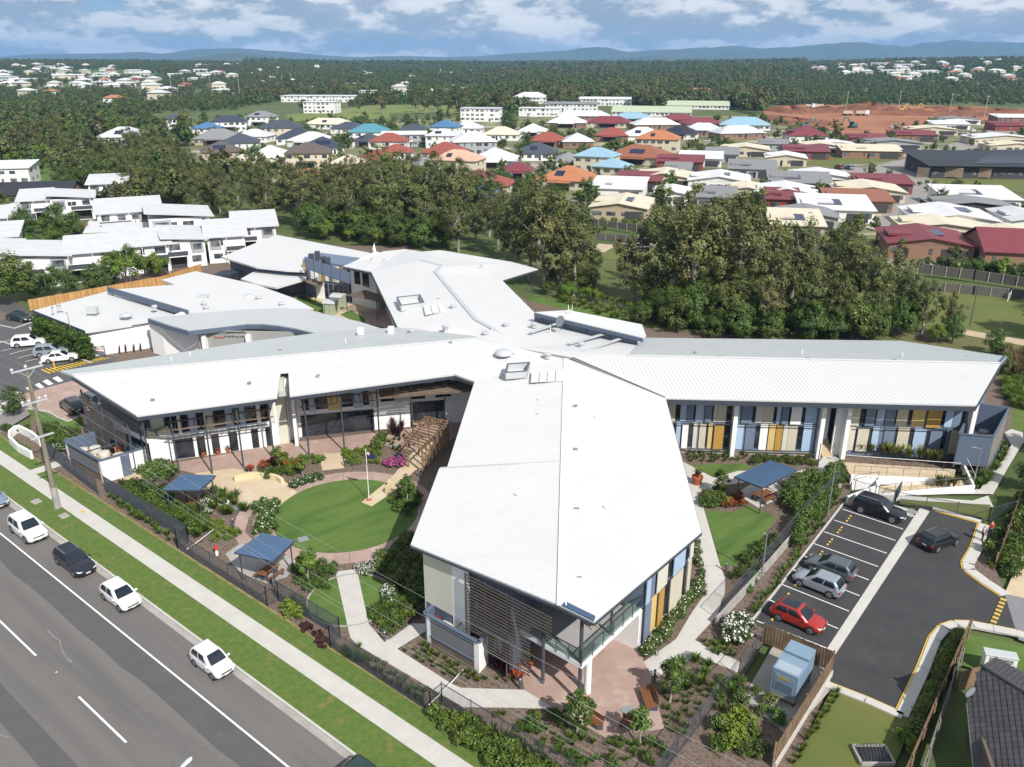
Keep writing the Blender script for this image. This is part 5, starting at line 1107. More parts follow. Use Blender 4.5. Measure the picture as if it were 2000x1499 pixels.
# creeper wall of the day centre, potted and carpark planting
for zc in(.1,1.2,2.3):
 row('round',[(76,658),(125,680),(177,703)],20,['lower','middle','upper'][int(zc)]+' band of green creeper on the wall of the day centre',(1.3,1.8),.25,zc,hedge=True)
row('strapd',[(76,663),(120,684),(176,706)],14,'grass tuft along the left car park kerb',(.9,1.3),.2)
for u in(235,247,263,276):
 tree(Stamp(strappy_proto('red_spike_plant',M_DKRED,1.3,.25,24,u,.06,.2)),u,692-(u-235)*.12,1.0,{235:'leftmost',247:'second',263:'third',276:'rightmost'}[u]+' of four red spike plants by the white wall')
 # grass clumps and reeds behind the building
bed('ggrass',[(1080,590),(1130,570),(1260,600),(1300,640),(1200,625)],60,'rough bright grass clump on the creek bank behind the hub',(.8,1.5),.8,-.2)
bed('reed',[(1960,690),(2010,700),(2010,740),(1970,735)],40,'dry brown reed clump beyond the end of the right wing',(.9,1.4),.6,-.2)
bed('ggrass',[(1960,745),(2010,745),(2010,800),(1980,800),(1955,770)],50,'tall bright grass beyond the end of the right wing',(.8,1.3),.6,-.15)
# ================================================================ SITE FURNITURE
M_BLUE=mat('blue_shelter_roof',(0.075,0.135,0.235),0.45,(0.065,0.12,0.21),1.2,.5)
M_TIMBER=mat('weathered_timber',(0.24,0.15,0.08),0.85,(0.16,0.095,0.05),1.5,.7,6,bump=.2,bscale=12)
M_BENCH=mat('oiled_timber',(0.20,0.085,0.035),0.6,(0.15,0.06,0.025),3,.6)
M_PALING=mat('paling_timber',(0.22,0.15,0.09),0.9,(0.15,0.10,0.062),1.2,.8,6,rnd=.2)
M_PALO=mat('golden_paling_timber',(0.46,0.27,0.10),0.9,(0.38,0.21,0.075),1.2,.8,6,rnd=.2)
M_TERRA=mat('terracotta_glaze',(0.38,0.09,0.04),.5);M_BLKP=mat('black_plastic',(.015,.015,.017),.5)
M_MESH=glassmat('fine_fence_mesh',(.62,.62,.62))
ZU=V(0,0,1)
# ---- bar fences: posts and rails are parts, thin bars joined
def barfence(label,pts,h=1.8,gap=.115,material=None,post=2.4,bar=.02,group=None,z=0.0):
 mm=material or M_STEEL;pts=[Vector((p[0],p[1],z))for p in pts];t=thing('bar_fence',label,'fence',pts[0],0,group);bars=MB()
 for a_,b_ in zip(pts,pts[1:]):
  L_=(b_-a_).length;d=(b_-a_).normalized();n=max(1,round(L_/post))
  for k in range(n+1):m=MB();m.beam(a_+d*(L_*k/n),a_+d*(L_*k/n)+ZU*(h+.05),.06,.06);m.build('post',mm,t)
  for zz in(.12,h-.08):m=MB();m.beam(a_+ZU*zz,b_+ZU*zz,.035,.04);m.build('rail',mm,t)
  k=gap
  while k<L_:bars.beam(a_+d*k+ZU*.05,a_+d*k+ZU*h,bar,bar);k+=gap
 bars.build('picket',mm,t,kind='stuff');return t
barfence('black bar fence along the verge in front of the left plant yard',[RD(-5.5,6.9),RD(7.4,6.15)])
barfence('dark bar fence set back beside the first shelter',[RD(7.6,6.85),RD(22.4,6.95)],1.85,.075)
barfence('black bar fence along the verge below the first shelter',[RD(22.4,6.95),RD(22.5,5.85),RD(35.5,5.85),RD(35.6,6.85)])
barfence('dark bar fence set back beside the small round lawn',[RD(35.6,6.85),RD(42.9,6.95)],1.85,.075)
barfence('black bar fence along the verge beside the concrete path',[RD(42.9,6.95),RD(43.2,5.8),RD(53.5,5.7),RD(53.5,6.75)])
barfence('dark bar fence behind the green hedge below the patio',[RD(53.5,6.75),RD(66.5,6.85)],1.85,.1)
barfence('black bar fence with angled corner at the bottom edge',[RD(66.5,6.85),RD(66.6,5.7),RD(71,5.7)],1.85)
# ---- mesh fences: steel posts, top rail, fine wire sheet
def wirefence(label,pts,h=1.5,z=0.0,post=2.6):
 pts=[Vector((p[0],p[1],z))for p in pts];t=thing('mesh_fence',label,'fence',pts[0])
 wires=MB()
 for a_,b_ in zip(pts,pts[1:]):
  L_=(b_-a_).length;d=(b_-a_).normalized();n=max(1,round(L_/post))
  for k in range(n+1):m=MB();m.tube(a_+d*(L_*k/n),a_+d*(L_*k/n)+ZU*h,.03,n=6);m.build('post',M_STEEL,t)
  for zz in(.06,h):m=MB();m.tube(a_+ZU*zz,b_+ZU*zz,.022,n=6);m.build('rail',M_STEEL,t)
  k=0
  while k<L_-h:
   wires.beam(a_+d*k+ZU*.06,a_+d*(k+h)+ZU*h,.008,.008);wires.beam(a_+d*(k+h)+ZU*.06,a_+d*k+ZU*h,.008,.008);k+=.14
 wires.build('wire_mesh',M_STEEL,t,kind='stuff');return t
wirefence('wire mesh fence from the patio corner up to the generator',[G(1322,1476),G(1405,1368),G(1442,1322)],1.7)
wirefence('wire mesh fence beside the white flowering bush',[G(1442,1322),G(1490,1262),G(1500,1245)],1.7)
barfence('bar fence running along the bottom right bed',[G(1322,1476),G(1262,1560)],1.7,.11)
wirefence('wire mesh fence on top of the car park retaining wall',[G(1405,1212),G(1480,1125),G(1560,1030),G(1640,950)],1.2,.7)
wirefence('low wire fence behind the rear wing and hub',[G(1030,568),G(1120,585),G(1260,622),G(1340,650)],1.6,-.2,4)
barfence('black bar fence between the car park and the ramp',[G(1668,962),G(1748,985),G(1930,1018),G(1990,1000)],1.4,.14)
barfence('open bar gate at the top of the car park',[G(1744,985),G(1757,966)],1.5,.1)
# retaining wall along the right car park
rw=thing('retaining_wall','pale concrete retaining wall along the left side of the car park','wall',G(1560,1060));P_=Gs([(1398,1222),(1480,1133),(1560,1040),(1640,958)])
for a_,b_ in zip(P_,P_[1:]):
 n=max(2,int((b_-a_).length/2.2))
 for k in range(n):
  m=MB();m.beam(a_.lerp(b_,k/n)+ZU*.35,a_.lerp(b_,(k+.992)/n)+ZU*.35,.18,.8);m.build('wall_panel',M_CONCW,rw)
  # ---- ramp beside the right wing
rp=thing('access_ramp','white walled wheelchair ramp with handrails in front of the right wing','ramp',G(1780,940))
def lowwall(px,h,th=.2,z0=-.1,mm=M_WHITE,par=rp,name='ramp_wall'):
 P_=Gs(px)
 for i,(a_,b_)in enumerate(zip(P_,P_[1:])):
  n=V(-(b_-a_).y,(b_-a_).x).normalized()*th;hh=h if not isinstance(h,(list,tuple))else None
  za,zb=(h,h)if hh is not None else(h[i],h[i+1]);m=MB();m.prism([a_,b_,b_+n,a_+n],[z0]*4,[za,zb,zb,za]);m.build(name,mm,par)
lowwall([(1660,945),(1858,948)],[.95,.6]);lowwall([(1655,985),(1715,962),(1712,948),(1660,955)],.8);lowwall([(1720,968),(1902,962)],[.1,.75]);lowwall([(1902,962),(1880,915)],[.75,.75])
m=MB();P_=Gs([(1640,915),(1865,925),(1858,946),(1660,942)]);m.prism(P_,-.1,[.75,.45,.45,.75]if True else 0);m.build('ramp_deck',M_SAND,rp)
m=MB();P_=Gs([(1700,962),(1715,952),(1880,940),(1900,960)]);m.prism(P_,-.1,.12);m.build('ramp_deck',M_SAND,rp)
def rail(px,zs,h=.95,par=rp,mm=M_STEEL,top=None,step=1.6):
 P_=Gs(px)
 for i,(a_,b_)in enumerate(zip(P_,P_[1:])):
  za,zb=zs[i],zs[i+1];m=MB();m.tube(a_+ZU*(za+h),b_+ZU*(zb+h),.025,n=6);m.build('handrail',top or mm,par);n=max(1,int((b_-a_).length/step))
  for k in range(n+1):p=a_.lerp(b_,k/n);z_=za+(zb-za)*k/n;m=MB();m.beam(p+ZU*z_,p+ZU*(z_+h),.035,.035);m.build('rail_post',mm,par)
rail([(1648,918),(1872,930)],[.75,.5],top=M_WHITE);rail([(1665,942),(1856,946)],[.9,.55]);rail([(1715,966),(1900,961)],[.1,.7]);rail([(1900,961),(1880,918)],[.7,.7],top=M_WHITE);rail([(1665,960),(1712,952)],[.8,.8])
# ---- blue-roofed shelters with picnic settings
def bench(par,c,d,L_,z=.45,w_=.32,mm=None,name='bench_seat'):
 n=V(-d.y,d.x);
 for k in range(2):m=MB();q=c+n*(w_*(k-.5)*.52);m.beam(q-d*L_/2+ZU*z,q+d*L_/2+ZU*z,w_*.48,.05);m.build(name,mm or M_BENCH,par)
 for s_ in(-.38,.38):m=MB();m.beam(c+d*L_*s_,c+d*L_*s_+ZU*(z-.03),.08,.25);m.build('bench_leg',M_STEEL,par)
def shelter(label,px,z=2.75,tlabel='',table=True):
 P_=Gs(px,z);c=sum(P_,Vector())/4;t=thing('picnic_shelter',label,'shelter',(c.x,c.y,0),0,'blue-roofed picnic shelters')
 d=(P_[3]-P_[0]).normalized();P2=[P_[0]-ZU*.0,P_[1]+ZU*.35,P_[2]+ZU*.35,P_[3]]
 m=MB();m.slab(P2,.09);ro=m.build('roof',M_BLUE,t);r_=clip_ribs(P2,P_[1]-P_[0],.22,.035,.03);r_.build('roof_rib',M_BLUE,ro,kind='stuff')
 for a_,b_ in zip(P2,P2[1:]+P2[:1]):m=MB();m.beam(a_-ZU*.08,b_-ZU*.08,.06,.12);m.build('gutter',M_FASC,t)
 for p in P2:q=p.lerp(sum(P2,Vector())/4,.16);m=MB();m.beam(V(q.x,q.y,0),V(q.x,q.y,q.z-.1),.1,.1);m.build('post',M_STEEL,t)
 for a_,b_ in((0,3),(1,2)):m=MB();m.beam(P2[a_].lerp(P2[b_],.1)-ZU*.16,P2[a_].lerp(P2[b_],.9)-ZU*.16,.08,.14);m.build('roof_beam',M_STEEL,t)
 if table:
  g_=V(c.x,c.y);tt=thing('picnic_table',tlabel,'table',g_,0,'picnic tables under the shelters')
  for k in range(5):m=MB();n=V(-d.y,d.x);q=g_+n*(k-2)*.16;m.beam(q-d*.95+ZU*.74,q+d*.95+ZU*.74,.145,.045);m.build('table_plank',M_BENCH,tt)
  for s_ in(-.6,.6):m=MB();m.beam(g_+d*s_,g_+d*s_+ZU*.72,.08,.6);m.build('table_leg',M_STEEL,tt)
  for s_ in(-.75,.75):bench(tt,g_+V(-d.y,d.x)*s_,d,1.8)
shelter('blue-roofed picnic shelter nearest the left plant yard',[(317,957),(390,964),(422,935),(354,927)],2.75,'timber picnic table under the first blue shelter by the left wing')
shelter('blue-roofed picnic shelter at the lower left of the round lawn',[(457,1079),(534,1103),(576,1063),(513,1041)],2.75,'timber picnic table under the shelter by the round lawn')
shelter('blue-roofed picnic shelter on the right lawn beside the car park hedge',[(1434,931),(1488,959),(1556,924),(1505,899)],2.75,'timber picnic table under the right-hand blue shelter')
# ---- flagpole and flag
p=G(721,977);fpole=thing('flagpole','white flagpole on the round lawn','flagpole',p);m=MB();m.tube(p,p+ZU*5.4,.045,.03,8);m.build('pole',M_WHITE,fpole);m=MB();m.lathe(p,[(.28,0),(.28,.06),(.1,.12),(0,.13)],12);m.build('base',M_TERRA,fpole)
m=MB();m.lathe(p+ZU*5.38,[(.0,0),(.06,.03),(.06,.08),(0,.11)],8);m.build('finial',M_WHITE,fpole)
fl=thing('flag','limp dark blue flag with red and white corner on the flagpole','flag',p+ZU*4.6);m=MB();N_=10;vv=[]
for j in range(5):
 for i in range(N_+1):
  f=i/N_;vv.append(p+V(.06+f*.75,.10*math.sin(f*7+j*.5)*f,5.25-j*.16-f*.28-.05*f*math.sin(j)))
m.add(vv,[(j*11+i,j*11+i+1,(j+1)*11+i+1,(j+1)*11+i)for j in range(4)for i in range(N_)],mi=0)
m.m=[1 if(i<4 and j<2 and(i+j)%2==0)else(2 if(i<4 and j<2)else 0)for j in range(4)for i in range(N_)]
m.build('cloth',[mat('flag_navy',(.012,.02,.08),.8),mat('flag_red',(.4,.02,.02),.8),mat('flag_white',(.7,.7,.7),.8)],fl)
# ---- timber arbour walk
arb=thing('timber_arbour','rough timber arbour over the sandy path beside the round lawn','arbour',G(826,925))
Lp=[G(798,913),G(818,888),G(838,866)];Rp=[G(826,924).lerp(G(876,874),k/7)for k in range(8)]
for q in Lp:m=MB();m.beam(q,q+ZU*3.0,.14,.14);m.build('post',M_TIMBER,arb)
for q in Rp:m=MB();m.beam(q,q+ZU*3.1,.16,.16);m.build('post',M_TIMBER,arb)
for a_,b_ in((Lp[0],Lp[2]),(Rp[0],Rp[-1])):d=(b_-a_).normalized();m=MB();m.beam(a_-d*.5+ZU*3.0,b_+d*.5+ZU*3.0,.08,.2);m.build('beam',M_TIMBER,arb)
for k in range(11):
 a_=Lp[0].lerp(Lp[2],k/10);b_=Rp[0].lerp(Rp[-1],k/10);d=(b_-a_).normalized();m=MB();m.beam(a_-d*.5+ZU*3.13,b_+d*.5+ZU*3.13,.07,.14);m.build('rafter',M_TIMBER,arb)
for k in range(16):
 q=Rp[0].lerp(Rp[-1],(k+.5)/16);m=MB();m.beam(q+ZU*.1,q+ZU*2.0,.11,.03,up=(1,1,0));m.build('screen_slat',M_TIMBER,arb)
 # ---- benches on the patio
def slatbench(label,px,n=6,back=False):
 P_=Gs(px,.45);t=thing('slatted_bench',label,'bench',V(P_[0].x,P_[0].y),0,'patio benches')
 for k in range(n):m=MB();m.beam(P_[0].lerp(P_[1],(k+.5)/n),P_[3].lerp(P_[2],(k+.5)/n),(P_[1]-P_[0]).length/n*.8,.05);m.build('slat',M_BENCH,t)
 for a_,b_ in((.1,.5),(.9,.5)):q=P_[0].lerp(P_[3],a_).lerp(P_[1].lerp(P_[2],a_),b_);m=MB();m.beam(V(q.x,q.y,0),q-ZU*.03,.1,(P_[1]-P_[0]).length*.8);m.build('leg',M_STEEL,t)
 if back:
  for k in range(3):m=MB();m.beam(P_[1]+ZU*(.15+k*.14),P_[2]+ZU*(.15+k*.14),.04,.11);m.build('back_slat',M_BENCH,t)
slatbench('long slatted timber bench on the right edge of the patio',[(1247,1343),(1272,1336),(1286,1378),(1264,1386)],7,True)
slatbench('slatted timber bench at the lower edge of the patio beside the left young tree',[(1143,1403),(1152,1394),(1180,1412),(1168,1421)],4,True)
slatbench('slatted timber bench behind the lower right young tree',[(1210,1412),(1216,1404),(1236,1412),(1230,1421)],4,True)
slatbench('timber bench on the concrete pad right of the third shelter',[(1487,975),(1494,970),(1520,960),(1512,966)],3)
# ---- bollard lights
def bollard():
 t=thing('bollard_light','bollard','bollard');m=MB();m.tube((0,0,0),(0,0,.8),.085,n=12);m.build('stem',M_STEEL,t);m=MB();m.tube((0,0,.8),(0,0,.93),.07,n=12);m.build('lens',mat('frosted_lens',(.6,.6,.58),.4),t);m=MB();m.tube((0,0,.93),(0,0,1.0),.095,n=12);m.build('cap',M_STEEL,t);return t
BOL=Stamp(bollard)
for u,v,lb in[(1278,1332,'bollard light where the path meets the patio'),(752,1253,'bollard light at the fork of the concrete path'),(1016,1346,'bollard light at the left corner of the patio'),(1417,1117,'bollard light at the foot of the right lawn'),(773,1086,'bollard light in the shade beside the round lawn'),(674,912,'bollard light beside the sandy crossing'),(820,932,'bollard light at the foot of the arbour'),(456,1029,'bollard light beside the pink curved path'),(1407,962,'bollard light in the shade near the third shelter')]:BOL.put(lb,G(u,v),0,1.0,'garden bollard lights')
# ---- pots, bowl, seating wall, terrace chairs
def pot(label,u,v,r=.22,h=.42,kind='strapd',z=0.0,mm=None,sc=.9):
 p=G(u,v,z);t=thing('plant_pot',label,'pot',p);m=MB();m.lathe(p,[(r*.65,0),(r,h*.85),(r*1.08,h*.86),(r*1.08,h),(r*.9,h),(r*.88,h*.9),(0,h*.9)],14);m.build('pot',mm or M_TERRA,t)
 src,lm=SH[kind][0].maker(True);f=MB();f.v=[(p.x+q[0]*sc,p.y+q[1]*sc,p.z+h*.85+q[2]*sc)for q in src.v];f.f=src.f;f.t=src.t;f.m=[0]*len(src.f);f.build('plant',lm,t)
for u,v,lb,k in[(398,891,'terracotta pot with yellow leaves by the first narrow door','cycad'),(426,887,'terracotta pot with orange leaves by the second narrow door','red'),(446,884,'small pot with white blossoms against the white wall','whitebig'),(460,880,'terracotta pot with yellow flowers by the third narrow door','cycad'),(503,872,'terracotta pot with orange flowers by the fourth narrow door','red')]:pot(lb,u,v,kind=k,sc=.55)
pot('big red terracotta planter with yellow green fronds at the right lawn path',1361,946,.55,.9,'cycad',sc=.8);pot('terracotta pot with palm behind the louvre screen of the patio',1033,1303,.3,.45,'cycad',sc=.7);pot('planter with leafy plant on the front balcony',1216,1180,.28,.5,'cycad',3.35,mat('dark_green_glaze',(.03,.07,.06),.4),.5);pot('white square planter on the left wing balcony',285,848,.25,.45,'cycad',3.3,M_WHITE,.5);pot('brown pot by the entry wall of the porch',313,678,.3,.5,'red',0,None,.6)
p=G(778,901);t=thing('water_bowl','large black water bowl among the magenta flowers','bowl',p);m=MB();m.lathe(p,[(.35,0),(.62,.25),(.6,.4),(.54,.4),(.45,.3),(0,.28)],20);m.build('bowl',M_BLKP,t);m=MB();m.lathe(p+ZU*.26,[(.3,0),(.32,.35),(.2,.55),(0,.58)],14);m.build('urn',M_BLKP,t)
p=G(437,987);t=thing('ring_planter','white rimmed round pit in the strappy bed right of the first shelter','planter',p);m=MB();m.lathe(p,[(.55,0),(.55,.35),(.42,.35),(.42,.25),(0,.25)],20);m.build('rim',M_WHITE,t);m=MB();m.lathe(p+ZU*.24,[(.41,0),(.41,.02),(0,.02)],16);m.build('infill',M_BLKP,t)
def curvewall(label,px,h,th,mm,name='seating_wall',z=0):
 P_=Gs(px);t=thing(name,label,'wall',P_[0])
 for a_,b_ in zip(P_,P_[1:]):n=V(-(b_-a_).y,(b_-a_).x).normalized()*th;m=MB();m.prism([a_,b_,b_+n,a_+n],z-.1,h);m.build('wall_section',mm,t)
curvewall('curved cream seating wall at the back of the sandy plaza',[(459,942),(475,937),(497,934),(520,935),(540,940),(549,946)],.55,.35,mat('cream_wall',(.58,.50,.30),.8))
curvewall('short cream wall beside the flagpole path',[(756,966),(764,958),(762,950)],.8,.2,MATS['cream_wall'])
curvewall('curved white entry planter wall at the left edge',[(66,896),(40,882),(24,866),(24,855),(36,845),(62,858),(78,872)],.9,.25,M_WHITE,'planter_wall')
for(u,v,lb)in[(770,873,'pale flat stone in the bed by the arbour'),(690,905,'grey pit lid in the bed behind the flagpole')]:p=G(u,v);m=MB();m.box(p+ZU*.06,(1.0,.7,.12),.3);tag(m.build('flat_stone',M_CONCW,bevel=.03),lb,'stone')
for(u,v,lb)in[(592,1054,'small grey pit lid in the round lawn'),(1228,1390,'grey pit lid in the patio'),(1340,1283,'grey drain grate at the path corner'),(1781,1000,'grey pit lid at the top of the drain strip'),(465,992,'dark pit lid in the bed by the pink path')]:p=G(u,v);m=MB();m.box(p+ZU*.03,(.9,.8,.04),.5);tag(m.build('pit_lid',mat('grey_lid',(.22,.24,.25),.7)),lb,'pit lid')
def chair():
 t=thing('outdoor_chair','chair','chair');mm=mat('pale_chair_timber',(.45,.36,.25),.6)
 for k in range(4):m=MB();m.beam((-.25,-.2+k*.14,.42),(.25,-.2+k*.14,.42),.12,.03);m.build('seat_slat',mm,t)
 for x in(-.25,.25):
  for y in(-.25,.25):m=MB();m.beam((x,y,0),(x,y+(.08 if y>0 else 0),.85 if y>0 else.62),.05,.05);m.build('leg',mm,t)
  m=MB();m.beam((x,-.27,.63),(x,.3,.63),.06,.03);m.build('armrest',mm,t)
 for k in range(3):m=MB();m.beam((-.25,.32,.52+k*.13),(.25,.32,.52+k*.13),.02,.09);m.build('back_slat',mm,t)
 return t
CH=Stamp(chair)
for i,(u,v,a_)in enumerate([(812,835,1.2),(826,834,-1.2),(850,830,1.0),(862,828,-1.0)]):CH.put(['leftmost','second','third','rightmost'][i]+' of four pale chairs on the shaded terrace',G(u,v),a_,1.0,'terrace chairs')
CH.put('white chair on the front balcony',G(1158,1225,3.35),.6,1.0,'balcony chairs')
# ---- generator yard
gp=G(1533,1376);GX=(G(1533,1376)-G(1501,1361)).normalized();GY=(G(1574,1312)-G(1533,1376)).normalized()
m=MB();m.sheet(Gs([(1450,1365),(1540,1440),(1625,1345),(1610,1282),(1520,1245)]),.01);struct(m,'concrete_pad',M_CONCW)
gen=thing('generator','blue grey generator cabinet on legs inside the timber fence','generator',gp);mg=mat('blue_grey_cabinet',(.19,.27,.36),.5,(.17,.245,.33),2,.5)
o_=G(1501,1361);wG=1.75;lG=3.3
def gbox(x0,x1,y0,y1,z0,z1,name,mm):m=MB();m.prism([o_+GX*x0+GY*y0,o_+GX*x1+GY*y0,o_+GX*x1+GY*y1,o_+GX*x0+GY*y1],z0,z1);return m.build(name,mm,gen,bevel=.02)
gbox(0,wG,0,lG*.58,.6,2.5,'cabinet',mg);gbox(0,wG,lG*.6,lG,.6,2.65,'cabinet',mg);gbox(.1,wG-.1,.12,lG*.3,2.5,2.52,'roof_hatch',mat('hatch_grey',(.3,.36,.42),.5));gbox(.05,wG-.05,.02,lG-.05,.3,.6,'fuel_base',M_CONCW)
for x in(.05,wG-.2):
 for y in(.05,lG-.25):gbox(x,x+.15,y,y+.2,0,.3,'leg',M_STEEL)
gbox(.2,wG-.2,-.03,-.005,.9,2.2,'door',mg)
for k in range(5):gbox(.3,wG-.3,-.045,-.03,1.0+k*.12,1.05+k*.12,'vent_slat',M_STEEL)
gbox(.35,1.2,-.05,-.03,1.85,2.05,'maker_plate',mat('brass_plate',(.35,.27,.08),.5))
def palings(label,a_,b_,h,material,base=0.0,posts=True,gap=.11,name='paling_fence',capped=False,conc=0.0):
 a_,b_=Vector(a_),Vector(b_);d=(b_-a_).normalized();L_=(b_-a_).length;t=thing(name,label,'fence',a_);rn=random.Random(int(L_*100));n_=V(-d.y,d.x)
 k=0.0;N_=int(L_/gap);many=N_>150;joined=MB()
 for i in range(N_):
  hh=h+rn.uniform(-.03,.03);p=a_+d*(i*gap+gap/2)+n_*(.012 if i%2 else-.002)
  m=joined if many else MB();m.box((p.x,p.y,base+hh/2),(gap*.95,.02,hh),math.atan2(d.y,d.x))
  if not many:m.build('paling',material,t)
 if many:joined.build('paling',material,t,kind='stuff')
 for zz in(.25,h-.25):m=MB();m.beam(a_+n_*.05+ZU*(base+zz),b_+n_*.05+ZU*(base+zz),.04,.08);m.build('rail',material,t)
 np_=max(1,int(L_/2.4))
 if posts:
  for k in range(np_+1):q=a_.lerp(b_,k/np_)+n_*.1;m=MB();m.beam(q,q+ZU*(base+h+.02),.1,.1);m.build('post',material,t)
 if capped:m=MB();m.beam(a_+ZU*(base+h+.03),b_+ZU*(base+h+.03),.14,.05);m.build('capping',material,t)
 if conc:m=MB();m.beam(a_+ZU*base/2-n_*.02,b_+ZU*base/2-n_*.02,.16,base);m.build('concrete_base',M_CONC,t)
 return t
palings('dark timber paling fence between the generator and the red car',G(1492,1217,1.7)-ZU*1.7,G(1629,1273,1.7)-ZU*1.7,1.7,M_PALING)
palings('timber paling fence on a concrete base beside the generator',G(1519,1452,1.95)-ZU*1.95,G(1631,1275,1.95)-ZU*1.95,1.5,M_PALING,.45,conc=1)
palings('long timber paling fence down the right side of the car park',G(1886,1250),G(1745,1580),1.9,M_PALING)
palings('short timber gate beside the dark tiled house',G(1868,1352),G(1908,1340),1.7,M_PALING)
palings('grey metal boundary fence beside the dark tiled roof',G(1872,1300),G(1765,1620),1.5,mat('grey_sheet_fence',(.2,.19,.175),.6),gap=.3)
palings('golden timber paling fence behind the day centre car park',G(60,608),G(320,560),2.0,M_PALO,gap=.2)
palings('golden timber paling fence near the dark shade sails',G(320,560),G(395,535),2.0,M_PALO,gap=.2)
palings('brown timber fence and hedge edge at the right edge of the car park',G(1945,1110),G(1990,985),1.5,M_PALING)
# domed cage on the lower right lawn
p=G(1705,1478);t=thing('domed_cage','dark domed wire cage on a pale frame on the lower right lawn','cage',p);m=MB()
for a_,b_ in(((-1,-.7),(1,-.7)),((1,-.7),(1,.7)),((1,.7),(-1,.7)),((-1,.7),(-1,-.7))):m.beam(p+V(*a_,.12),p+V(*b_,.12),.14,.24)
m.build('frame',M_CONCW,t)
for k in range(9):
 x=-.8+k*.2;m=MB();r_=.62;m.path([p+V(x,r_*math.cos(q*math.pi/10),.24+.55*math.sin(q*math.pi/10)*math.sqrt(max(.05,1-(x/.95)**2)))for q in range(11)],.018,5);m.build('hoop',M_STEEL,t)
m=MB();m.box(p+V(0,0,.1),(1.9,1.3,.1));m.build('floor',M_BLKP,t)
# ---- dark tiled house at the bottom right
hs=thing('tiled_house','house with dark grey tiled roof in the bottom right corner','house',G(1960,1450));zt=3.6
M_TILE=mat('charcoal_roof_tile',(.052,.052,.058),.7,(.075,.072,.075),3,.7,6,rnd=.18)
ap=G(1917,1300,4.7);e0=G(1845,1499,3.0);e1=e0+(e0-G(1893,1365,3.0)).normalized()*3;r1=G(2000,1351,5.0);rr=r1+(r1-ap).normalized()*6
ev=G(1890,1372,3.0)
pl=Plane(ap,ev,rr)
dU=(e1-ev).normalized();dU=(dU-pl.n*dU.dot(pl.n)).normalized();dV=pl.n.cross(dU).normalized()
if dV.z<0:dV=-dV
m=MB();q=[ev,ev+dU*9,ev+dU*9+dV*7,rr,ap];m.add([x-Vector((0,0,.1))for x in q],[(0,1,2,3,4)]);rf=m.build('roof',M_FASC,hs)
tm=MB();hw=.165;tm.add([Vector((0,0,0)),Vector((.31,0,0)),Vector((.31,.36,0)),Vector((0,.36,0)),Vector((0,0,.05)),Vector((.1,0,.075)),Vector((.21,0,.05)),Vector((.31,0,.075)),Vector((0,.36,.005)),Vector((.1,.36,.03)),Vector((.21,.36,.005)),Vector((.31,.36,.03))],[(0,1,7,6,5,4),(4,5,9,8),(5,6,10,9),(6,7,11,10),(1,2,11,7),(0,4,8,3)])
tmesh=tm.mesh('roof_tile',M_TILE);nrm=pl.n if pl.n.z>0 else-pl.n;Mx=Matrix((dU,dV,nrm)).transposed().to_4x4();cnt=0
poly2=[((x-ev).dot(dU),(x-ev).dot(dV))for x in q];rest=MB()
tiles=[]
for i in range(-6,32):
 for j in range(0,26):
  cx_,cy_=i*.31+.15,j*.33+.16
  if inpoly(cx_,cy_,poly2):
   pos=ev+dU*(i*.31)+dV*(j*.33);c3=pos-Vector((0,0,CAM_H));dep=c3.y*CP-c3.z*SP
   uu=1000+c3.x/dep*F_PX;vv_=749.5-(c3.y*SP+c3.z*CP)/dep*F_PX
   tiles.append((uu<2010 and vv_<1510,pos))
for vis,pos in tiles:
 if vis and cnt<299:
  o=bpy.data.objects.new('roof_tile',tmesh);COL.objects.link(o);o.parent=rf;o.matrix_local=Matrix.Translation(pos-world_loc(hs))@Mx;cnt+=1
 else:rest.add([Mx@Vector(x)+pos for x in tm.v],tm.f)
if rest.f:rest.build('roof_tile',M_TILE,rf,kind='stuff')
m=MB();m.tube(ap+ZU*.04,rr+ZU*.04,.12,n=8);m.build('ridge_tile',M_TILE,hs)
bk=[ap,rr,rr+V(3,3,-1.6),ap+V(2.4,2.2,-1.2)];m=MB();m.slab(bk,.08);o=m.build('roof',M_TILE,hs);clip_ribs(bk,V(1,1),.28,.08,.06).build('roof_tile',M_TILE,o,kind='stuff')
m=MB();m.beam(ev-ZU*.05,ev+dU*9-ZU*.05,.14,.12);m.build('gutter',M_CONCW,hs)
m=MB();n_in=V(1,.25).normalized();m.beam(V(ev.x,ev.y,1.15)+n_in*.6,V(ev.x+dU.x*9,ev.y+dU.y*9,1.15)+n_in*.6,.2,2.3);m.build('wall',mat('dark_brick',(.10,.075,.065),.9,(.13,.1,.085),4,.7),hs)
t=thing('satellite_dish','pale satellite dish on the edge of the dark tiled roof','dish',G(1895,1365,3.1));p=G(1896,1366,3.1);m=MB();m.tube(p,p+ZU*.4,.03);m.build('mast',M_STEEL,t);ax=V(-.8,.3,.5).normalized();x_=ax.cross(ZU).normalized();y_=x_.cross(ax);m=MB();m.loft([[p+ZU*.45+ax*(q*q*.12)+(x_*math.cos(k*.45)*.3+y_*math.sin(k*.45)*.42)*q for k in range(14)]for q in(.02,.5,1)]);m.build('reflector',M_WHITE,t)
t=thing('service_cabinet','white service cabinet on the lawn behind the dark tiled roof','cabinet',G(1945,1312));c_=G(1946,1312);m=MB();m.box(c_+ZU*.75,(2.0,.75,1.5),-.28);m.build('body',M_WHITE,t,bevel=.02);m=MB();m.box(c_+ZU*1.53,(2.1,.85,.08),-.28);m.build('lid',M_ROOFG,t,bevel=.02)
for k in range(4):m=MB();m.box(c_+V(math.sin(-.28)*.385,-math.cos(.28)*.385,1.1+k*.08),(1.5,.02,.035),-.28);m.build('vent_slat',M_FASC,t)
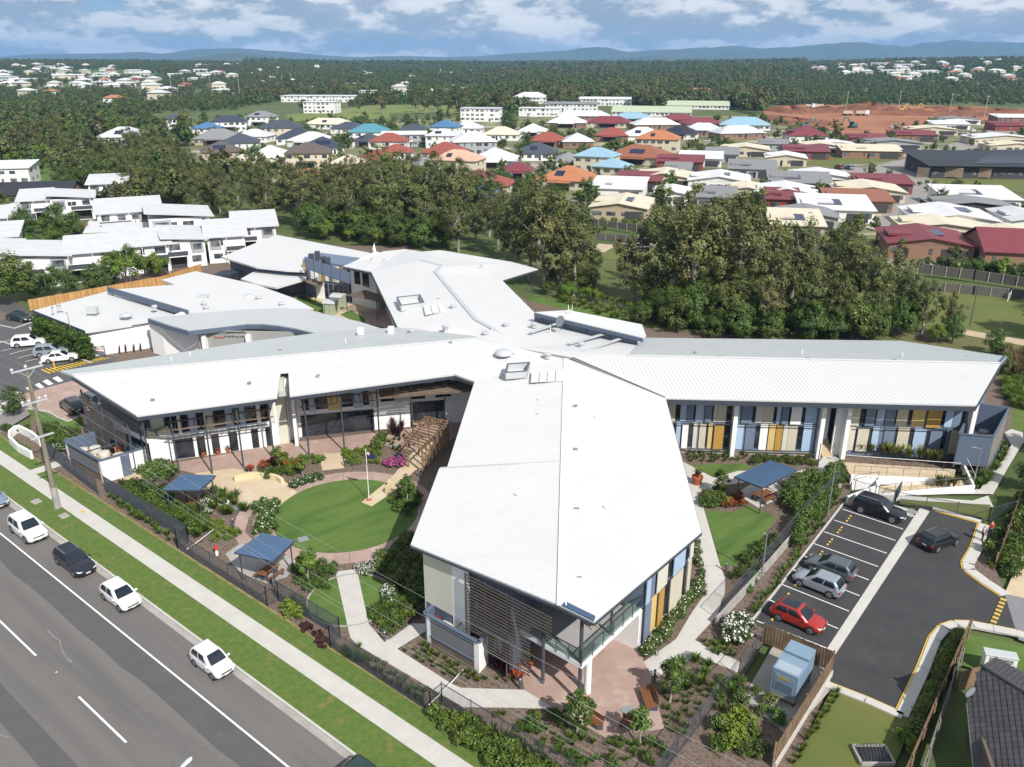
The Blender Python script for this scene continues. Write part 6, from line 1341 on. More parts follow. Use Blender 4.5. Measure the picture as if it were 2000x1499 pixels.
# ---- lamp posts
def lamp(label,u,v,h,arm=(-.9,0,.12),double=False,mm=None):
 p=G(u,v);t=thing('street_lamp',label,'lamp post',p,0,'lamp posts');mm=mm or mat('lamp_grey',(.2,.2,.2),.5);m=MB();m.tube(p,p+ZU*h,.075,.045,8);m.build('pole',mm,t);a_=Vector(arm);m=MB();m.tube(p+ZU*(h-.05),p+ZU*h+a_*.6,.03,n=6);m.build('arm',mm,t);m=MB();m.beam(p+ZU*h+a_*.5,p+ZU*h+a_,.22,.07);m.build('luminaire',mm,t,bevel=.02)
lamp('lamp post beside the black off-road car in the car park',1616,1007,5.9);lamp('dark lamp post on the path left of the ramp',1592,942,4.2,(.05,0,.1),mm=M_STEEL);lamp('lamp post at the right end of the ramp',1900,950,4.2,(-.9,.1,.1));lamp('lamp post above the lower car park wall',1487,1130,4.2,(-.3,.1,.1));lamp('lamp post beside the creeper wall of the left car park',147,690,6.2,(-1.0,0,.1));lamp('tall dark lamp post on the park lawn beyond the right wing',1894,636,6.9,(.05,0,.1),mm=M_FASC);lamp('lamp post behind the golden paling fence',258,562,7.2,(-.5,0,.1))
# board sign of the day centre
t=thing('notice_board','notice board on two dark posts in front of the white wall','sign',G(195,702));a_,b_=G(186,700),G(207,699)
for q in(a_,b_):m=MB();m.beam(q,q+ZU*1.9,.09,.09);m.build('post',M_FASC,t)
m=MB();m.beam(a_+ZU*1.55,b_+ZU*1.55,.05,.62);m.build('board',mat('board_face',(.5,.5,.5),.6),t);m=MB();m.beam(a_+ZU*1.26-V(0,.03),b_+ZU*1.26-V(0,.03),.02,.08);m.build('red_stripe',M_RED,t)
for x,z_,s_ in((.15,1.6,.3),(.75,1.72,.2),(.35,1.45,.12)):m=MB();q=a_.lerp(b_,x);m.box(q+V(.1,-.035,z_),(s_,.012,s_));m.build('board_mark',M_SLATE,t)
p=G(107,720);m=MB();m.tube(p,p+ZU*1.0,.09,n=10);tag(m.build('safety_bollard',mat('safety_yellow',(.7,.42,.02),.5)),'yellow safety bollard on the hatched bay of the left car park','bollard')
# red and black warning notices on the yard wall of the front wing
for z_,mm,s_ in((1.9,M_RED,.34),(1.1,M_FASC,.3),(.7,M_RED,.3)):
 m=MB();q=pf0+dF*2.0-nF*.0+nF*.04;m.prism([q-dF*s_/2+nF*.03,q+dF*s_/2+nF*.03,q+dF*s_/2+nF*.06,q-dF*s_/2+nF*.06],z_-s_/2,z_+s_/2);m.build('warning_notice',mm,HOME)
 # ---- power pole and wires
pp=RD(7.0,2.45);pole=thing('power_pole','tall timber power pole with two crossarms on the street verge','power pole',pp)
M_POLE=mat('grey_green_pole',(.22,.20,.14),.95,(.15,.14,.10),1.5,.8,8,stretch=(1,1,.2),bump=.3,bscale=8)
m=MB();m.tube(pp-ZU*.3,pp+ZU*14.6,.26,.15,12);m.build('shaft',M_POLE,pole)
m=MB();m.tube(pp-ZU*.3,pp+ZU*2.2,.30,.29,12);m.build('ground_sleeve',M_CONCW,pole)
M_ARM=mat('galvanised_arm',(.42,.46,.50),.5);M_INS=mat('porcelain',(.6,.6,.58),.3)
ends=[]
for z_,n0,n1,ins in((14.2,-1.35,1.35,(-1.25,-.1,1.2)),(11.0,-1.1,1.1,(-1.0,-.45,.45,1.0)),(7.6,-1.0,1.0,())):
 m=MB();a_=pp+RN*n0+RDIR*.2+ZU*z_;b_=pp+RN*n1+RDIR*.2+ZU*z_;m.beam(a_,b_,.12,.14);m.build('crossarm',M_ARM,pole)
 for n in ins:q=pp+RN*n+RDIR*.2+ZU*(z_+.07);m=MB();m.lathe(q,[(.05,0),(.05,.1),(.13,.14),(.14,.24),(.08,.3),(0,.32)],10);m.build('insulator',M_INS,pole);ends.append(q+ZU*.3)
for z_ in(13.4,10.3):
 for s_ in(-.7,.7):m=MB();m.beam(pp+RDIR*.15+ZU*z_,pp+RN*s_+RDIR*.18+ZU*(z_+.75 if z_>12 else z_+.65),.04,.04);m.build('arm_brace',M_ARM,pole)
M_WIRE=mat('aluminium_wire',(.34,.34,.34),.5)
for i,q in enumerate(ends[:2]+ends[3:6]):
 far=q+RDIR*105+ZU*(-.2);pts=[]
 for k in range(33):f=k/32;s_=4*f*(1-f);pts.append(q.lerp(far,f)-ZU*(2.0+(.3 if i>2 else 0))*s_)
 m=MB();m.path(pts,.007,5);tag(m.build('power_wire',M_WIRE),['street-side','middle','garden-side','outermost lower','second lower','third lower','innermost lower'][i]+' power wire strung from the '+('top' if i<3 else 'lower')+' crossarm of the timber pole','wire','power wires')
 back=q-RDIR*60+ZU*.1;m=MB();m.path([q.lerp(back,k/12)-ZU*.9*4*(k/12)*(1-k/12)for k in range(13)],.007,5);tag(m.build('power_wire',M_WIRE),['street-side','middle','garden-side','outermost lower','second lower','third lower','innermost lower'][i]+' power wire running left from the '+('top' if i<3 else 'lower')+' crossarm','wire','power wires')
for lb,a_,b_ in[('pale stay tube leaning over the street fence below the first shelter',(365,1073),(428,1026)),('pale stay tube leaning over the fence corner by the plant yard',(838,1377),(905,1308))]:
 t=thing('guy_guard',lb,'stay');p,q=G(a_[0],a_[1],.9),G(b_[0],b_[1],.15);t.location=(p.x,p.y,0);m=MB();m.path([p,p.lerp(q,.3)-ZU*.05,p.lerp(q,.6)-ZU*.05,q],.035,6);m.build('tube',M_WHITE,t)
 # street light whose head reaches into the bottom edge
hd=G(364,1490,9.0);bs=RD(30,-15);bs=V(hd.x-1.6,hd.y-3.4);t=thing('street_lamp','pale street light head at the bottom edge over the road','lamp post',bs,0,'lamp posts');m=MB();m.tube(bs,bs+ZU*8.6,.1,.07,8);m.build('pole',M_ARM,t);m=MB();m.tube(bs+ZU*8.6,hd-V(.18,.38,.03),.04,n=6);m.build('arm',M_ARM,t);m=MB();d=(hd-bs);d.z=0;d.normalize();s_=V(-d.y,d.x);rg=[]
for f,w_ in((-.35,.06),(-.2,.1),(.1,.13),(.25,.11),(.33,.05)):rg.append([hd+d*f+s_*w_*math.cos(k*math.pi/5)+ZU*.07*math.sin(k*math.pi/5)for k in range(10)])
m.loft(rg);m.build('luminaire',mat('pale_lamp_head',(.5,.56,.6),.4),t)
# ================================================================ VEHICLES AND PEOPLE
M_TYRE=mat('tyre_rubber',(.018,.018,.018),.85);M_RIM=mat('alloy_rim',(.42,.43,.45),.35,metal=.6);M_CGL=mat('car_glass',(.012,.018,.024),.04,spec=.7)
M_HEAD=mat('headlight_glass',(.62,.65,.68),.12);M_TAIL=mat('tail_light_red',(.38,.01,.012),.2);M_PLATE=mat('number_plate',(.6,.6,.55),.5);M_TRIM=mat('black_trim',(.02,.02,.021),.55)
def paint(name,c,metal=0.0):return mat('paint_'+name,c,.28,(c[0]*.93,c[1]*.93,c[2]*.93),1.5,.5,coat=.7,metal=metal)
KIND={'hatch':dict(L=4.0,W=1.72,H=1.48,wb=.23,rf=.05,rr=-.36,rb=-.465,deck=.0,wr=.31),'small':dict(L=3.6,W=1.6,H=1.5,wb=.25,rf=.06,rr=-.37,rb=-.475,deck=0,wr=.29),'suv':dict(L=4.65,W=1.86,H=1.70,wb=.215,rf=.06,rr=-.40,rb=-.475,deck=0,wr=.37),'wagon':dict(L=4.75,W=1.77,H=1.50,wb=.19,rf=.03,rr=-.40,rb=-.48,deck=0,wr=.33),'sedan':dict(L=4.85,W=1.83,H=1.46,wb=.19,rf=.03,rr=-.22,rb=-.345,deck=.60,wr=.33)}
def car(kind,pm,label,cat='car',dark_roof=False,rails=False,group=None):
 k=KIND[kind];L_,W_,H_=k['L'],k['W'],k['H'];hw=W_/2;t=thing('parked_car',label,cat,(0,0,0),0,group)
 belt=.60*H_ if kind!='suv' else.585*H_;gz=.2
 def ring(x,w_,zb,zt,crown=.04):
  h_=hw*w_;zm=zb+(zt-zb)*.55
  return[Vector((x*L_,y*h_,z))for y,z in((-.80,zb),(-.97,zb+.10),(-1.0,zm),(-.965,zt-.07),(-.83,zt),(-.4,zt+crown),(.4,zt+crown),(.83,zt),(.965,zt-.07),(1.0,zm),(.97,zb+.10),(.80,zb))]
 hd=.50*H_;m=MB()
 rear=k['deck']*H_ if k['deck']else belt
 st=[(-.5,.80,.36,rear-.16,.02),(-.488,.90,.27,rear-.05,.03),(-.45,.97,gz,rear,.03),(-.33,1.0,gz,belt,.03),(-.1,1.0,gz,belt,.03),(.12,1.0,gz,belt,.03),(k['wb'],.99,gz,belt-.01,.035),(.36,.97,gz,(belt+hd)/2+.02,.045),(.44,.93,gz+.02,hd,.04),(.482,.84,.26,hd-.10,.02),(.5,.70,.34,hd-.2,.01)]
 m.loft([ring(*s_)for s_ in st]);b=m.build('body',pm,t,smooth=True)
 md=b.modifiers.new('edge','EDGE_SPLIT');md.split_angle=R(40)
 # greenhouse
 def rect(x0,x1,y,z):
  xm=(x0+x1)/2;return[Vector((x0*L_,-y*hw*.86,z)),Vector(((x0*.9+xm*.1)*L_,-y*hw,z)),Vector(((x1*.9+xm*.1)*L_,-y*hw,z)),Vector((x1*L_,-y*hw*.84,z)),Vector((x1*L_,y*hw*.84,z)),Vector(((x1*.9+xm*.1)*L_,y*hw,z)),Vector(((x0*.9+xm*.1)*L_,y*hw,z)),Vector((x0*L_,y*hw*.86,z))]
 m=MB();m.loft([rect(k['rb'],k['wb']+.02,.95,belt-.02),rect(k['rb']*.6+k['rr']*.4,k['wb']*.45+k['rf']*.55,.86,belt+(H_-belt)*.55),rect(k['rr'],k['rf'],.74,H_-.055),rect(k['rr']+.03,k['rf']-.035,.62,H_)]);m.build('roof_shell',pm,t)
 if dark_roof:m=MB();m.add([Vector((x*L_,y*hw*.62,H_+.004))for x,y in((k['rr']+.04,-1),(k['rf']-.05,-1),(k['rf']-.05,1),(k['rr']+.04,1))],[(0,1,2,3)]);m.build('glass_roof',M_CGL,t)
 e=.014
 def P3(f,fr):
  if f<=.55:a_=f/.55;y=.95+(.86-.95)*a_
  else:a_=(f-.55)/.45;y=.86+(.74-.86)*a_
  zl=[belt-.02,belt+(H_-belt)*.55,H_-.055];z=zl[0]+(zl[1]-zl[0])*f/.55 if f<=.55 else zl[1]+(zl[2]-zl[1])*(f-.55)/.45
  zs=[(0,k['wb']+.02,k['rb']),(.55,k['wb']*.45+k['rf']*.55,k['rb']*.6+k['rr']*.4),(1,k['rf'],k['rr'])]
  i=0 if f<=.55 else 1;q=(f-zs[i][0])/(zs[i+1][0]-zs[i][0]);return y,z,zs[i][1]+(zs[i+1][1]-zs[i][1])*q,zs[i][2]+(zs[i+1][2]-zs[i][2])*q
 def glass(name,rows):m=MB();n=len(rows[0]);m.add([p for r_ in rows for p in r_],[(j*n+i,j*n+i+1,(j+1)*n+i+1,(j+1)*n+i)for j in range(len(rows)-1)for i in range(n-1)]);m.build(name,M_CGL,t)
 rows=[];rows2=[]
 for f in(.08,.55,.95):
  y,z,xf,xr=P3(f,0);rows.append([Vector((xf*L_+e+.008,s_*y*hw*.80,z+e))for s_ in(-1,-.4,.4,1)]);rows2.append([Vector((xr*L_-e,s_*y*hw*.80,z+e))for s_ in(-1,-.4,.4,1)])
 glass('windscreen',rows);glass('rear_window',rows2)
 for s_ in(-1,1):
  for a0,a1 in((.05,.47),(.52,.93)):
   rr_=[]
   for f in(.14,.55,.88):
    y,z,xf,xr=P3(f,0);x0,x1=xr*.93+xf*.07,xf*.90+xr*.10;rr_.append([Vector(((x0+(x1-x0)*a_)*L_,s_*(y*hw+e*.8),z))for a_ in(a0,a1)])
   glass('side_window',rr_)
  m=MB();y,z,xf,xr=P3(.1,0);m.box((xf*L_*.86,s_*(hw*.96+.1),belt+.06),(.14,.2,.14));m.build('mirror',pm,t,bevel=.03)
  m=MB();zz=hd-.12;m.add([Vector((x*L_,s_*y*hw,z))for x,y,z in((.4985,.52,zz-.03),(.486,.80,zz),(.455,.925,zz+.05),(.45,.90,zz+.125),(.482,.74,zz+.075),(.496,.5,zz+.05))],[(0,1,2,3,4,5)]);m.v=[tuple(Vector(q)+Vector((.02,s_*.012,.01)))for q in m.v];m.build('headlight',M_HEAD,t)
  m=MB();zr=rear-.2;m.box((-.487*L_,s_*hw*.80,zr+.02),(.10,.22,.22));m.build('tail_light',M_TAIL,t,bevel=.03)
  for x in(.315,-.30):
   m=MB();c_=Vector((x*L_,s_*(hw-.10),k['wr']));m.tube(c_,c_+Vector((0,s_*.105,0)),k['wr']*1.14,n=20);m.build('wheel_arch',M_TRIM,t)
   m=MB();m.tube(c_,c_+Vector((0,s_*.125,0)),k['wr'],n=20);wl=m.build('tyre',M_TYRE,t)
   m=MB();m.tube(c_+Vector((0,s_*.12,0)),c_+Vector((0,s_*.135,0)),k['wr']*.66,n=16);m.build('rim',M_RIM,wl)
   m=MB()
   for q in range(5):a_=q*2*math.pi/5;m.beam(c_+Vector((0,s_*.137,0)),c_+Vector((k['wr']*.6*math.cos(a_+.6),s_*.137,k['wr']*.6*math.sin(a_+.6))),.05,.01)
   m.build('spoke_gap',M_TRIM,wl)
  if rails:m=MB();m.tube(((k['rr']+.05)*L_,s_*hw*.66,H_+.01),((k['rf']-.06)*L_,s_*hw*.66,H_+.01),.025,n=6);m.build('roof_rail',M_RIM,t)
 m=MB();m.box((.494*L_,0,hd-.20),(.06,W_*.52,.10));m.build('grille',M_TRIM,t)
 m=MB();m.box((.497*L_,0,.33),(.05,W_*.60,.12));m.build('lower_intake',M_TRIM,t)
 m=MB();m.box((.502*L_,0,.42),(.06,.37,.11));m.build('number_plate',M_PLATE,t);m=MB();m.box((-.503*L_,0,rear-.28),(.03,.37,.11));m.build('number_plate',M_PLATE,t)
 m=MB();m.box((-.49*L_,0,.33),(.06,W_*.7,.10));m.build('rear_bumper_trim',M_TRIM,t)
 m=MB();m.prism([Vector((x*L_,y*hw*.9))for x,y in((-.46,-1),(.44,-1),(.44,1),(-.46,1))],.16,.24);m.build('underbody',M_TRIM,t)
 return t
pW=paint('white',(.72,.73,.74));pK=paint('black',(.008,.009,.012));pN=paint('navy_black',(.007,.010,.020));pS=paint('silver',(.30,.34,.38),.3);pG=paint('grey',(.11,.125,.14),.3);pR=paint('red',(.32,.018,.012));pB=paint('steel_blue',(.20,.27,.36),.3);pGn=paint('dark_green',(.01,.03,.03))
RA_=math.atan2(RDIR.y,RDIR.x)
def park(t,p,rz,z=-.0):t.location=(p[0],p[1],z);t.rotation_euler=(0,0,rz)
park(car('small',pW,'small white hatchback parked nearest on the street',group='cars parked along the kerb'),RD(38.3,-.72),RA_,-.12)
park(car('hatch',pW,'white hatchback parked between the black wagon and the nearest small car',group='cars parked along the kerb'),RD(25.8,-.95),RA_,-.12)
park(car('wagon',pN,'black station wagon parked on the street',rails=True,group='cars parked along the kerb'),RD(18.1,-1.0),RA_,-.12)
park(car('suv',pW,'white off-road car parked on the street left of the black wagon',group='cars parked along the kerb'),RD(9.6,-1.25),RA_,-.12)
park(car('sedan',pB,'steel blue car cut by the left edge on the street',group='cars parked along the kerb'),RD(.6,-1.0),RA_,-.12)
park(car('hatch',pGn,'dark green car just entering the bottom edge of the street',group='cars parked along the kerb'),RD(54.9,-.95),RA_,-.12)
def bay(i,off=2.85):a_,b_=G(*BL[i]),G(*BL[i+1]);d=(G(*BR[i])-a_).normalized();c_=(a_+b_)/2+d*off;return c_,math.atan2(d.y,d.x),d
a0,r0_,d0=bay(0);up_=(G(*BL[0])-G(*BL[1]))
park(car('suv',pK,'black off-road car in the top bay of the car park',rails=True,group='cars in the right car park'),a0+up_*1.0+d0*.1,r0_)
park(car('hatch',pG,'dark grey hatchback in the car park above the silver one',group='cars in the right car park'),bay(4,2.55)[0]+up_*.12,bay(4)[1]+math.pi)
park(car('hatch',pS,'silver blue hatchback in the car park above the red one',group='cars in the right car park'),bay(5,2.55)[0]+up_*.08,bay(5)[1]+math.pi)
park(car('hatch',pR,'red hatchback with dark roof in the car park',dark_roof=True,group='cars in the right car park'),bay(7,2.7)[0]+up_*.12,bay(7)[1])
c_=(G(1806,1062)+G(1862,1062))/2;park(car('hatch',pK,'black hatchback driving across the car park'),G(1832,1064),R(28))
park(car('suv',pW,'white off-road car in the left car park',group='cars in the left car park'),(G(22,684)+G(84,672))/2+V(0,.6),R(16))
park(car('sedan',pW,'white sedan beside the yellow hatched bay',group='cars in the left car park'),(G(84,714)+G(147,700))/2+V(0,.5),R(19))
park(car('suv',pS,'silver wagon behind the white sedan in the left car park',group='cars in the left car park'),(G(70,706)+G(125,690))/2+V(-.2,.9),R(18))
park(car('sedan',pGn,'dark car beside the golden paling fence of the left car park',group='cars in the left car park'),G(36,628)+V(0,.6),R(-25))
park(car('suv',pK,'black off-road car on the pink driveway beside the left wing',group='cars by the left wing'),(G(108,802)+G(150,815))/2+V(.3,1.2),R(135))
park(car('suv',pG,'dark grey car mostly hidden behind the louvred end of the left wing',group='cars by the left wing'),G(160,800)+V(.5,1.8),R(135))
# ---- two people by the car park kerb
def skin_mesh(verts,edges,rad,name,material,parent,root=0):
 me=bpy.data.meshes.new(name);me.from_pydata(verts,edges,[]);me.update();o=bpy.data.objects.new(name,me);COL.objects.link(o);o.parent=parent
 s_=o.modifiers.new('skin','SKIN');s_.use_smooth_shade=True;b=o.modifiers.new('sub','SUBSURF');b.levels=1;b.render_levels=2
 for v_,r_ in zip(me.skin_vertices[0].data,rad):v_.radius=(r_,r_*.85)if not isinstance(r_,tuple)else r_
 me.skin_vertices[0].data[root].use_root=True;me.materials.append(material);return o
M_SKIN=mat('skin',(.46,.26,.18),.6)
def person(label,loc,rz,shirt,trousers,hair,skirt=False,scl=1.0):
 t=thing('person',label,'person',loc,rz);t.scale=(scl,)*3
 V_=[(0,0,.95),(0,0,1.12),(0,.01,1.30),(0,.01,1.42),(0,0,1.50),(0,-.01,1.58),(0,-.02,1.66),(-.17,.0,1.40),(-.25,.02,1.14),(-.22,-.10,.92),(-.20,-.15,.84),(.17,.0,1.40),(.26,.02,1.14),(.22,-.12,.94),(.19,-.17,.86),(-.10,0,.88),(-.11,-.02,.50),(-.11,.02,.10),(-.12,-.12,.04),(.10,0,.88),(.11,-.04,.50),(.12,.02,.10),(.13,-.12,.04)]
 E_=[(0,1),(1,2),(2,3),(3,4),(4,5),(5,6),(3,7),(7,8),(8,9),(9,10),(3,11),(11,12),(12,13),(13,14),(0,15),(15,16),(16,17),(17,18),(0,19),(19,20),(20,21),(21,22)]
 R_=[.13,.12,.14,.09,.055,.085,.075,.06,.045,.035,.03,.06,.045,.035,.03,.085,.06,.042,.035,.085,.06,.042,.035]
 skin_mesh(V_,E_,R_,'body',M_SKIN,t)
 skin_mesh([V_[i]for i in(0,1,2,3,7,8,11,12)],[(0,1),(1,2),(2,3),(3,4),(4,5),(3,6),(6,7)],[.165,.155,.165,.11,.085,.07,.085,.07],'shirt',shirt,t)
 skin_mesh([V_[i]for i in(0,15,16,17,19,20,21)],[(0,1),(1,2),(2,3),(0,4),(4,5),(5,6)],[.16,.11,.085,.07,.11,.085,.07],'trousers',trousers,t)
 m=MB();m.lathe((0,.015,1.56),[(.05,0),(.098,.03),(.108,.1),(.09,.17),(.04,.205),(0,.21)],14);m.build('hair',hair,t,smooth=True)
 m=MB()
 for x in(-.035,.035):m.box((x,-.096,1.625),(.018,.012,.012))
 m.build('eye',M_FASC,t);m=MB();m.box((0,-.11,1.60),(.02,.03,.03));m.build('nose',M_SKIN,t)
 for s_ in(-1,1):
  b_=Vector(V_[10]if s_<0 else V_[14]);m=MB()
  for q in range(4):m.path([b_+Vector((-.03+q*.02,-.01,-.01)),b_+Vector((-.03+q*.02,-.03,-.05)),b_+Vector((-.03+q*.02,-.015,-.085+.008*abs(q-1.4)))],[.011,.010,.008],6)
  m.path([b_+Vector((s_*-.03,-.02,0)),b_+Vector((s_*-.055,-.045,-.03))],[.012,.009],6);m.build('fingers',M_SKIN,t)
 return t
person('person in a red top standing on the car park kerb',G(1932,1050),R(200),mat('cloth_red',(.42,.03,.045),.9),mat('cloth_dark',(.03,.03,.04),.9),mat('hair_brown',(.16,.09,.05),.8))
person('person in a pale pink top and dark trousers beside the kerb',G(1917,1058),R(60),mat('cloth_pink',(.55,.38,.45),.9),MATS['cloth_dark'],mat('hair_dark',(.04,.03,.025),.8),scl=.97)
t=thing('garden_figure','small red garden ornament by the street fence below the first shelter','ornament',G(424,1085));p=G(424,1085);m=MB();m.lathe(p,[(.12,0),(.14,.25),(.1,.45),(.05,.5),(0,.5)],12);m.build('base',M_WHITE,t);m=MB();m.lathe(p+ZU*.5,[(.08,0),(.16,.15),(.13,.3),(.1,.38),(.1,.5),(0,.56)],12);m.build('figure',M_RED,t)
# ================================================================ HOUSES BEYOND THE SITE
def rcol(n,c):return mat('roof_'+n,c,.6,tuple(x*.88 for x in c),.5,.6,6)
RC={'Y':rcol('off_white',(.56,.57,.58)),'W':rcol('white',(.64,.645,.65)),'C':rcol('cream',(.62,.56,.43)),'G':rcol('mid_grey',(.22,.22,.225)),'L':rcol('pale_grey',(.52,.54,.56)),'S':rcol('slate',(.055,.065,.085)),'N':rcol('navy',(.035,.045,.07)),'K':rcol('black',(.022,.025,.032)),'B':rcol('brown',(.11,.085,.075)),'M':rcol('maroon',(.18,.035,.045)),'R':rcol('red_tile',(.27,.07,.05)),'O':rcol('orange_tile',(.42,.165,.075)),'U':rcol('blue',(.06,.17,.33)),'A':rcol('pale_blue',(.25,.40,.50)),'T':rcol('teal',(.07,.24,.30)),'P':rcol('peach',(.55,.36,.26)),'F':rcol('pale_green',(.40,.46,.33)),'X':rcol('rust',(.27,.10,.055))}
def wcol(n,c):return mat('wall_'+n,c,.85,tuple(x*.92 for x in c),.4,.5)
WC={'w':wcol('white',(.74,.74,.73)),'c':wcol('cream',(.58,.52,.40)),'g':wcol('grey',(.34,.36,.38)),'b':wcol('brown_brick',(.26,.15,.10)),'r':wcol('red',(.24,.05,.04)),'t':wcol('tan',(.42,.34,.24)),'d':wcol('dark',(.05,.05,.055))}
M_SOLAR=mat('solar_cells',(.008,.014,.045),.12,spec=.6);M_HWIN=mat('house_window',(.035,.045,.058),.08,(.16,.17,.18),.35,.9,2,spec=.7)
def house(u0,u1,vb,st,kind,rc,wc,rz,dep,label,name='house',solar=0,cat='house',group='houses of the suburb',hs=2.75,rise=None,garage=False,eave=.55):
 a_,b_=G(u0,vb),G(u1,vb);w_=(b_-a_).length;c_=(a_+b_)/2;dep=(dep or min(15,max(8,w_*.8)))*(1.3 if kind=='hip' else 1.0);h=hs*st+.15
 ca,sa=math.cos(R(rz)),math.sin(R(rz));w_=w_/(1+.3*(abs(ca)+abs(sa)*dep/w_*.8-1))
 t=thing(name,label,cat,(c_.x,c_.y+dep*.15-terr(0,0),0),R(rz),group)
 AVOID.append((c_.x-sa*dep*.5,c_.y+ca*dep*.5,max(w_,dep)*.5+2.0));AVOID.append((c_.x,c_.y-3,w_*.45))
 if c_.y>330:AVOID.extend([(c_.x+i*w_*.33,c_.y-j,w_*.22+3)for i in(-1,0,1)for j in(range(10,120,12)if c_.y>560 else(10,22,34))])
 X,D=w_/2,dep
 def bl(m,nm,mm,par=t):o=bpy.data.objects.new(nm,m.mesh(nm,mm));COL.objects.link(o);o.parent=par;return o
 m=MB();m.box((0,D/2,h/2-.1),(w_,D,h+.2));bl(m,'wall',WC[wc])
 e=eave;r_=rise if rise is not None else{'hip':.25*min(w_,D),'gable':.2*min(w_,D),'skil':.09*D,'skx':.12*w_,'vee':.085*min(w_,D),'flat':.25,'sidegable':.2*D}[kind]
 x0,x1,y0,y1=-X-e,X+e,-e,D+e;m=MB();z=h
 def faces(vs_,fs):m.add([Vector(v_)for v_ in vs_],fs)
 if kind=='hip':
  if w_>=D:k=(y1-y0)/2;rid=[(x0+k,(y0+y1)/2,z+r_),(x1-k,(y0+y1)/2,z+r_)]
  else:k=(x1-x0)/2;rid=[(0,y0+k,z+r_),(0,y1-k,z+r_)]
  vs_=[(x0,y0,z),(x1,y0,z),(x1,y1,z),(x0,y1,z)]+rid+[(x0,y0,z-.18),(x1,y0,z-.18),(x1,y1,z-.18),(x0,y1,z-.18)]
  fs=([(0,1,5,4),(1,2,5),(2,3,4,5),(3,0,4)]if w_>=D else[(0,1,4),(1,2,5,4),(2,3,5),(3,0,4,5)])+[(6,7,1,0),(7,8,2,1),(8,9,3,2),(9,6,0,3),(9,8,7,6)]
  faces(vs_,fs)
 elif kind in('gable','vee'):
  for s_ in(-1,1):m.slab([Vector((s_*(X+e),y0,z)),Vector((0,y0,z+r_)),Vector((0,y1,z+r_)),Vector((s_*(X+e),y1,z))],.16)
 elif kind=='sidegable':
  m.slab([Vector((x0,y0,z)),Vector((x1,y0,z)),Vector((x1,D/2,z+r_)),Vector((x0,D/2,z+r_))],.16);m.slab([Vector((x0,y1,z)),Vector((x1,y1,z)),Vector((x1,D/2,z+r_)),Vector((x0,D/2,z+r_))],.16)
 elif kind=='skx':m.slab([Vector((x0,y0,z+r_)),Vector((x1,y0,z+.05)),Vector((x1,y1,z+.05)),Vector((x0,y1,z+r_))],.18)
 elif kind=='skil':m.slab([Vector((x0,y0,z+.05)),Vector((x1,y0,z+.05)),Vector((x1,y1,z+r_)),Vector((x0,y1,z+r_))],.18)
 else:m.slab([Vector((x0,y0,z+.2)),Vector((x1,y0,z+.2)),Vector((x1,y1,z+.25)),Vector((x0,y1,z+.25))],.3)
 ro=bl(m,'roof',RC[rc])
 if kind in('gable','vee','sidegable','skil'):
  m=MB()
  if kind in('gable','vee'):
   for yy in(0,):m.add([Vector((-X,yy,h-.1)),Vector((X,yy,h-.1)),Vector((0,yy,h+r_-.12-r_*e/X))],[(0,1,2)])
  else:
   for xx in((X if c_.x<0 else-X),):m.add([Vector((xx,0,h-.1)),Vector((xx,D,h-.1)),Vector((xx,D if kind=='skil' else D/2,h+r_*.93-.14))],[(0,1,2)])
   if False:m.add([Vector((-X,D,h-.1)),Vector((X,D,h-.1)),Vector((X,D,h+r_*.93-.14)),Vector((-X,D,h+r_*.93-.14))],[(0,1,2,3)])
  bl(m,'gable_end',WC[wc])
 rn=random.Random(int(u0*7+vb));nw=max(2,int(w_/3.2))
 for f in range(st):
  for i in range(nw):
   if rn.random()<.15:continue
   ww,wh=rn.choice((.7,1.8,2.4,2.0)),rn.choice((1.0,1.2,1.3));x=-X+w_*(i+.5)/nw;zz=f*hs+1.0+wh/2
   if garage and f==0 and i==nw-1:m=MB();m.box((x,-.03,1.1),(min(2.6,w_/nw),.06,2.2));bl(m,'garage_door',RC['L']);continue
   m=MB();m.box((x,-.03,zz),(min(ww,w_/nw*.8),.08,wh));bl(m,'window',M_HWIN)
  for s_ in(-1,1):
   if(s_>0)==(c_.x<0)or rn.random()<.2:
    for y in(D*.28,D*.7):m=MB();m.box((s_*(X+.02),y,f*hs+1.6),(.08,1.3,1.1));bl(m,'window',M_HWIN)
 m=MB();m.box((rn.uniform(-.3,.3)*w_,-.04,1.05),(.9,.06,2.1));bl(m,'door',RC['K'])
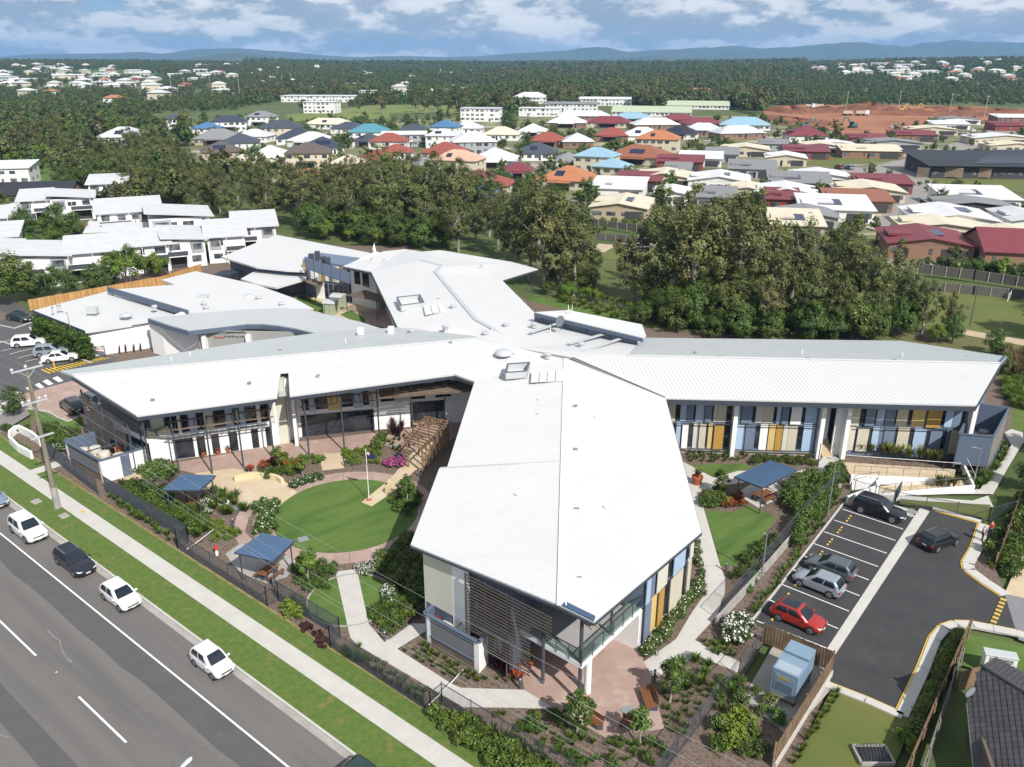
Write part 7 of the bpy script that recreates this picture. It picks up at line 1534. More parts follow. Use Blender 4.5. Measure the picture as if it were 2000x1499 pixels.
 if name=='townhouse' and st==2:
  s_=rn.choice((-1,1));m=MB();m.box((s_*X*.45,-1.0,hs+.05),(w_*.5,2.2,.18));bl(m,'balcony',WC['w']);m=MB();m.box((s_*X*.45,-2.05,hs+.6),(w_*.5,.05,.9));bl(m,'balustrade',RC['S'])
  for k in(-.22,.22):m=MB();m.box((s_*X*.45+k*w_,-2.0,h/2),(.12,.12,h));bl(m,'post',WC['w'])
  m=MB();m.box((s_*X*.45,-.02,1.2),(w_*.42,.12,2.3));bl(m,'carport_shade_panel',WC['d']);m=MB();m.box((-s_*X*.6,-.04,hs*1.5),(w_*.3,.1,hs*.9));bl(m,'accent_panel',WC['g']);m=MB();m.box((-s_*X*.6,-.1,hs*1.5+.1),(w_*.22,.06,1.2));bl(m,'window',M_HWIN)  # carport: solid dark panel, the shade of a recess put into its colour
 elif name=='house' and rn.random()<.5:m=MB();m.slab([Vector((-X*.5,-2.6,2.45)),Vector((X*.4,-2.6,2.45)),Vector((X*.4,0,2.7)),Vector((-X*.5,0,2.7))],.12);bl(m,'porch_roof',RC[rc]);m=MB();m.box((-X*.05,-.05,1.1),(X*.7,.12,2.0));bl(m,'porch_shade_panel',WC['d'])  # porch: dark panel on the wall paints the shade under the roof
 elif name=='village_unit':m=MB();m.box((X*.55,-.05,1.15),(X*.6,.12,2.2));bl(m,'carport_shade_panel',WC['d']);m=MB();m.box((-X*.5,D*.5,h+r_*.35+.3),(X*.9,D*.35,.5));bl(m,'clerestory',RC[rc])  # carport shade painted as a flat dark panel on the closed wall
 if solar:
  sl=Matrix.Identity(4)
  if kind=='hip':k=min(X+e,(y1-y0)/2);dy,dz_=k,r_;p0=Vector((-(min(3.2,w_*.22)),y0,z))
  elif kind=='skil':dy,dz_=y1-y0,r_;p0=Vector((-X*.5,y0,z+.05))
  elif kind in('gable','vee'):dy,dz_=y1-y0,0;p0=Vector((X*.15,y0,z+r_*.8))
  else:dy,dz_=D/2,r_;p0=Vector((-X*.5,y0,z))
  for i in range(solar):
   q0=p0+Vector((i*1.05,dy*.28,dz_*.28+.1));q1=p0+Vector((i*1.05,dy*.62,dz_*.62+.1));m=MB();m.slab([q0,q0+Vector((1.0,0,0)),q1+Vector((1.0,0,0)),q1],.05);bl(m,'solar_panel',M_SOLAR,ro)
 return t
H_ALL=[(183,276,281,1,'hip','L','w',-8,14,'pale hip-roofed house with solar panels standing alone among the left trees',4),(228,281,293,1,'hip','U','w',-8,9,'blue-roofed house just below the lone pale house on the left',4),(325,368,252,2,'hip','S','w',5,10,'small dark slate roof peeping over the trees left of the suburb',0),(370,415,262,1,'hip','U','w',-10,10,'blue-roofed house at the left end of the suburb',0),(412,480,258,2,'hip','N','w',-8,10,'navy-roofed two-storey house at the left end of the suburb',0),(374,468,284,1,'hip','G','t',-10,13,'wide grey hip-roofed house at the left end of the suburb',0),(430,502,293,1,'hip','S','w',-8,12,'dark hip-roofed house with pale garage right of the grey one',0),(392,470,312,1,'hip','B','t',8,12,'brown-roofed house with solar panels on the left of the suburb',5),(430,520,336,1,'sidegable','C','c',-25,12,'cream gabled house behind the left eucalypts',0),(478,532,247,2,'hip','G','w',-8,10,'grey two-storey house with solar panels on the skyline of the left suburb',3),(505,585,272,2,'hip','S','c',10,11,'cream two-storey house with slate roof in the left suburb',0),(538,622,283,1,'hip','N','w',-12,13,'long navy hip roof behind the white pyramid roof',0),(550,634,289,1,'hip','W','w',-10,12,'bright white pyramid-roofed house in the left suburb',0),(590,680,253,1,'hip','C','w',-6,10,'cream and white roofed house at the back of the left suburb',3),(640,705,262,1,'hip','S','w',-6,10,'slate roof just left of the teal roof',0),(592,672,303,1,'hip','N','w',15,13,'navy roof with a big row of solar panels',6),(678,757,270,1,'hip','T','w',-6,12,'bright teal blue hip roof at the back of the suburb',0),(556,642,330,2,'hip','B','c',12,11,'brown-roofed two-storey cream house left of the eucalypts',0),(720,792,303,2,'hip','R','w',-8,10,'red-tiled two-storey house with white walls',0),(742,805,312,1,'hip','R','w',-8,9,'red single-storey wing in front of the red two-storey house',0),(766,832,268,1,'hip','S','w',-6,11,'dark slate hip roof behind the white modern house',0),(745,832,287,2,'skil','W','g',-8,10,'white modern two-storey house in the middle of the suburb',0),(836,892,270,2,'hip','U','w',-8,10,'blue-grey roofed two-storey house on the suburb skyline',0),(830,892,290,2,'hip','L','w',6,9,'white two-storey house with grey skylights in the middle suburb',3),(885,972,304,2,'hip','W','g',-10,12,'white-roofed grey two-storey house right of centre suburb',0),(818,902,314,1,'hip','R','c',-6,12,'wide red-tiled single-storey house behind the central eucalypts',0),(918,1005,330,1,'hip','W','w',-12,13,'white-roofed house with white posts near the suburb street',0),(942,1012,275,1,'hip','C','w',-6,11,'cream pyramid roof right of the grey two-storey house',0),(836,932,346,2,'hip','P','c',-10,10,'peach-roofed cream house behind the central eucalypts',2),(580,630,362,1,'hip','O','c',15,9,'small orange roof with solar panels left of the eucalypts',4),(722,778,372,1,'hip','B','w',-8,9,'dark brown roofed house seen between the central eucalypts',0),(893,944,366,1,'hip','M','w',-8,9,'maroon roof left of the blue roof behind the trees',0),(930,992,382,1,'hip','R','c',-8,9,'red roof just above the blue roof behind the trees',0),(898,962,408,1,'hip','U','w',-20,10,'bright blue roof with a solar panel behind the creek trees',2),(1010,1090,315,1,'hip','S','w',-14,12,'slate-roofed white house with a columned porch',3),(1036,1108,288,1,'hip','R','b',-6,11,'red-roofed brick house among the palms',0),(1042,1152,372,1,'hip','O','c',-16,12,'long orange tiled house with solar panels behind the creek trees',3),(1117,1198,337,2,'hip','A','c',-16,9,'pale blue roofed two-storey cream house',0),(1152,1220,343,1,'hip','A','c',-16,8,'pale blue roofed single-storey wing beside the blue two-storey house',0),(1178,1302,323,1,'hip','X','c',-14,13,'rust-red tiled house with two solar arrays',6),(1240,1325,298,2,'hip','O','c',-10,11,'orange tiled two-storey house',2),(1210,1292,278,1,'hip','W','w',-10,12,'white hip-roofed house behind the orange two-storey house',3),(1290,1362,273,1,'hip','K','w',-10,12,'black hip-roofed house with solar panels',4),(1145,1232,250,1,'hip','M','c',-6,11,'maroon-roofed villa left of the white villas',0),(1070,1145,250,1,'hip','W','b',-6,11,'white-roofed brick villa left of the maroon villa',0),(1085,1192,236,1,'hip','L','b',-6,11,'pale-roofed brick villa at the back of the villa group',0),(1198,1270,240,1,'hip','A','b',-6,10,'light blue villa roof at the back of the villa group',0),(1240,1330,254,1,'hip','W','b',-6,11,'white villa roof in the middle of the villa group',0),(1300,1366,243,1,'hip','M','b',-6,10,'maroon gabled villa at the back of the villa group',0),(1338,1418,252,1,'hip','M','b',-6,10,'maroon villa roof left of the large pale blue roof',0),(1408,1505,255,1,'hip','A','w',-6,13,'large pale blue hip roof near the red earth',0),(1336,1412,266,1,'hip','L','b',-6,11,'pale villa roof right of the black roof',0),(1404,1502,272,1,'hip','L','b',-6,11,'wide pale villa roof in front of the large blue roof',0)]
H_ALL+=[(455,520,279,1,'hip','L','w',0,10,'pale hip roof between the navy and slate houses on the left',0),(482,560,322,1,'hip','W','w',0,12,'white low house behind the cream gabled house',0),(640,704,338,1,'hip','C','c',0,11,'cream hip roof right of the brown two-storey house',0),(684,735,288,1,'hip','S','w',0,10,'slate roof left of the red two-storey house',2),(702,760,325,1,'hip','R','c',0,10,'red roof just behind the middle eucalypts',0),(798,850,340,1,'hip','G','w',0,10,'grey roof left of the peach-roofed house',0),(880,940,262,1,'hip','L','w',0,11,'pale roof behind the blue-grey two-storey house',0),(1012,1066,268,1,'hip','W','w',0,11,'white roof left of the maroon villa group',0),(1100,1160,290,1,'hip','L','b',0,11,'pale roof behind the pale blue two-storey house',0),(1160,1228,277,1,'hip','R','b',0,11,'red roof behind the rust-red tiled house',0),(985,1040,352,1,'hip','M','w',0,10,'maroon roof left of the long orange tiled house',0),(1085,1140,330,1,'hip','G','w',0,9,'small grey roof left of the pale blue two-storey house',0)]
RZH=random.Random(5)
for q in H_ALL:house(*q[:7],q[7]+RZH.choice((-12,-6,0,6,12,20)),*q[8:10],solar=q[10])
VIL=[(1150,1268,433,1,'vee','C','t',-14,13,'cream-roofed village unit nearest the creek behind the retaining walls',2),(1150,1258,392,1,'skil','W','w',-14,12,'white village unit behind the nearest cream unit',2),(1200,1292,374,1,'skil','M','r',-14,10,'maroon village unit behind the white unit on the left',0),(1240,1352,368,1,'vee','C','c',-14,12,'cream village unit in the left middle row',2),(1345,1467,376,1,'vee','W','w',-14,13,'large white village unit in the middle row',2),(1425,1520,350,1,'skil','G','g',-14,12,'grey village unit behind the large white one',3),(1283,1374,334,1,'skil','M','r',-14,10,'maroon village unit beside the rust-red tiled house',3),(1325,1412,327,1,'skil','W','w',-14,11,'white village unit right of the maroon one',0),(1378,1445,318,1,'skil','G','g',-14,11,'dark grey village unit in the second row',0),(1410,1505,308,1,'vee','C','c',-14,12,'cream village unit at the end of the second row',0),(1498,1578,326,1,'vee','W','c',-14,11,'white village unit right of the second row',0),(1535,1622,312,1,'skil','M','r',-14,11,'maroon village unit with solar strip by the tall pines',4),(1560,1646,300,1,'vee','C','w',-14,10,'cream village unit behind the maroon one by the pines',0),(1545,1620,279,1,'hip','M','w',-6,10,'maroon house beside the tall pines at the red earth',0),(1650,1766,311,1,'skil','C','b',-10,11,'cream brick village unit facing the green',4),(1695,1802,294,1,'vee','G','g',-10,11,'grey village unit behind the cream brick one',0),(1748,1832,277,1,'skil','M','b',-10,11,'maroon brick village unit beside the long street',5),(1782,1872,265,1,'vee','C','c',-10,11,'cream village unit up the long street',0),(1826,1896,254,1,'skil','W','w',-10,10,'white village unit up the long street',0),(1835,1915,243,1,'vee','G','w',-10,10,'grey-roofed village unit at the top of the long street',0),(1908,2030,284,1,'vee','W','c',-6,12,'white village unit on the right of the long street',0),(1950,2060,257,1,'skil','M','r',-6,11,'maroon village unit on the right edge above the white one',0),(1955,2070,240,1,'skil','W','b',-6,11,'white village unit at the far right edge',0),(1505,1628,379,1,'skil','G','g',-14,12,'grey village unit with solar strip beside the cross street',5),(1550,1662,366,1,'vee','W','w',-14,11,'white village unit behind the grey one by the cross street',0),(1478,1602,402,1,'vee','W','w',-14,12,'white village unit behind the red one in the front block',0),(1640,1772,398,1,'vee','C','c',-12,12,'cream village unit at the street corner',0),(1680,1785,380,1,'skil','M','r',-12,10,'dark maroon village unit behind the corner cream one',0),(1498,1566,414,1,'skil','M','r',-14,10,'red village unit between the creek trees and the white units',2),(1570,1712,437,1,'skil','W','w',-12,12,'white village unit with a long solar strip above the creek trees',6),(1620,1746,417,1,'skil','X','b',-12,10,'rust-red village unit behind the long white one',0),(1508,1615,470,1,'skil','C','t',-12,11,'cream village unit nearest the big creek trees',5),(1528,1640,452,1,'vee','G','g',-12,10,'dark grey unit between the cream and white units',0),(1855,1998,414,1,'skil','W','w',-10,12,'white village unit with solar strip right of the street',6),(1830,1982,428,1,'vee','G','d',-10,9,'brown-grey village unit right of the street',0),(1797,1958,460,1,'vee','W','w',-12,13,'white gabled village unit right of the street with roof windows',3),(1770,1928,475,1,'vee','C','c',-12,9,'cream village unit behind the bright red one',0),(1745,1908,512,1,'vee','M','b',-14,12,'bright red-roofed brick unit above the retaining walls',2),(1936,2080,530,1,'sidegable','M','b',-14,12,'dark red-roofed brick house at the right edge',0)]
VIL+=[(1272,1346,402,1,'vee','W','w',-14,10,'small white unit right of the nearest cream unit',0),(1362,1440,410,1,'skil','G','g',-14,10,'grey unit behind the tallest creek trees',2),(1424,1498,394,1,'vee','C','c',-14,10,'cream unit left of the red unit above the creek trees',0),(1296,1350,350,1,'skil','G','g',-14,9,'small grey unit beside the pale blue single-storey wing',0),(1600,1672,296,1,'vee','W','w',-10,9,'white unit between the pines and the cream brick unit',0),(1664,1735,283,1,'skil','M','r',-10,9,'maroon unit behind the grey unit by the earthworks',0),(1484,1545,296,1,'skil','G','g',-12,9,'grey unit right of the wide pale villa',0),(1940,2040,300,1,'vee','C','c',-6,10,'cream unit between the hall and the white unit at the right edge',0),(1985,2080,462,1,'vee','L','w',-10,12,'pale unit at the right edge behind the white gabled unit',0),(1960,2070,500,1,'vee','C','c',-10,10,'cream unit at the right edge above the dark red house',0)]
for q in VIL:house(*q[:8],q[8]*1.45,q[9],solar=q[10],name='village_unit',group='village units',cat='house',hs=3.0)
house(1832,2120,352,1,'skil','K','d',-5,27,'long black-roofed community hall with timber slat walls','community_hall',cat='building',group='community buildings',hs=4.2,rise=2.6,eave=2.0)
t=bpy.data.objects['community_hall']
for(x0,x1)in((1795,1818),(1845,1885),(1893,1940)):
 p,q=G(x0,349),G(x1,351)
 for k in range(9):m=MB();m.beam(p+V(0,2.2,.5+k*.38),q+V(0,2.2,.5+k*.38),.12,.2);o=m.build('timber_slat',mat('pale_timber_slat',(.40,.30,.20),.8));o.parent=t;o.matrix_parent_inverse=(Matrix.Translation(t.location)@Matrix.Rotation(t.rotation_euler.z,4,'Z')).inverted()
for i in range(7):
 m=MB();p=G(1905+i*6,318-i*4,5.2+i*.25);m.beam(p,p+V(34,1,.3),.25,.5);o=m.build('roof_skylight',mat('long_skylight',(.10,.12,.15),.3));o.parent=t;o.matrix_parent_inverse=(Matrix.Translation(t.location)@Matrix.Rotation(t.rotation_euler.z,4,'Z')).inverted()
FARH=[(898,976,238,3,'flat','L','w',-8,14,'white three-storey apartment block beside the dark tree','apartment_block'),(590,654,222,3,'flat','W','w',-8,16,'white three-storey block behind the field on the left','apartment_block'),(1012,1092,228,2,'flat','W','w',-10,14,'front white townhouse block right of the dark tree','apartment_block'),(1065,1166,218,2,'skil','G','w',-10,14,'grey-roofed white townhouse block in the middle of its row','apartment_block'),(1130,1232,207,2,'skil','W','w',-10,16,'long white block right of the grey-roofed townhouses','apartment_block'),(1000,1068,203,2,'hip','W','w',-10,14,'white-roofed block behind the front townhouses','apartment_block'),(1195,1350,228,1,'sidegable','F','w',-12,20,'long pale green school roof in front','school_building'),(1290,1424,214,1,'sidegable','F','w',-12,18,'long pale green school roof behind','school_building'),(1282,1345,187,1,'hip','O','c',0,16,'terracotta roof at the forest edge on the left','villa'),(1340,1405,187,1,'hip','O','c',0,16,'terracotta roof at the forest edge on the right','villa'),(700,765,188,2,'flat','W','w',-5,20,'white block beyond the field left of the tall dark tree','apartment_block'),(765,815,187,2,'flat','W','w',-5,20,'white block beyond the field right of the tall dark tree','apartment_block'),(545,700,200,2,'flat','W','w',-5,22,'long low white block beyond the field','apartment_block'),(590,640,178,1,'skil','L','c',0,25,'low grey shed roof among the far left-centre trees','shed'),(660,728,170,1,'skil','W','w',-4,25,'long white shed roof among the far trees','shed'),(738,790,152,2,'flat','W','w',0,30,'white block in the distance left of centre','apartment_block')]
for q in FARH:house(*q[:10],name=q[10],cat='building',group='larger buildings behind the suburb',rise=None)
house(577,658,152,3,'skil','G','t',0,40,'big institutional building with a tower on the far left-centre rise','institution',cat='building',group='larger buildings behind the suburb',hs=4)
t=bpy.data.objects['institution'];m=MB();m.box((0,12,14),(9,9,26));o=bpy.data.objects.new('tower',m.mesh('tower',WC['w']));COL.objects.link(o);o.parent=t
# ---- townhouses on the left
TOWN=[(36,96,436,2,'skil','L','w',24,11,'white townhouse at the top left of its row'),(98,180,432,2,'skil','L','w',24,11,'white townhouse with the darker porch at the back of the row'),(172,245,398,2,'skil','L','w',20,11,'white townhouse at the very back behind the trees'),(190,312,462,2,'skil','L','w',24,12,'large white townhouse in the middle of the back row'),(290,412,476,2,'skil','L','w',24,12,'white townhouse with blue-grey wall at the right of the back row'),(170,250,478,1,'skil','L','w',18,8,'single-storey white garage behind the small round tree'),(255,330,484,1,'skil','L','w',18,8,'second white garage right of the small round tree'),(318,402,527,2,'skil','L','w',26,12,'tall white townhouse with a satellite dish and balcony'),(402,480,517,2,'skil','L','w',20,11,'white townhouse right of the balcony one'),(455,540,495,2,'skil','L','w',18,11,'white townhouse at the right end beside the rear pavilion'),(30,132,565,2,'skil','L','w',24,11,'white townhouse in the front row beside the dark tree'),(130,235,552,2,'skil','L','w',24,10,'white townhouse with a verandah behind the bright tree'),(225,330,538,2,'skil','L','w',24,10,'white townhouse with a verandah right of the bright tree'),(-70,28,560,2,'skil','L','w',24,11,'white townhouse cut by the left edge'),(-80,20,478,2,'skil','L','w',24,11,'white townhouse on the left edge behind the front row'),(-60,30,520,2,'skil','W','w',24,10,'pale townhouse on the left edge between two rows')]
for i,q in enumerate(TOWN):house(*q[:4],'skx' if i%3==1 else 'skil','Y',*q[6:8],q[8]*1.25,q[9],name='townhouse',group='white townhouses on the left',hs=2.7,eave=.8)
house(-60,128,402,1,'sidegable','K','b',12,14,'dark-roofed house with cream gables at the left edge','gabled_house');house(-70,50,365,2,'skil','W','w',15,14,'white house at the left edge above the dark gabled one','gabled_house');house(-40,30,242,1,'hip','C','w',0,14,'cream-roofed house at the far left edge among the trees','house')
for u,v,uu,lb in[(75,492,130,'navy shade sail roof between the townhouse rows'),(402,545,462,'navy shade sail beside the rear pavilion')]:
 a_,b_=G(u,v,3.0),G(uu,v-12,3.3);t=thing('shade_sail',lb,'shade sail',V(a_.x,a_.y));m=MB();m.slab([a_,b_,b_+V(1,5,-.4),a_+V(1,5.5,.2)],.06);m.build('cloth',mat('navy_shade_cloth',(.02,.035,.06),.8),t)
 for q in(a_,b_,b_+V(1,5,-.4),a_+V(1,5.5,.2)):m=MB();m.tube(V(q.x,q.y),q,.05);m.build('pole',M_STEEL,t)
area('courtyard',[(170,480),(330,462),(310,478),(200,492)],-.05,M_SAND);area('street',[(-100,480),(170,470),(190,492),(60,520),(-100,540)],-.08,M_ASPHL)
# ---- retaining walls (two tiers) below the village
def tier(label,px,h,z0):
 P_=Gs(px);t=thing('retaining_wall',label,'wall',P_[0])
 for a_,b_ in zip(P_,P_[1:]):
  n=max(1,int((b_-a_).length/2.4))
  for k in range(n):m=MB();m.beam(a_.lerp(b_,k/n)+ZU*(z0+h/2),a_.lerp(b_,(k+.99)/n)+ZU*(z0+h/2),.3,h);m.build('wall_panel',M_RWALL,t)
  for k in range(n+1):q=a_.lerp(b_,k/n)-V(0,.18);m=MB();m.beam(q+ZU*(z0-.2),q+ZU*(z0+h+.05),.16,.12);m.build('post',M_CONCW,t)
tier('upper grey retaining wall behind the creek path',[(1150,443),(1262,458)],1.6,.5);tier('lower grey retaining wall behind the creek path',[(1163,466),(1262,474)],1.5,-.2)
tier('upper grey retaining wall below the red brick unit',[(1790,536),(1900,550),(2100,580)],1.8,.4);tier('lower grey retaining wall above the park lawn',[(1815,566),(1900,574),(2100,592)],1.7,-.2)
for k,(u,v,lb)in enumerate([(1968,588,'left white drain pipe on the park lawn'),(1972,584,'middle white drain pipe on the park lawn'),(1975,580,'right white drain pipe on the park lawn')]):p=G(u,v);m=MB();m.tube(p-ZU*.2,p+ZU*1.5,.09,n=8);tag(m.build('drain_pipe',M_WHITE),lb,'pipe','white pipes on the park lawn')
# ---- earthworks: mounds, trucks, excavators
def mound(px,h,seed,label_=None):
 P_=Gs(px);c=sum(P_,Vector())/len(P_);rn=random.Random(seed);m=MB();n=40;rings=[]
 xs=[p.x for p in P_];ys_=[p.y for p in P_];rx,ry=(max(xs)-min(xs))/2,max(10,(max(ys_)-min(ys_))/2)
 ph=[rn.uniform(0,6)for _ in range(6)];vv=[];K=10
 for j in range(K+1):
  f=j/K
  for i in range(n):
   a_=2*math.pi*i/n;r_=(1-f)*(1+.12*math.sin(3*a_+ph[0])+.08*math.sin(7*a_+ph[1]));zz=h*(1-(1-f)**2.4)*(.75+.25*math.sin(2*a_+ph[2]))+rn.uniform(-.55,.55)*(f>0)
   vv.append(Vector((c.x+rx*r_*math.cos(a_),c.y+ry*r_*math.sin(a_),zz-.3)))
 m.add(vv,[(j*n+i,j*n+(i+1)%n,(j+1)*n+(i+1)%n,(j+1)*n+i)for j in range(K)for i in range(n)]);o=m.build('earth_mound',M_DIRT);o['kind']='structure'
mound([(1660,222),(1760,226),(1740,215),(1670,213)],7.5,1);mound([(1740,226),(1860,228),(1850,218),(1760,218)],4,2);mound([(1840,226),(1900,228),(1890,216),(1850,215)],5.5,3);mound([(1510,222),(1580,224),(1560,214),(1530,213)],4.5,4);mound([(1580,220),(1660,222),(1640,214),(1590,214)],4,5);mound([(1900,226),(1990,226),(1980,217),(1910,217)],4,6);mound([(1500,238),(1640,250),(1600,234),(1500,228)],2.5,7)
M_CAT=mat('machine_yellow',(.60,.36,.04),.5);M_CATD=mat('machine_teal',(.04,.16,.16),.5)
def excavator(label,u,v,rz,mm,sc=1.6):
 t=thing('excavator',label,'excavator',G(u,v),R(rz),'earthmoving machines');t.scale=(sc,)*3
 def ad(m,nm,mt):o=bpy.data.objects.new(nm,m.mesh(nm,mt));COL.objects.link(o);o.parent=t;return o
 for s_ in(-1,1):
  m=MB();m.loft([[Vector((x,s_*1.1+y,z))for x,z in((-1.9,.15),(-1.6,0),(1.6,0),(1.9,.15),(1.9,.6),(1.6,.8),(-1.6,.8),(-1.9,.6))]for y in(-.28,.28)]);ad(m,'track',M_TRIM)
 m=MB();m.box((-.4,0,1.5),(3.2,2.4,1.2));ad(m,'engine_house',mm);m=MB();m.box((.9,.75,2.0),(1.3,.9,1.9));ad(m,'cab',M_CGL)
 m=MB();m.path([Vector((1.0,-.1,1.6)),Vector((2.8,-.1,4.4)),Vector((4.6,-.1,4.9))],[.35,.32,.22],6);ad(m,'boom',mm);m=MB();m.path([Vector((4.4,-.1,5.0)),Vector((5.9,-.1,2.0))],[.25,.16],6);ad(m,'stick',mm)
 m=MB();m.loft([[Vector((5.9+x,y,1.9+z))for x,z in((-.2,.2),(.3,.1),(.2,-.8),(-.5,-.9),(-.8,-.4))]for y in(-.7,.5)]);ad(m,'bucket',M_TRIM)
excavator('yellow excavator digging on the red earth at right',1808,219,185,M_CAT,1.3);excavator('yellow excavator with raised arm behind the red mound',1760,218,10,M_CAT,1.2);excavator('small teal excavator left of the tall pines',1572,252,10,M_CATD,1.3);excavator('dark teal excavator right of the tall pines',1665,250,190,M_CATD,1.3)
def truck(label,u,v,rz,n=2,sc=1.3):
 t=thing('tip_truck',label,'truck',G(u,v),R(rz),'tip trucks');t.scale=(sc,)*3
 def ad(m,nm,mt):o=bpy.data.objects.new(nm,m.mesh(nm,mt));COL.objects.link(o);o.parent=t
 m=MB();m.box((4.2,0,1.75),(2.0,2.4,2.5));ad(m,'cab',pW);m=MB();m.box((5.22,0,2.2),(.06,2.1,.9));ad(m,'windscreen',M_CGL)
 for k in range(n):
  m=MB();x=.4-k*7.5;m.loft([[Vector((x+s_*(2.7+e_),y,z))for y,z in((-1.1,1.1),(1.1,1.1),(1.25,2.6),(-1.25,2.6))]for s_,e_ in((-1,0),(1,0))]);ad(m,'tray',mat('tan_tray',(.52,.43,.30),.6))
  for xx in(x-1.9,x-.6,x+1.8):
   for s_ in(-1,1):m=MB();m.tube((xx,s_*.9,.5),(xx,s_*1.2,.5),.5,n=12);ad(m,'wheel',M_TYRE)
 for s_ in(-1,1):m=MB();m.tube((4.2,s_*.9,.5),(4.2,s_*1.2,.5),.5,n=12);ad(m,'wheel',M_TYRE)
truck('white tip truck with a dog trailer on the red earth',1678,226,0);truck('white truck parked behind the mounds on the left',1600,212,180,1);truck('pale truck at the back edge of the earthworks',1578,211,0,1,1.1)
# far parked cars (simple but with parts)
FC={}
def farcar(label,u,v,rz,c):
 if c not in FC:FC[c]=Stamp(lambda:car('suv',c,label,group='cars around the village'))
 FC[c].put(label,G(u,v),R(rz),1.0,'cars around the village')
for a_ in[('maroon car parked beside the green in the village',1638,330,100,paint('maroon',(.12,.01,.015))),('blue-grey car parked beside the maroon one in the village',1658,331,100,pB),('dark car parked beside the long village street',1845,272,40,pN),('white van parked on the long street, nearest',1890,266,35,pW),('white car on the long street behind the nearest van',1900,258,35,pW),('white car beside the white unit on the long street',1912,270,35,pW),('dark grey car far up the long street',1938,250,0,pG),('white car at the top of the long street',1960,244,0,pW),('white utility on the red earth, leftmost',1742,250,60,pW),('white utility on the red earth, middle',1752,247,60,pW),('dark utility on the red earth, rightmost',1764,245,60,pK),('white car parked on the suburb street among the trees',1140,303,30,pW),('dark car under the trees on the suburb street',960,350,10,pK),('red car by the townhouse garage',155,448,20,pR),('white car between the townhouse rows',25,440,60,pW)]:farcar(*a_)
# power poles in the distance and village lamp posts
def fpole():
 t=thing('distant_power_pole','pole','power pole');m=MB();m.tube((0,0,-.5),(0,0,13),.22,.15,6);m.build('shaft',mat('pale_pole',(.42,.40,.36),.9),t);m=MB();m.beam((-1.2,0,12.3),(1.2,0,12.3),.18,.18);m.build('crossarm',MATS['pale_pole'],t);return t
FP=Stamp(fpole)
for u,v,lb in[(336,182,'leftmost'),(362,183,'second from left'),(412,181,'third from left'),(468,186,'fourth from left'),(530,176,'fifth from left'),(552,176,'sixth from left'),(570,172,'seventh from left'),(1282,185,'solitary tall, in front of the forest')]:
 p=G(u,v);FP.put(lb+' pale power pole of the distant row',V(p.x,p.y,terr(p.x,p.y)),0,1.3,'distant power poles')
for u,v,lb in[(1652,218,'left'),(1754,216,'second'),(1854,224,'third'),(1922,230,'right')]:FP.put(lb+' pale power pole behind the earthworks',G(u,v),.4,1.2,'distant power poles')
for u,v,h in[(1726,382,9),(1765,330,9),(1836,293,9),(1872,268,9),(1535,345,7),(1812,408,8)]:lamp('dark lamp post in the village beside pixel row of units '.replace('pixel row of ','the ')+{1726:'at the corner of the cream unit',1765:'facing the green',1836:'left of the hall',1872:'behind the hall',1535:'beside the grey unit',1812:'right of the street'}[u],u,v,h,(.05,0,.1),mm=M_FASC)
# ================================================================ TREES BEYOND THE SITE
def grove(stamps,px,n,sep,sc,label,avoid=True,group=None):
 for x,y in spread(px,n,sep,avoid=avoid):RNV.choice(stamps).put(label,(x,y,terr(x,y)-.3),RNV.uniform(0,6.28),RNV.uniform(*sc),group or label)
L_R1='tall olive eucalyptus in the dense clump behind the right wing'
for u,v,s in[(1235,590,.85),(1300,600,1.12),(1355,615,1.2),(1395,575,1.12),(1432,625,1.15),(1472,595,1.1),(1500,640,.8),(1545,605,.95),(1585,638,.8),(1625,600,.85),(1662,622,.86),(1702,640,.72),(1740,610,.7),(1775,642,.55),(1640,575,.6),(1565,570,.7),(1325,570,.95),(1430,570,1.0),(1800,655,.55),(1850,660,.42)]:tree(RNV.choice(EUC),u,v,s,L_R1,L_R1,-.3)
grove(EUC,[(1290,600),(1420,655),(1780,655),(1760,610),(1600,590),(1350,570)],12,4,(.4,.68),'shorter eucalyptus filling the clump behind the right wing',False)
grove(BRD,[(1240,605),(1300,630),(1400,655),(1560,655),(1500,620),(1300,590)],12,4,(.5,.9),'rounded dark tree at the foot of the clump behind the right wing',False)
tree(BRT[0],1300,622,.85,'bright round tree on the creek bank behind the right wing',None,-.3)
L_R2='tall eucalyptus in the clump right of the rear wing roof'
for u,v,s in[(1005,530,.95),(1035,545,1.1),(1065,560,1.15),(1095,555,1.05),(1120,575,.9),(1050,520,1.0),(985,500,.85)]:tree(RNV.choice(EUC),u,v,s,{985:'leftmost',1005:'second from left',1035:'third from left',1050:'rear middle',1065:'front middle',1095:'second from right',1120:'rightmost'}[u]+' '+L_R2,'clump right of the rear wing',-.3)
grove(BRD,[(1240,632),(1400,664),(1800,668),(1790,650),(1500,640),(1300,625)],26,3,(.45,.8),'low dark tree right behind the ridge of the right wing',False)
grove(EUC,[(1400,655),(1780,662),(1780,645),(1400,635)],9,5,(.45,.62),'short eucalyptus right behind the right wing roof',False)
grove(BRD,[(1060,580),(1130,575),(1170,560),(1150,530),(1080,550)],8,3.5,(.35,.75),'dark bushy tree below the clump right of the rear wing',False)
grove(BRT,[(1070,590),(1110,585),(1170,590),(1140,570)],4,3,(.35,.6),'light green bush on the bank right of the rear wing',False)
grove(EUC,[(570,445),(700,470),(800,482),(960,505),(985,470),(900,420),(760,410),(600,420)],32,7,(.5,1.12),'eucalyptus in the creek belt behind the rear wing',False)
grove(BRD,[(560,455),(700,480),(800,485),(900,495),(840,450),(640,440)],20,5,(.6,1.1),'dark understorey tree in the creek belt behind the rear wing',False)
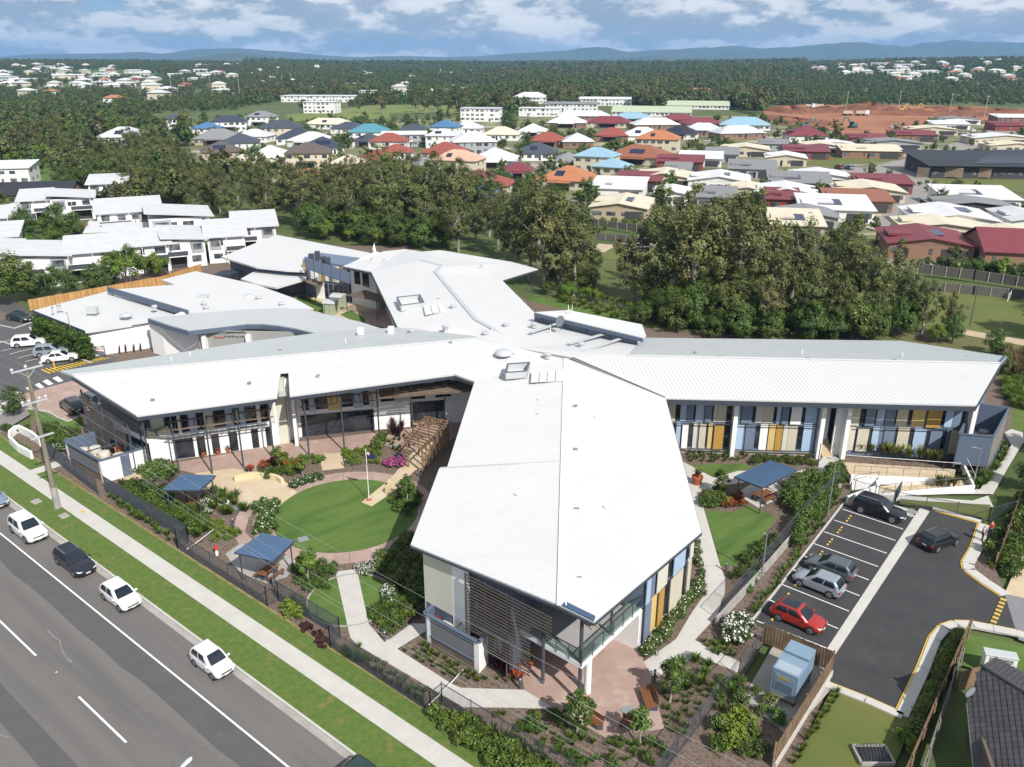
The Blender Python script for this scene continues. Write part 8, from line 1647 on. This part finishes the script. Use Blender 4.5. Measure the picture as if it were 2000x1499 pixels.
grove(BRT,[(600,462),(760,484),(720,470)],3,5,(.5,.8),'bright green tree at the front of the creek belt',False)
for u,v,s in[(690,430,.95),(715,415,1.0),(800,420,1.05),(850,430,1.0),(900,440,.95),(760,425,.9)]:tree(RNV.choice(EUC),u,v,s,'tall eucalyptus rising above the suburb roofs in the middle of the creek belt','tall middle eucalypts',-.3)
grove(EUC,[(300,420),(420,445),(560,440),(600,415),(520,385),(380,370),(330,380)],20,8,(.45,.85),'eucalyptus in the belt between the townhouses and the suburb',True)
grove(EUC,[(130,360),(330,400),(400,380),(360,330),(250,300),(120,300)],34,7,(.5,.85),'eucalyptus in the bushland above the townhouses',True)
grove(BRD,[(110,375),(330,410),(420,400),(340,330),(150,300),(80,320)],26,7,(.7,1.2),'dark broadleaf tree in the bushland above the townhouses',True)
grove(EUC,[(0,300),(130,320),(320,300),(380,270),(330,245),(180,245),(0,250)],40,9,(.5,.8),'eucalyptus in the bushland left of the lone pale house',True)
# townhouse gardens
for u,v,s,k in[(30,590,1.0,'d'),(70,585,.75,'d'),(248,560,1.15,'b'),(308,545,.8,'b'),(105,575,.6,'d'),(140,572,.55,'d'),(185,570,.6,'d'),(215,566,.55,'d'),(205,470,.5,'b'),(55,470,.9,'d'),(20,450,.9,'d'),(85,455,.6,'b'),(118,455,.85,'d'),(150,470,.8,'d'),(105,480,.7,'b'),(55,490,.65,'b'),(178,425,.5,'b'),(5,430,1.0,'d'),(35,500,.5,'b'),(480,492,.35,'b'),(-10,600,.9,'d')]:
 tree(RNV.choice(BRT if k=='b' else BRD),u,v,s,('bright leafy' if k=='b' else 'dark bushy')+' tree in the gardens between the white townhouses',('bright' if k=='b' else 'dark')+' townhouse trees')
 # suburb and village gardens
grove(BRD,[(380,330),(560,300),(760,300),(1000,300),(1180,300),(1320,290),(1500,270),(1500,235),(1200,235),(900,250),(640,245),(420,255)],46,7,(.45,.85),'dark garden tree between the suburb roofs')
grove(BRT,[(560,330),(760,340),(1000,340),(1180,350),(1320,320),(1500,280),(1200,250),(760,270)],26,7,(.45,.8),'light green garden tree between the suburb roofs')
grove(BRD,[(820,410),(1010,400),(1150,385),(1140,340),(1020,330),(900,380)],16,5,(.5,.9),'garden tree beside the suburb street behind the creek')
grove(EUC,[(600,235),(760,228),(900,225),(990,235),(980,215),(900,205),(740,212)],16,9,(.7,1.1),'tall eucalyptus along the field behind the suburb')
for u,v,s,lb in[(1628,282,.62,'left'),(1645,285,.5,'right')]:tree(BRD[1]if s<.6 else EUC[1],u,v,s*1.2,lb+' of the two tall trees beside the red earth')
grove(BRT,[(1150,440),(1300,445),(1290,436),(1150,432)],12,1.5,(.22,.34),'shrub along the top of the retaining wall behind the creek path',False)
grove(BRD,[(1780,524),(1960,540),(2080,560),(2080,545),(1960,530),(1790,515)],26,1.6,(.22,.36),'hedge shrub along the wall below the red brick unit',False)
grove(BRT,[(1920,500),(1940,470),(1990,430),(2010,440),(1960,500)],8,3,(.35,.6),'leafy bush beside the white gabled village unit',False)
grove(BRT,[(1470,420),(1700,440),(1730,425),(1500,400)],14,5,(.25,.45),'small garden bush between the front village units')
grove(BRD,[(1600,300),(1760,335),(1860,300),(1960,262),(1900,262),(1700,292)],14,8,(.25,.45),'small street tree in the village')
grove(BRT,[(1740,372),(1980,385),(1980,372),(1780,356)],20,3,(.16,.3),'young shrub in the lawn in front of the black-roofed hall',False)
tree(BRD[0],1945,690,.45,'bushy tree beyond the end of the right wing',None,-.2);tree(BRD[1],1860,668,.5,'dark tree behind the end of the right wing',None,-.2);tree(BRT[0],1830,668,.45,'light tree behind the end of the right wing',None,-.2);tree(BRD[2],1960,735,.4,'dark bush beyond the corner of the right wing',None,-.2)
for u,v in[(2090,600),(2120,625),(2060,660)]:tree(BRD[0],u,v,1.1,'tree outside the right edge that shades the park lawn','shade trees right of the frame',-.2)
for u,v,s in[(2040,880,.6),(2020,960,.5),(2050,1010,.5)]:tree(BRD[1],u,v,s,'dark tree at the right edge beside the curved path','right edge trees',-.1)
# ---- far woodland: everything that reads as one mass of canopy
def far_proto(seed,H,cw,base,lm,style,n=24,per=20,size=1.35):
 rn=random.Random(seed);m=MB();cl=[]
 for i in range(n):
  d=rdir(rn);f=rn.random()**.5;k=.5+.5*d.z*f;pr=math.sqrt(max(0,1-(1.8*k-.9)**2))if style=='euc' else math.sqrt(max(0,1-max(0,k-.3)**2/.49))
  cl.append((Vector((d.x*f*cw*pr,d.y*f*cw*pr,H*(base+(1-base)*k))),cw*rn.uniform(.2,.36),rn.uniform(.15,.7)))
 cards(m,cl,per,size,rn,.75,.4,ctr=Vector((0,0,H*.4)),tn=.08);return m.mesh('far_tree',lm)
SRC=bpy.data.collections.new('woodland_sources')
for i in range(7):
 lm=[M_EUC,M_BRD,M_EUC2,M_EUC,M_BRD,M_BRT,M_EUC2][i];o=bpy.data.objects.new('woodland_source_%d'%i,far_proto(900+i,12 if i%2==0 else 9,5.0,.16,lm,'euc' if i%2==0 else 'brd'));SRC.objects.link(o)
def gn_scatter(name,pts,label):
 me=bpy.data.meshes.new(name);me.from_pydata([p[:3]for p in pts],[],[])
 for nm,i,ty in(('scl',3,'FLOAT'),('rot',4,'FLOAT'),('idx',5,'INT')):at=me.attributes.new(nm,ty,'POINT');at.data.foreach_set('value',[p[i]for p in pts])
 o=bpy.data.objects.new(name,me);COL.objects.link(o);o['kind']='stuff';o['label']=label
 ng=bpy.data.node_groups.new(name,'GeometryNodeTree');ng.interface.new_socket('Geometry',in_out='INPUT',socket_type='NodeSocketGeometry');ng.interface.new_socket('Geometry',in_out='OUTPUT',socket_type='NodeSocketGeometry')
 N=ng.nodes;L=ng.links;gi=N.new('NodeGroupInput');go=N.new('NodeGroupOutput');ip=N.new('GeometryNodeInstanceOnPoints');ci=N.new('GeometryNodeCollectionInfo');ci.inputs['Collection'].default_value=SRC;ci.inputs['Separate Children'].default_value=True;ci.inputs['Reset Children'].default_value=True
 def attr(nm,ty):a_=N.new('GeometryNodeInputNamedAttribute');a_.data_type=ty;a_.inputs['Name'].default_value=nm;return a_.outputs['Attribute']
 cx=N.new('ShaderNodeCombineXYZ');L.new(attr('rot','FLOAT'),cx.inputs[2]);L.new(gi.outputs[0],ip.inputs['Points']);L.new(ci.outputs[0],ip.inputs['Instance']);ip.inputs['Pick Instance'].default_value=True;L.new(attr('idx','INT'),ip.inputs['Instance Index']);L.new(cx.outputs[0],ip.inputs['Rotation']);L.new(attr('scl','FLOAT'),ip.inputs['Scale']);L.new(ip.outputs[0],go.inputs[0])
 md=o.modifiers.new('scatter','NODES');md.node_group=ng;return o
 # far houses first, so that the canopy leaves room in front of them
def mini(kind,rc,wc,w_,d_,h):
 def mk():
  t=thing('far_house','far house','house');m=MB();m.box((0,d_/2,h/2-.5),(w_,d_,h+1));m.build('wall',WC[wc],t);m=MB();e=.8;k=min(w_,d_)*.5;r_=k*.42
  if kind=='hip':m.add([Vector(q)for q in((-w_/2-e,-e,h),(w_/2+e,-e,h),(w_/2+e,d_+e,h),(-w_/2-e,d_+e,h),(-w_/2+k,d_/2,h+r_),(w_/2-k,d_/2,h+r_))],[(0,1,5,4),(1,2,5),(2,3,4,5),(3,0,4)])
  else:m.slab([Vector((-w_/2-e,-e,h)),Vector((w_/2+e,-e,h)),Vector((w_/2+e,d_+e,h+1.2)),Vector((-w_/2-e,d_+e,h+1.2))],.3)
  m.build('roof',RC[rc],t)
  for x in(-w_*.28,w_*.25):m=MB();m.box((x,-.05,1.6),(2.2,.1,1.3));m.build('window',M_HWIN,t)
  return t
 return Stamp(mk)
MINI=[mini('hip','W','w',16,11,3.5),mini('hip','L','c',15,11,5.5),mini('skil','W','w',22,12,4),mini('hip','R','c',15,11,3.5),mini('hip','W','c',14,10,5.5),mini('hip','O','w',15,10,3.4),mini('skil','L','w',30,14,6)]
RF=random.Random(21);FAR_H=[]
def farhouses(n,u0,u1,v0,v1,label,wts):
 for _ in range(n):
  u,v=RF.uniform(u0,u1),RF.uniform(v0,v1);r_=ray(u,v);y=600.0
  while y<3200 and CAM_H+r_.z/r_.y*y>terr(r_.x/r_.y*y,y)+2.0:y+=12
  if y>=3200:continue
  x=r_.x/r_.y*y
  if any((x-q[0])**2+(y-q[1])**2<30**2 for q in FAR_H):continue
  FAR_H.append((x,y));RF.choices(MINI,wts)[0].put(label,(x,y,terr(x,y)),RF.uniform(-.5,.5),RF.uniform(1.0,1.3),label)
farhouses(70,0,300,128,172,'tiny pale house on the far left hillside',(5,3,2,1,3,.6,1));farhouses(26,300,560,124,150,'tiny house on the far rise left of centre',(4,3,2,1,3,.6,1))
farhouses(60,1580,2000,118,146,'tiny house on the far right hillside',(4,3,2,2,3,1.2,1));farhouses(14,1000,1150,126,136,'tiny white house beyond the central forest',(4,3,2,0,3,0,0));farhouses(16,480,1000,126,160,'tiny pale building beyond the central trees',(3,3,3,.5,2,.3,2));farhouses(12,1690,1980,140,158,'pale building at the foot of the far right hillside',(3,3,3,1,2,1,2))
farhouses(13,300,620,138,190,'tiny pale house among the far trees left of centre',(4,3,2,2,3,1,.5));farhouses(6,0,330,168,200,'tiny house in the far left bushland',(4,3,2,2,3,1,0));farhouses(16,700,1000,136,185,'tiny house among the far central trees',(4,3,2,1,3,1,.5))
houses_grid={}
for q in AVOID:
 for i in range(-1,2):
  for j in range(-1,2):houses_grid.setdefault((int(q[0]//30)+i,int(q[1]//30)+j),[]).append(q)
far_grid={}
for x,y in FAR_H:
 for i in range(-1,2):
  for j in range(-2,1):far_grid.setdefault((int(x//40)+i,int(y//40)+j),[]).append((x,y))
OPEN=[[(p.x,p.y)for p in Gs(q)]for q in([(380,330),(560,370),(900,420),(1150,460),(1500,480),(1760,520),(2400,620),(2400,210),(2000,206),(1500,206),(1480,230),(1000,222),(640,232),(360,236)],[(540,240),(770,236),(900,228),(900,207),(740,205),(545,222)],[(-400,1500),(0,600),(420,450),(700,480),(1000,510),(1150,480),(1300,660),(2600,760),(2600,1500)],[(-400,620),(-200,420),(120,390),(420,460),(0,600)],[(-400,345),(0,330),(130,350),(130,392),(-400,420)])]
fpts=[]
for band,(y0,y1,n,s0,s1)in enumerate([(230,420,900,.55,1.05),(420,900,6200,.6,1.15),(900,1600,11000,.7,1.2),(1600,2600,15000,.9,1.4),(2600,4200,15000,1.4,2.4)]):
 for _ in range(n):
  y=math.sqrt(RF.uniform(y0*y0,y1*y1));x=RF.uniform(-.70,.70)*y
  if y<900 and any(inpoly(x,y,P_)for P_ in OPEN[:2]):continue
  if y<420 and any(inpoly(x,y,P_)for P_ in OPEN[2:]):continue
  if any((x-q[0])**2+(y-q[1])**2<q[2]*q[2]for q in houses_grid.get((int(x//30),int(y//30)),())):continue
  if y>600 and any(abs(x-q[0])<17 and-52<y-q[1]<16 for q in far_grid.get((int(x//40),int(y//40)),())):continue
  s=RF.uniform(s0,s1);az=x/y;pn=math.sin(x*.011+1.3*math.sin(y*.004))+math.sin(y*.009+x*.005)
  if y>420 and pn<-1.55 and az<.2:continue
  if y>700 and(az<-.30 or az>.33):s*=.62
  elif 500<y<2000 and-.02<az<.3:s*=1.25
  fpts.append((x,y,terr(x,y)-.5,s,RF.uniform(0,6.28),RF.choices(range(7),(5,2,6,5,2,.6,6)if pn>.3 else(3,6,2,3,6,1.6,1))[0]))
RG=random.Random(9);P0=OPEN[0];K_=0
EW=[(p.x,p.y)for p in Gs([(1480,205),(2020,205),(2020,236),(1830,236),(1720,266),(1640,266),(1490,232)])];ST=[[(p.x,p.y)for p in Gs(q)]for q in([(1700,440),(1745,450),(1790,420),(1840,385),(1840,360),(1800,340),(1870,312),(1935,280),(2010,250),(1985,230),(1905,258),(1850,282),(1760,308),(1690,322),(1640,320),(1590,335),(1490,368),(1505,380),(1560,368),(1640,354),(1720,346),(1755,356),(1770,372),(1735,410)],[(1690,336),(2100,350),(2100,390),(1760,356)])]
for _ in range(5200):
 y=RG.uniform(150,780);x=RG.uniform(-.65,.68)*y
 if not inpoly(x,y,P0)or inpoly(x,y,OPEN[1])or inpoly(x,y,EW)or any(inpoly(x,y,q)for q in ST):continue
 if any((x-q[0])**2+(y-q[1])**2<(q[2]-1.2)**2 for q in houses_grid.get((int(x//30),int(y//30)),())):continue
 fpts.append((x,y,-.3,RG.choice((.12,.16,.2,.25,.3,.4,.5))*(1 if x/y>.2 else 1.25),RG.uniform(0,6.28),RG.choice((1,1,4,4,5,0,3))))
gn_scatter('far_woodland',fpts,'canopy of distant trees reaching to the hills')
print('far trees',len(fpts),'far houses',len(FAR_H))
# ---- haze: one closed box of even thin air round camera and land
m=MB();m.box((0,7000,135),(34000,15400,290));hz=m.build('haze',None);hz['kind']='stuff';hz['label']='thin blue haze of the distance'
hm=bpy.data.materials.new('haze_air');hm.use_nodes=True;nt=hm.node_tree;nt.nodes.remove(nt.nodes['Principled BSDF']);pv=nt.nodes.new('ShaderNodeVolumePrincipled')
pv.inputs['Color'].default_value=(0.30,0.58,1.0,1);pv.inputs['Density'].default_value=8.0e-5;pv.inputs['Anisotropy'].default_value=0.0
nt.links.new(pv.outputs[0],nt.nodes['Material Output'].inputs['Volume']);hz.data.materials.clear();hz.data.materials.append(hm)
print('objects',len(bpy.data.objects))
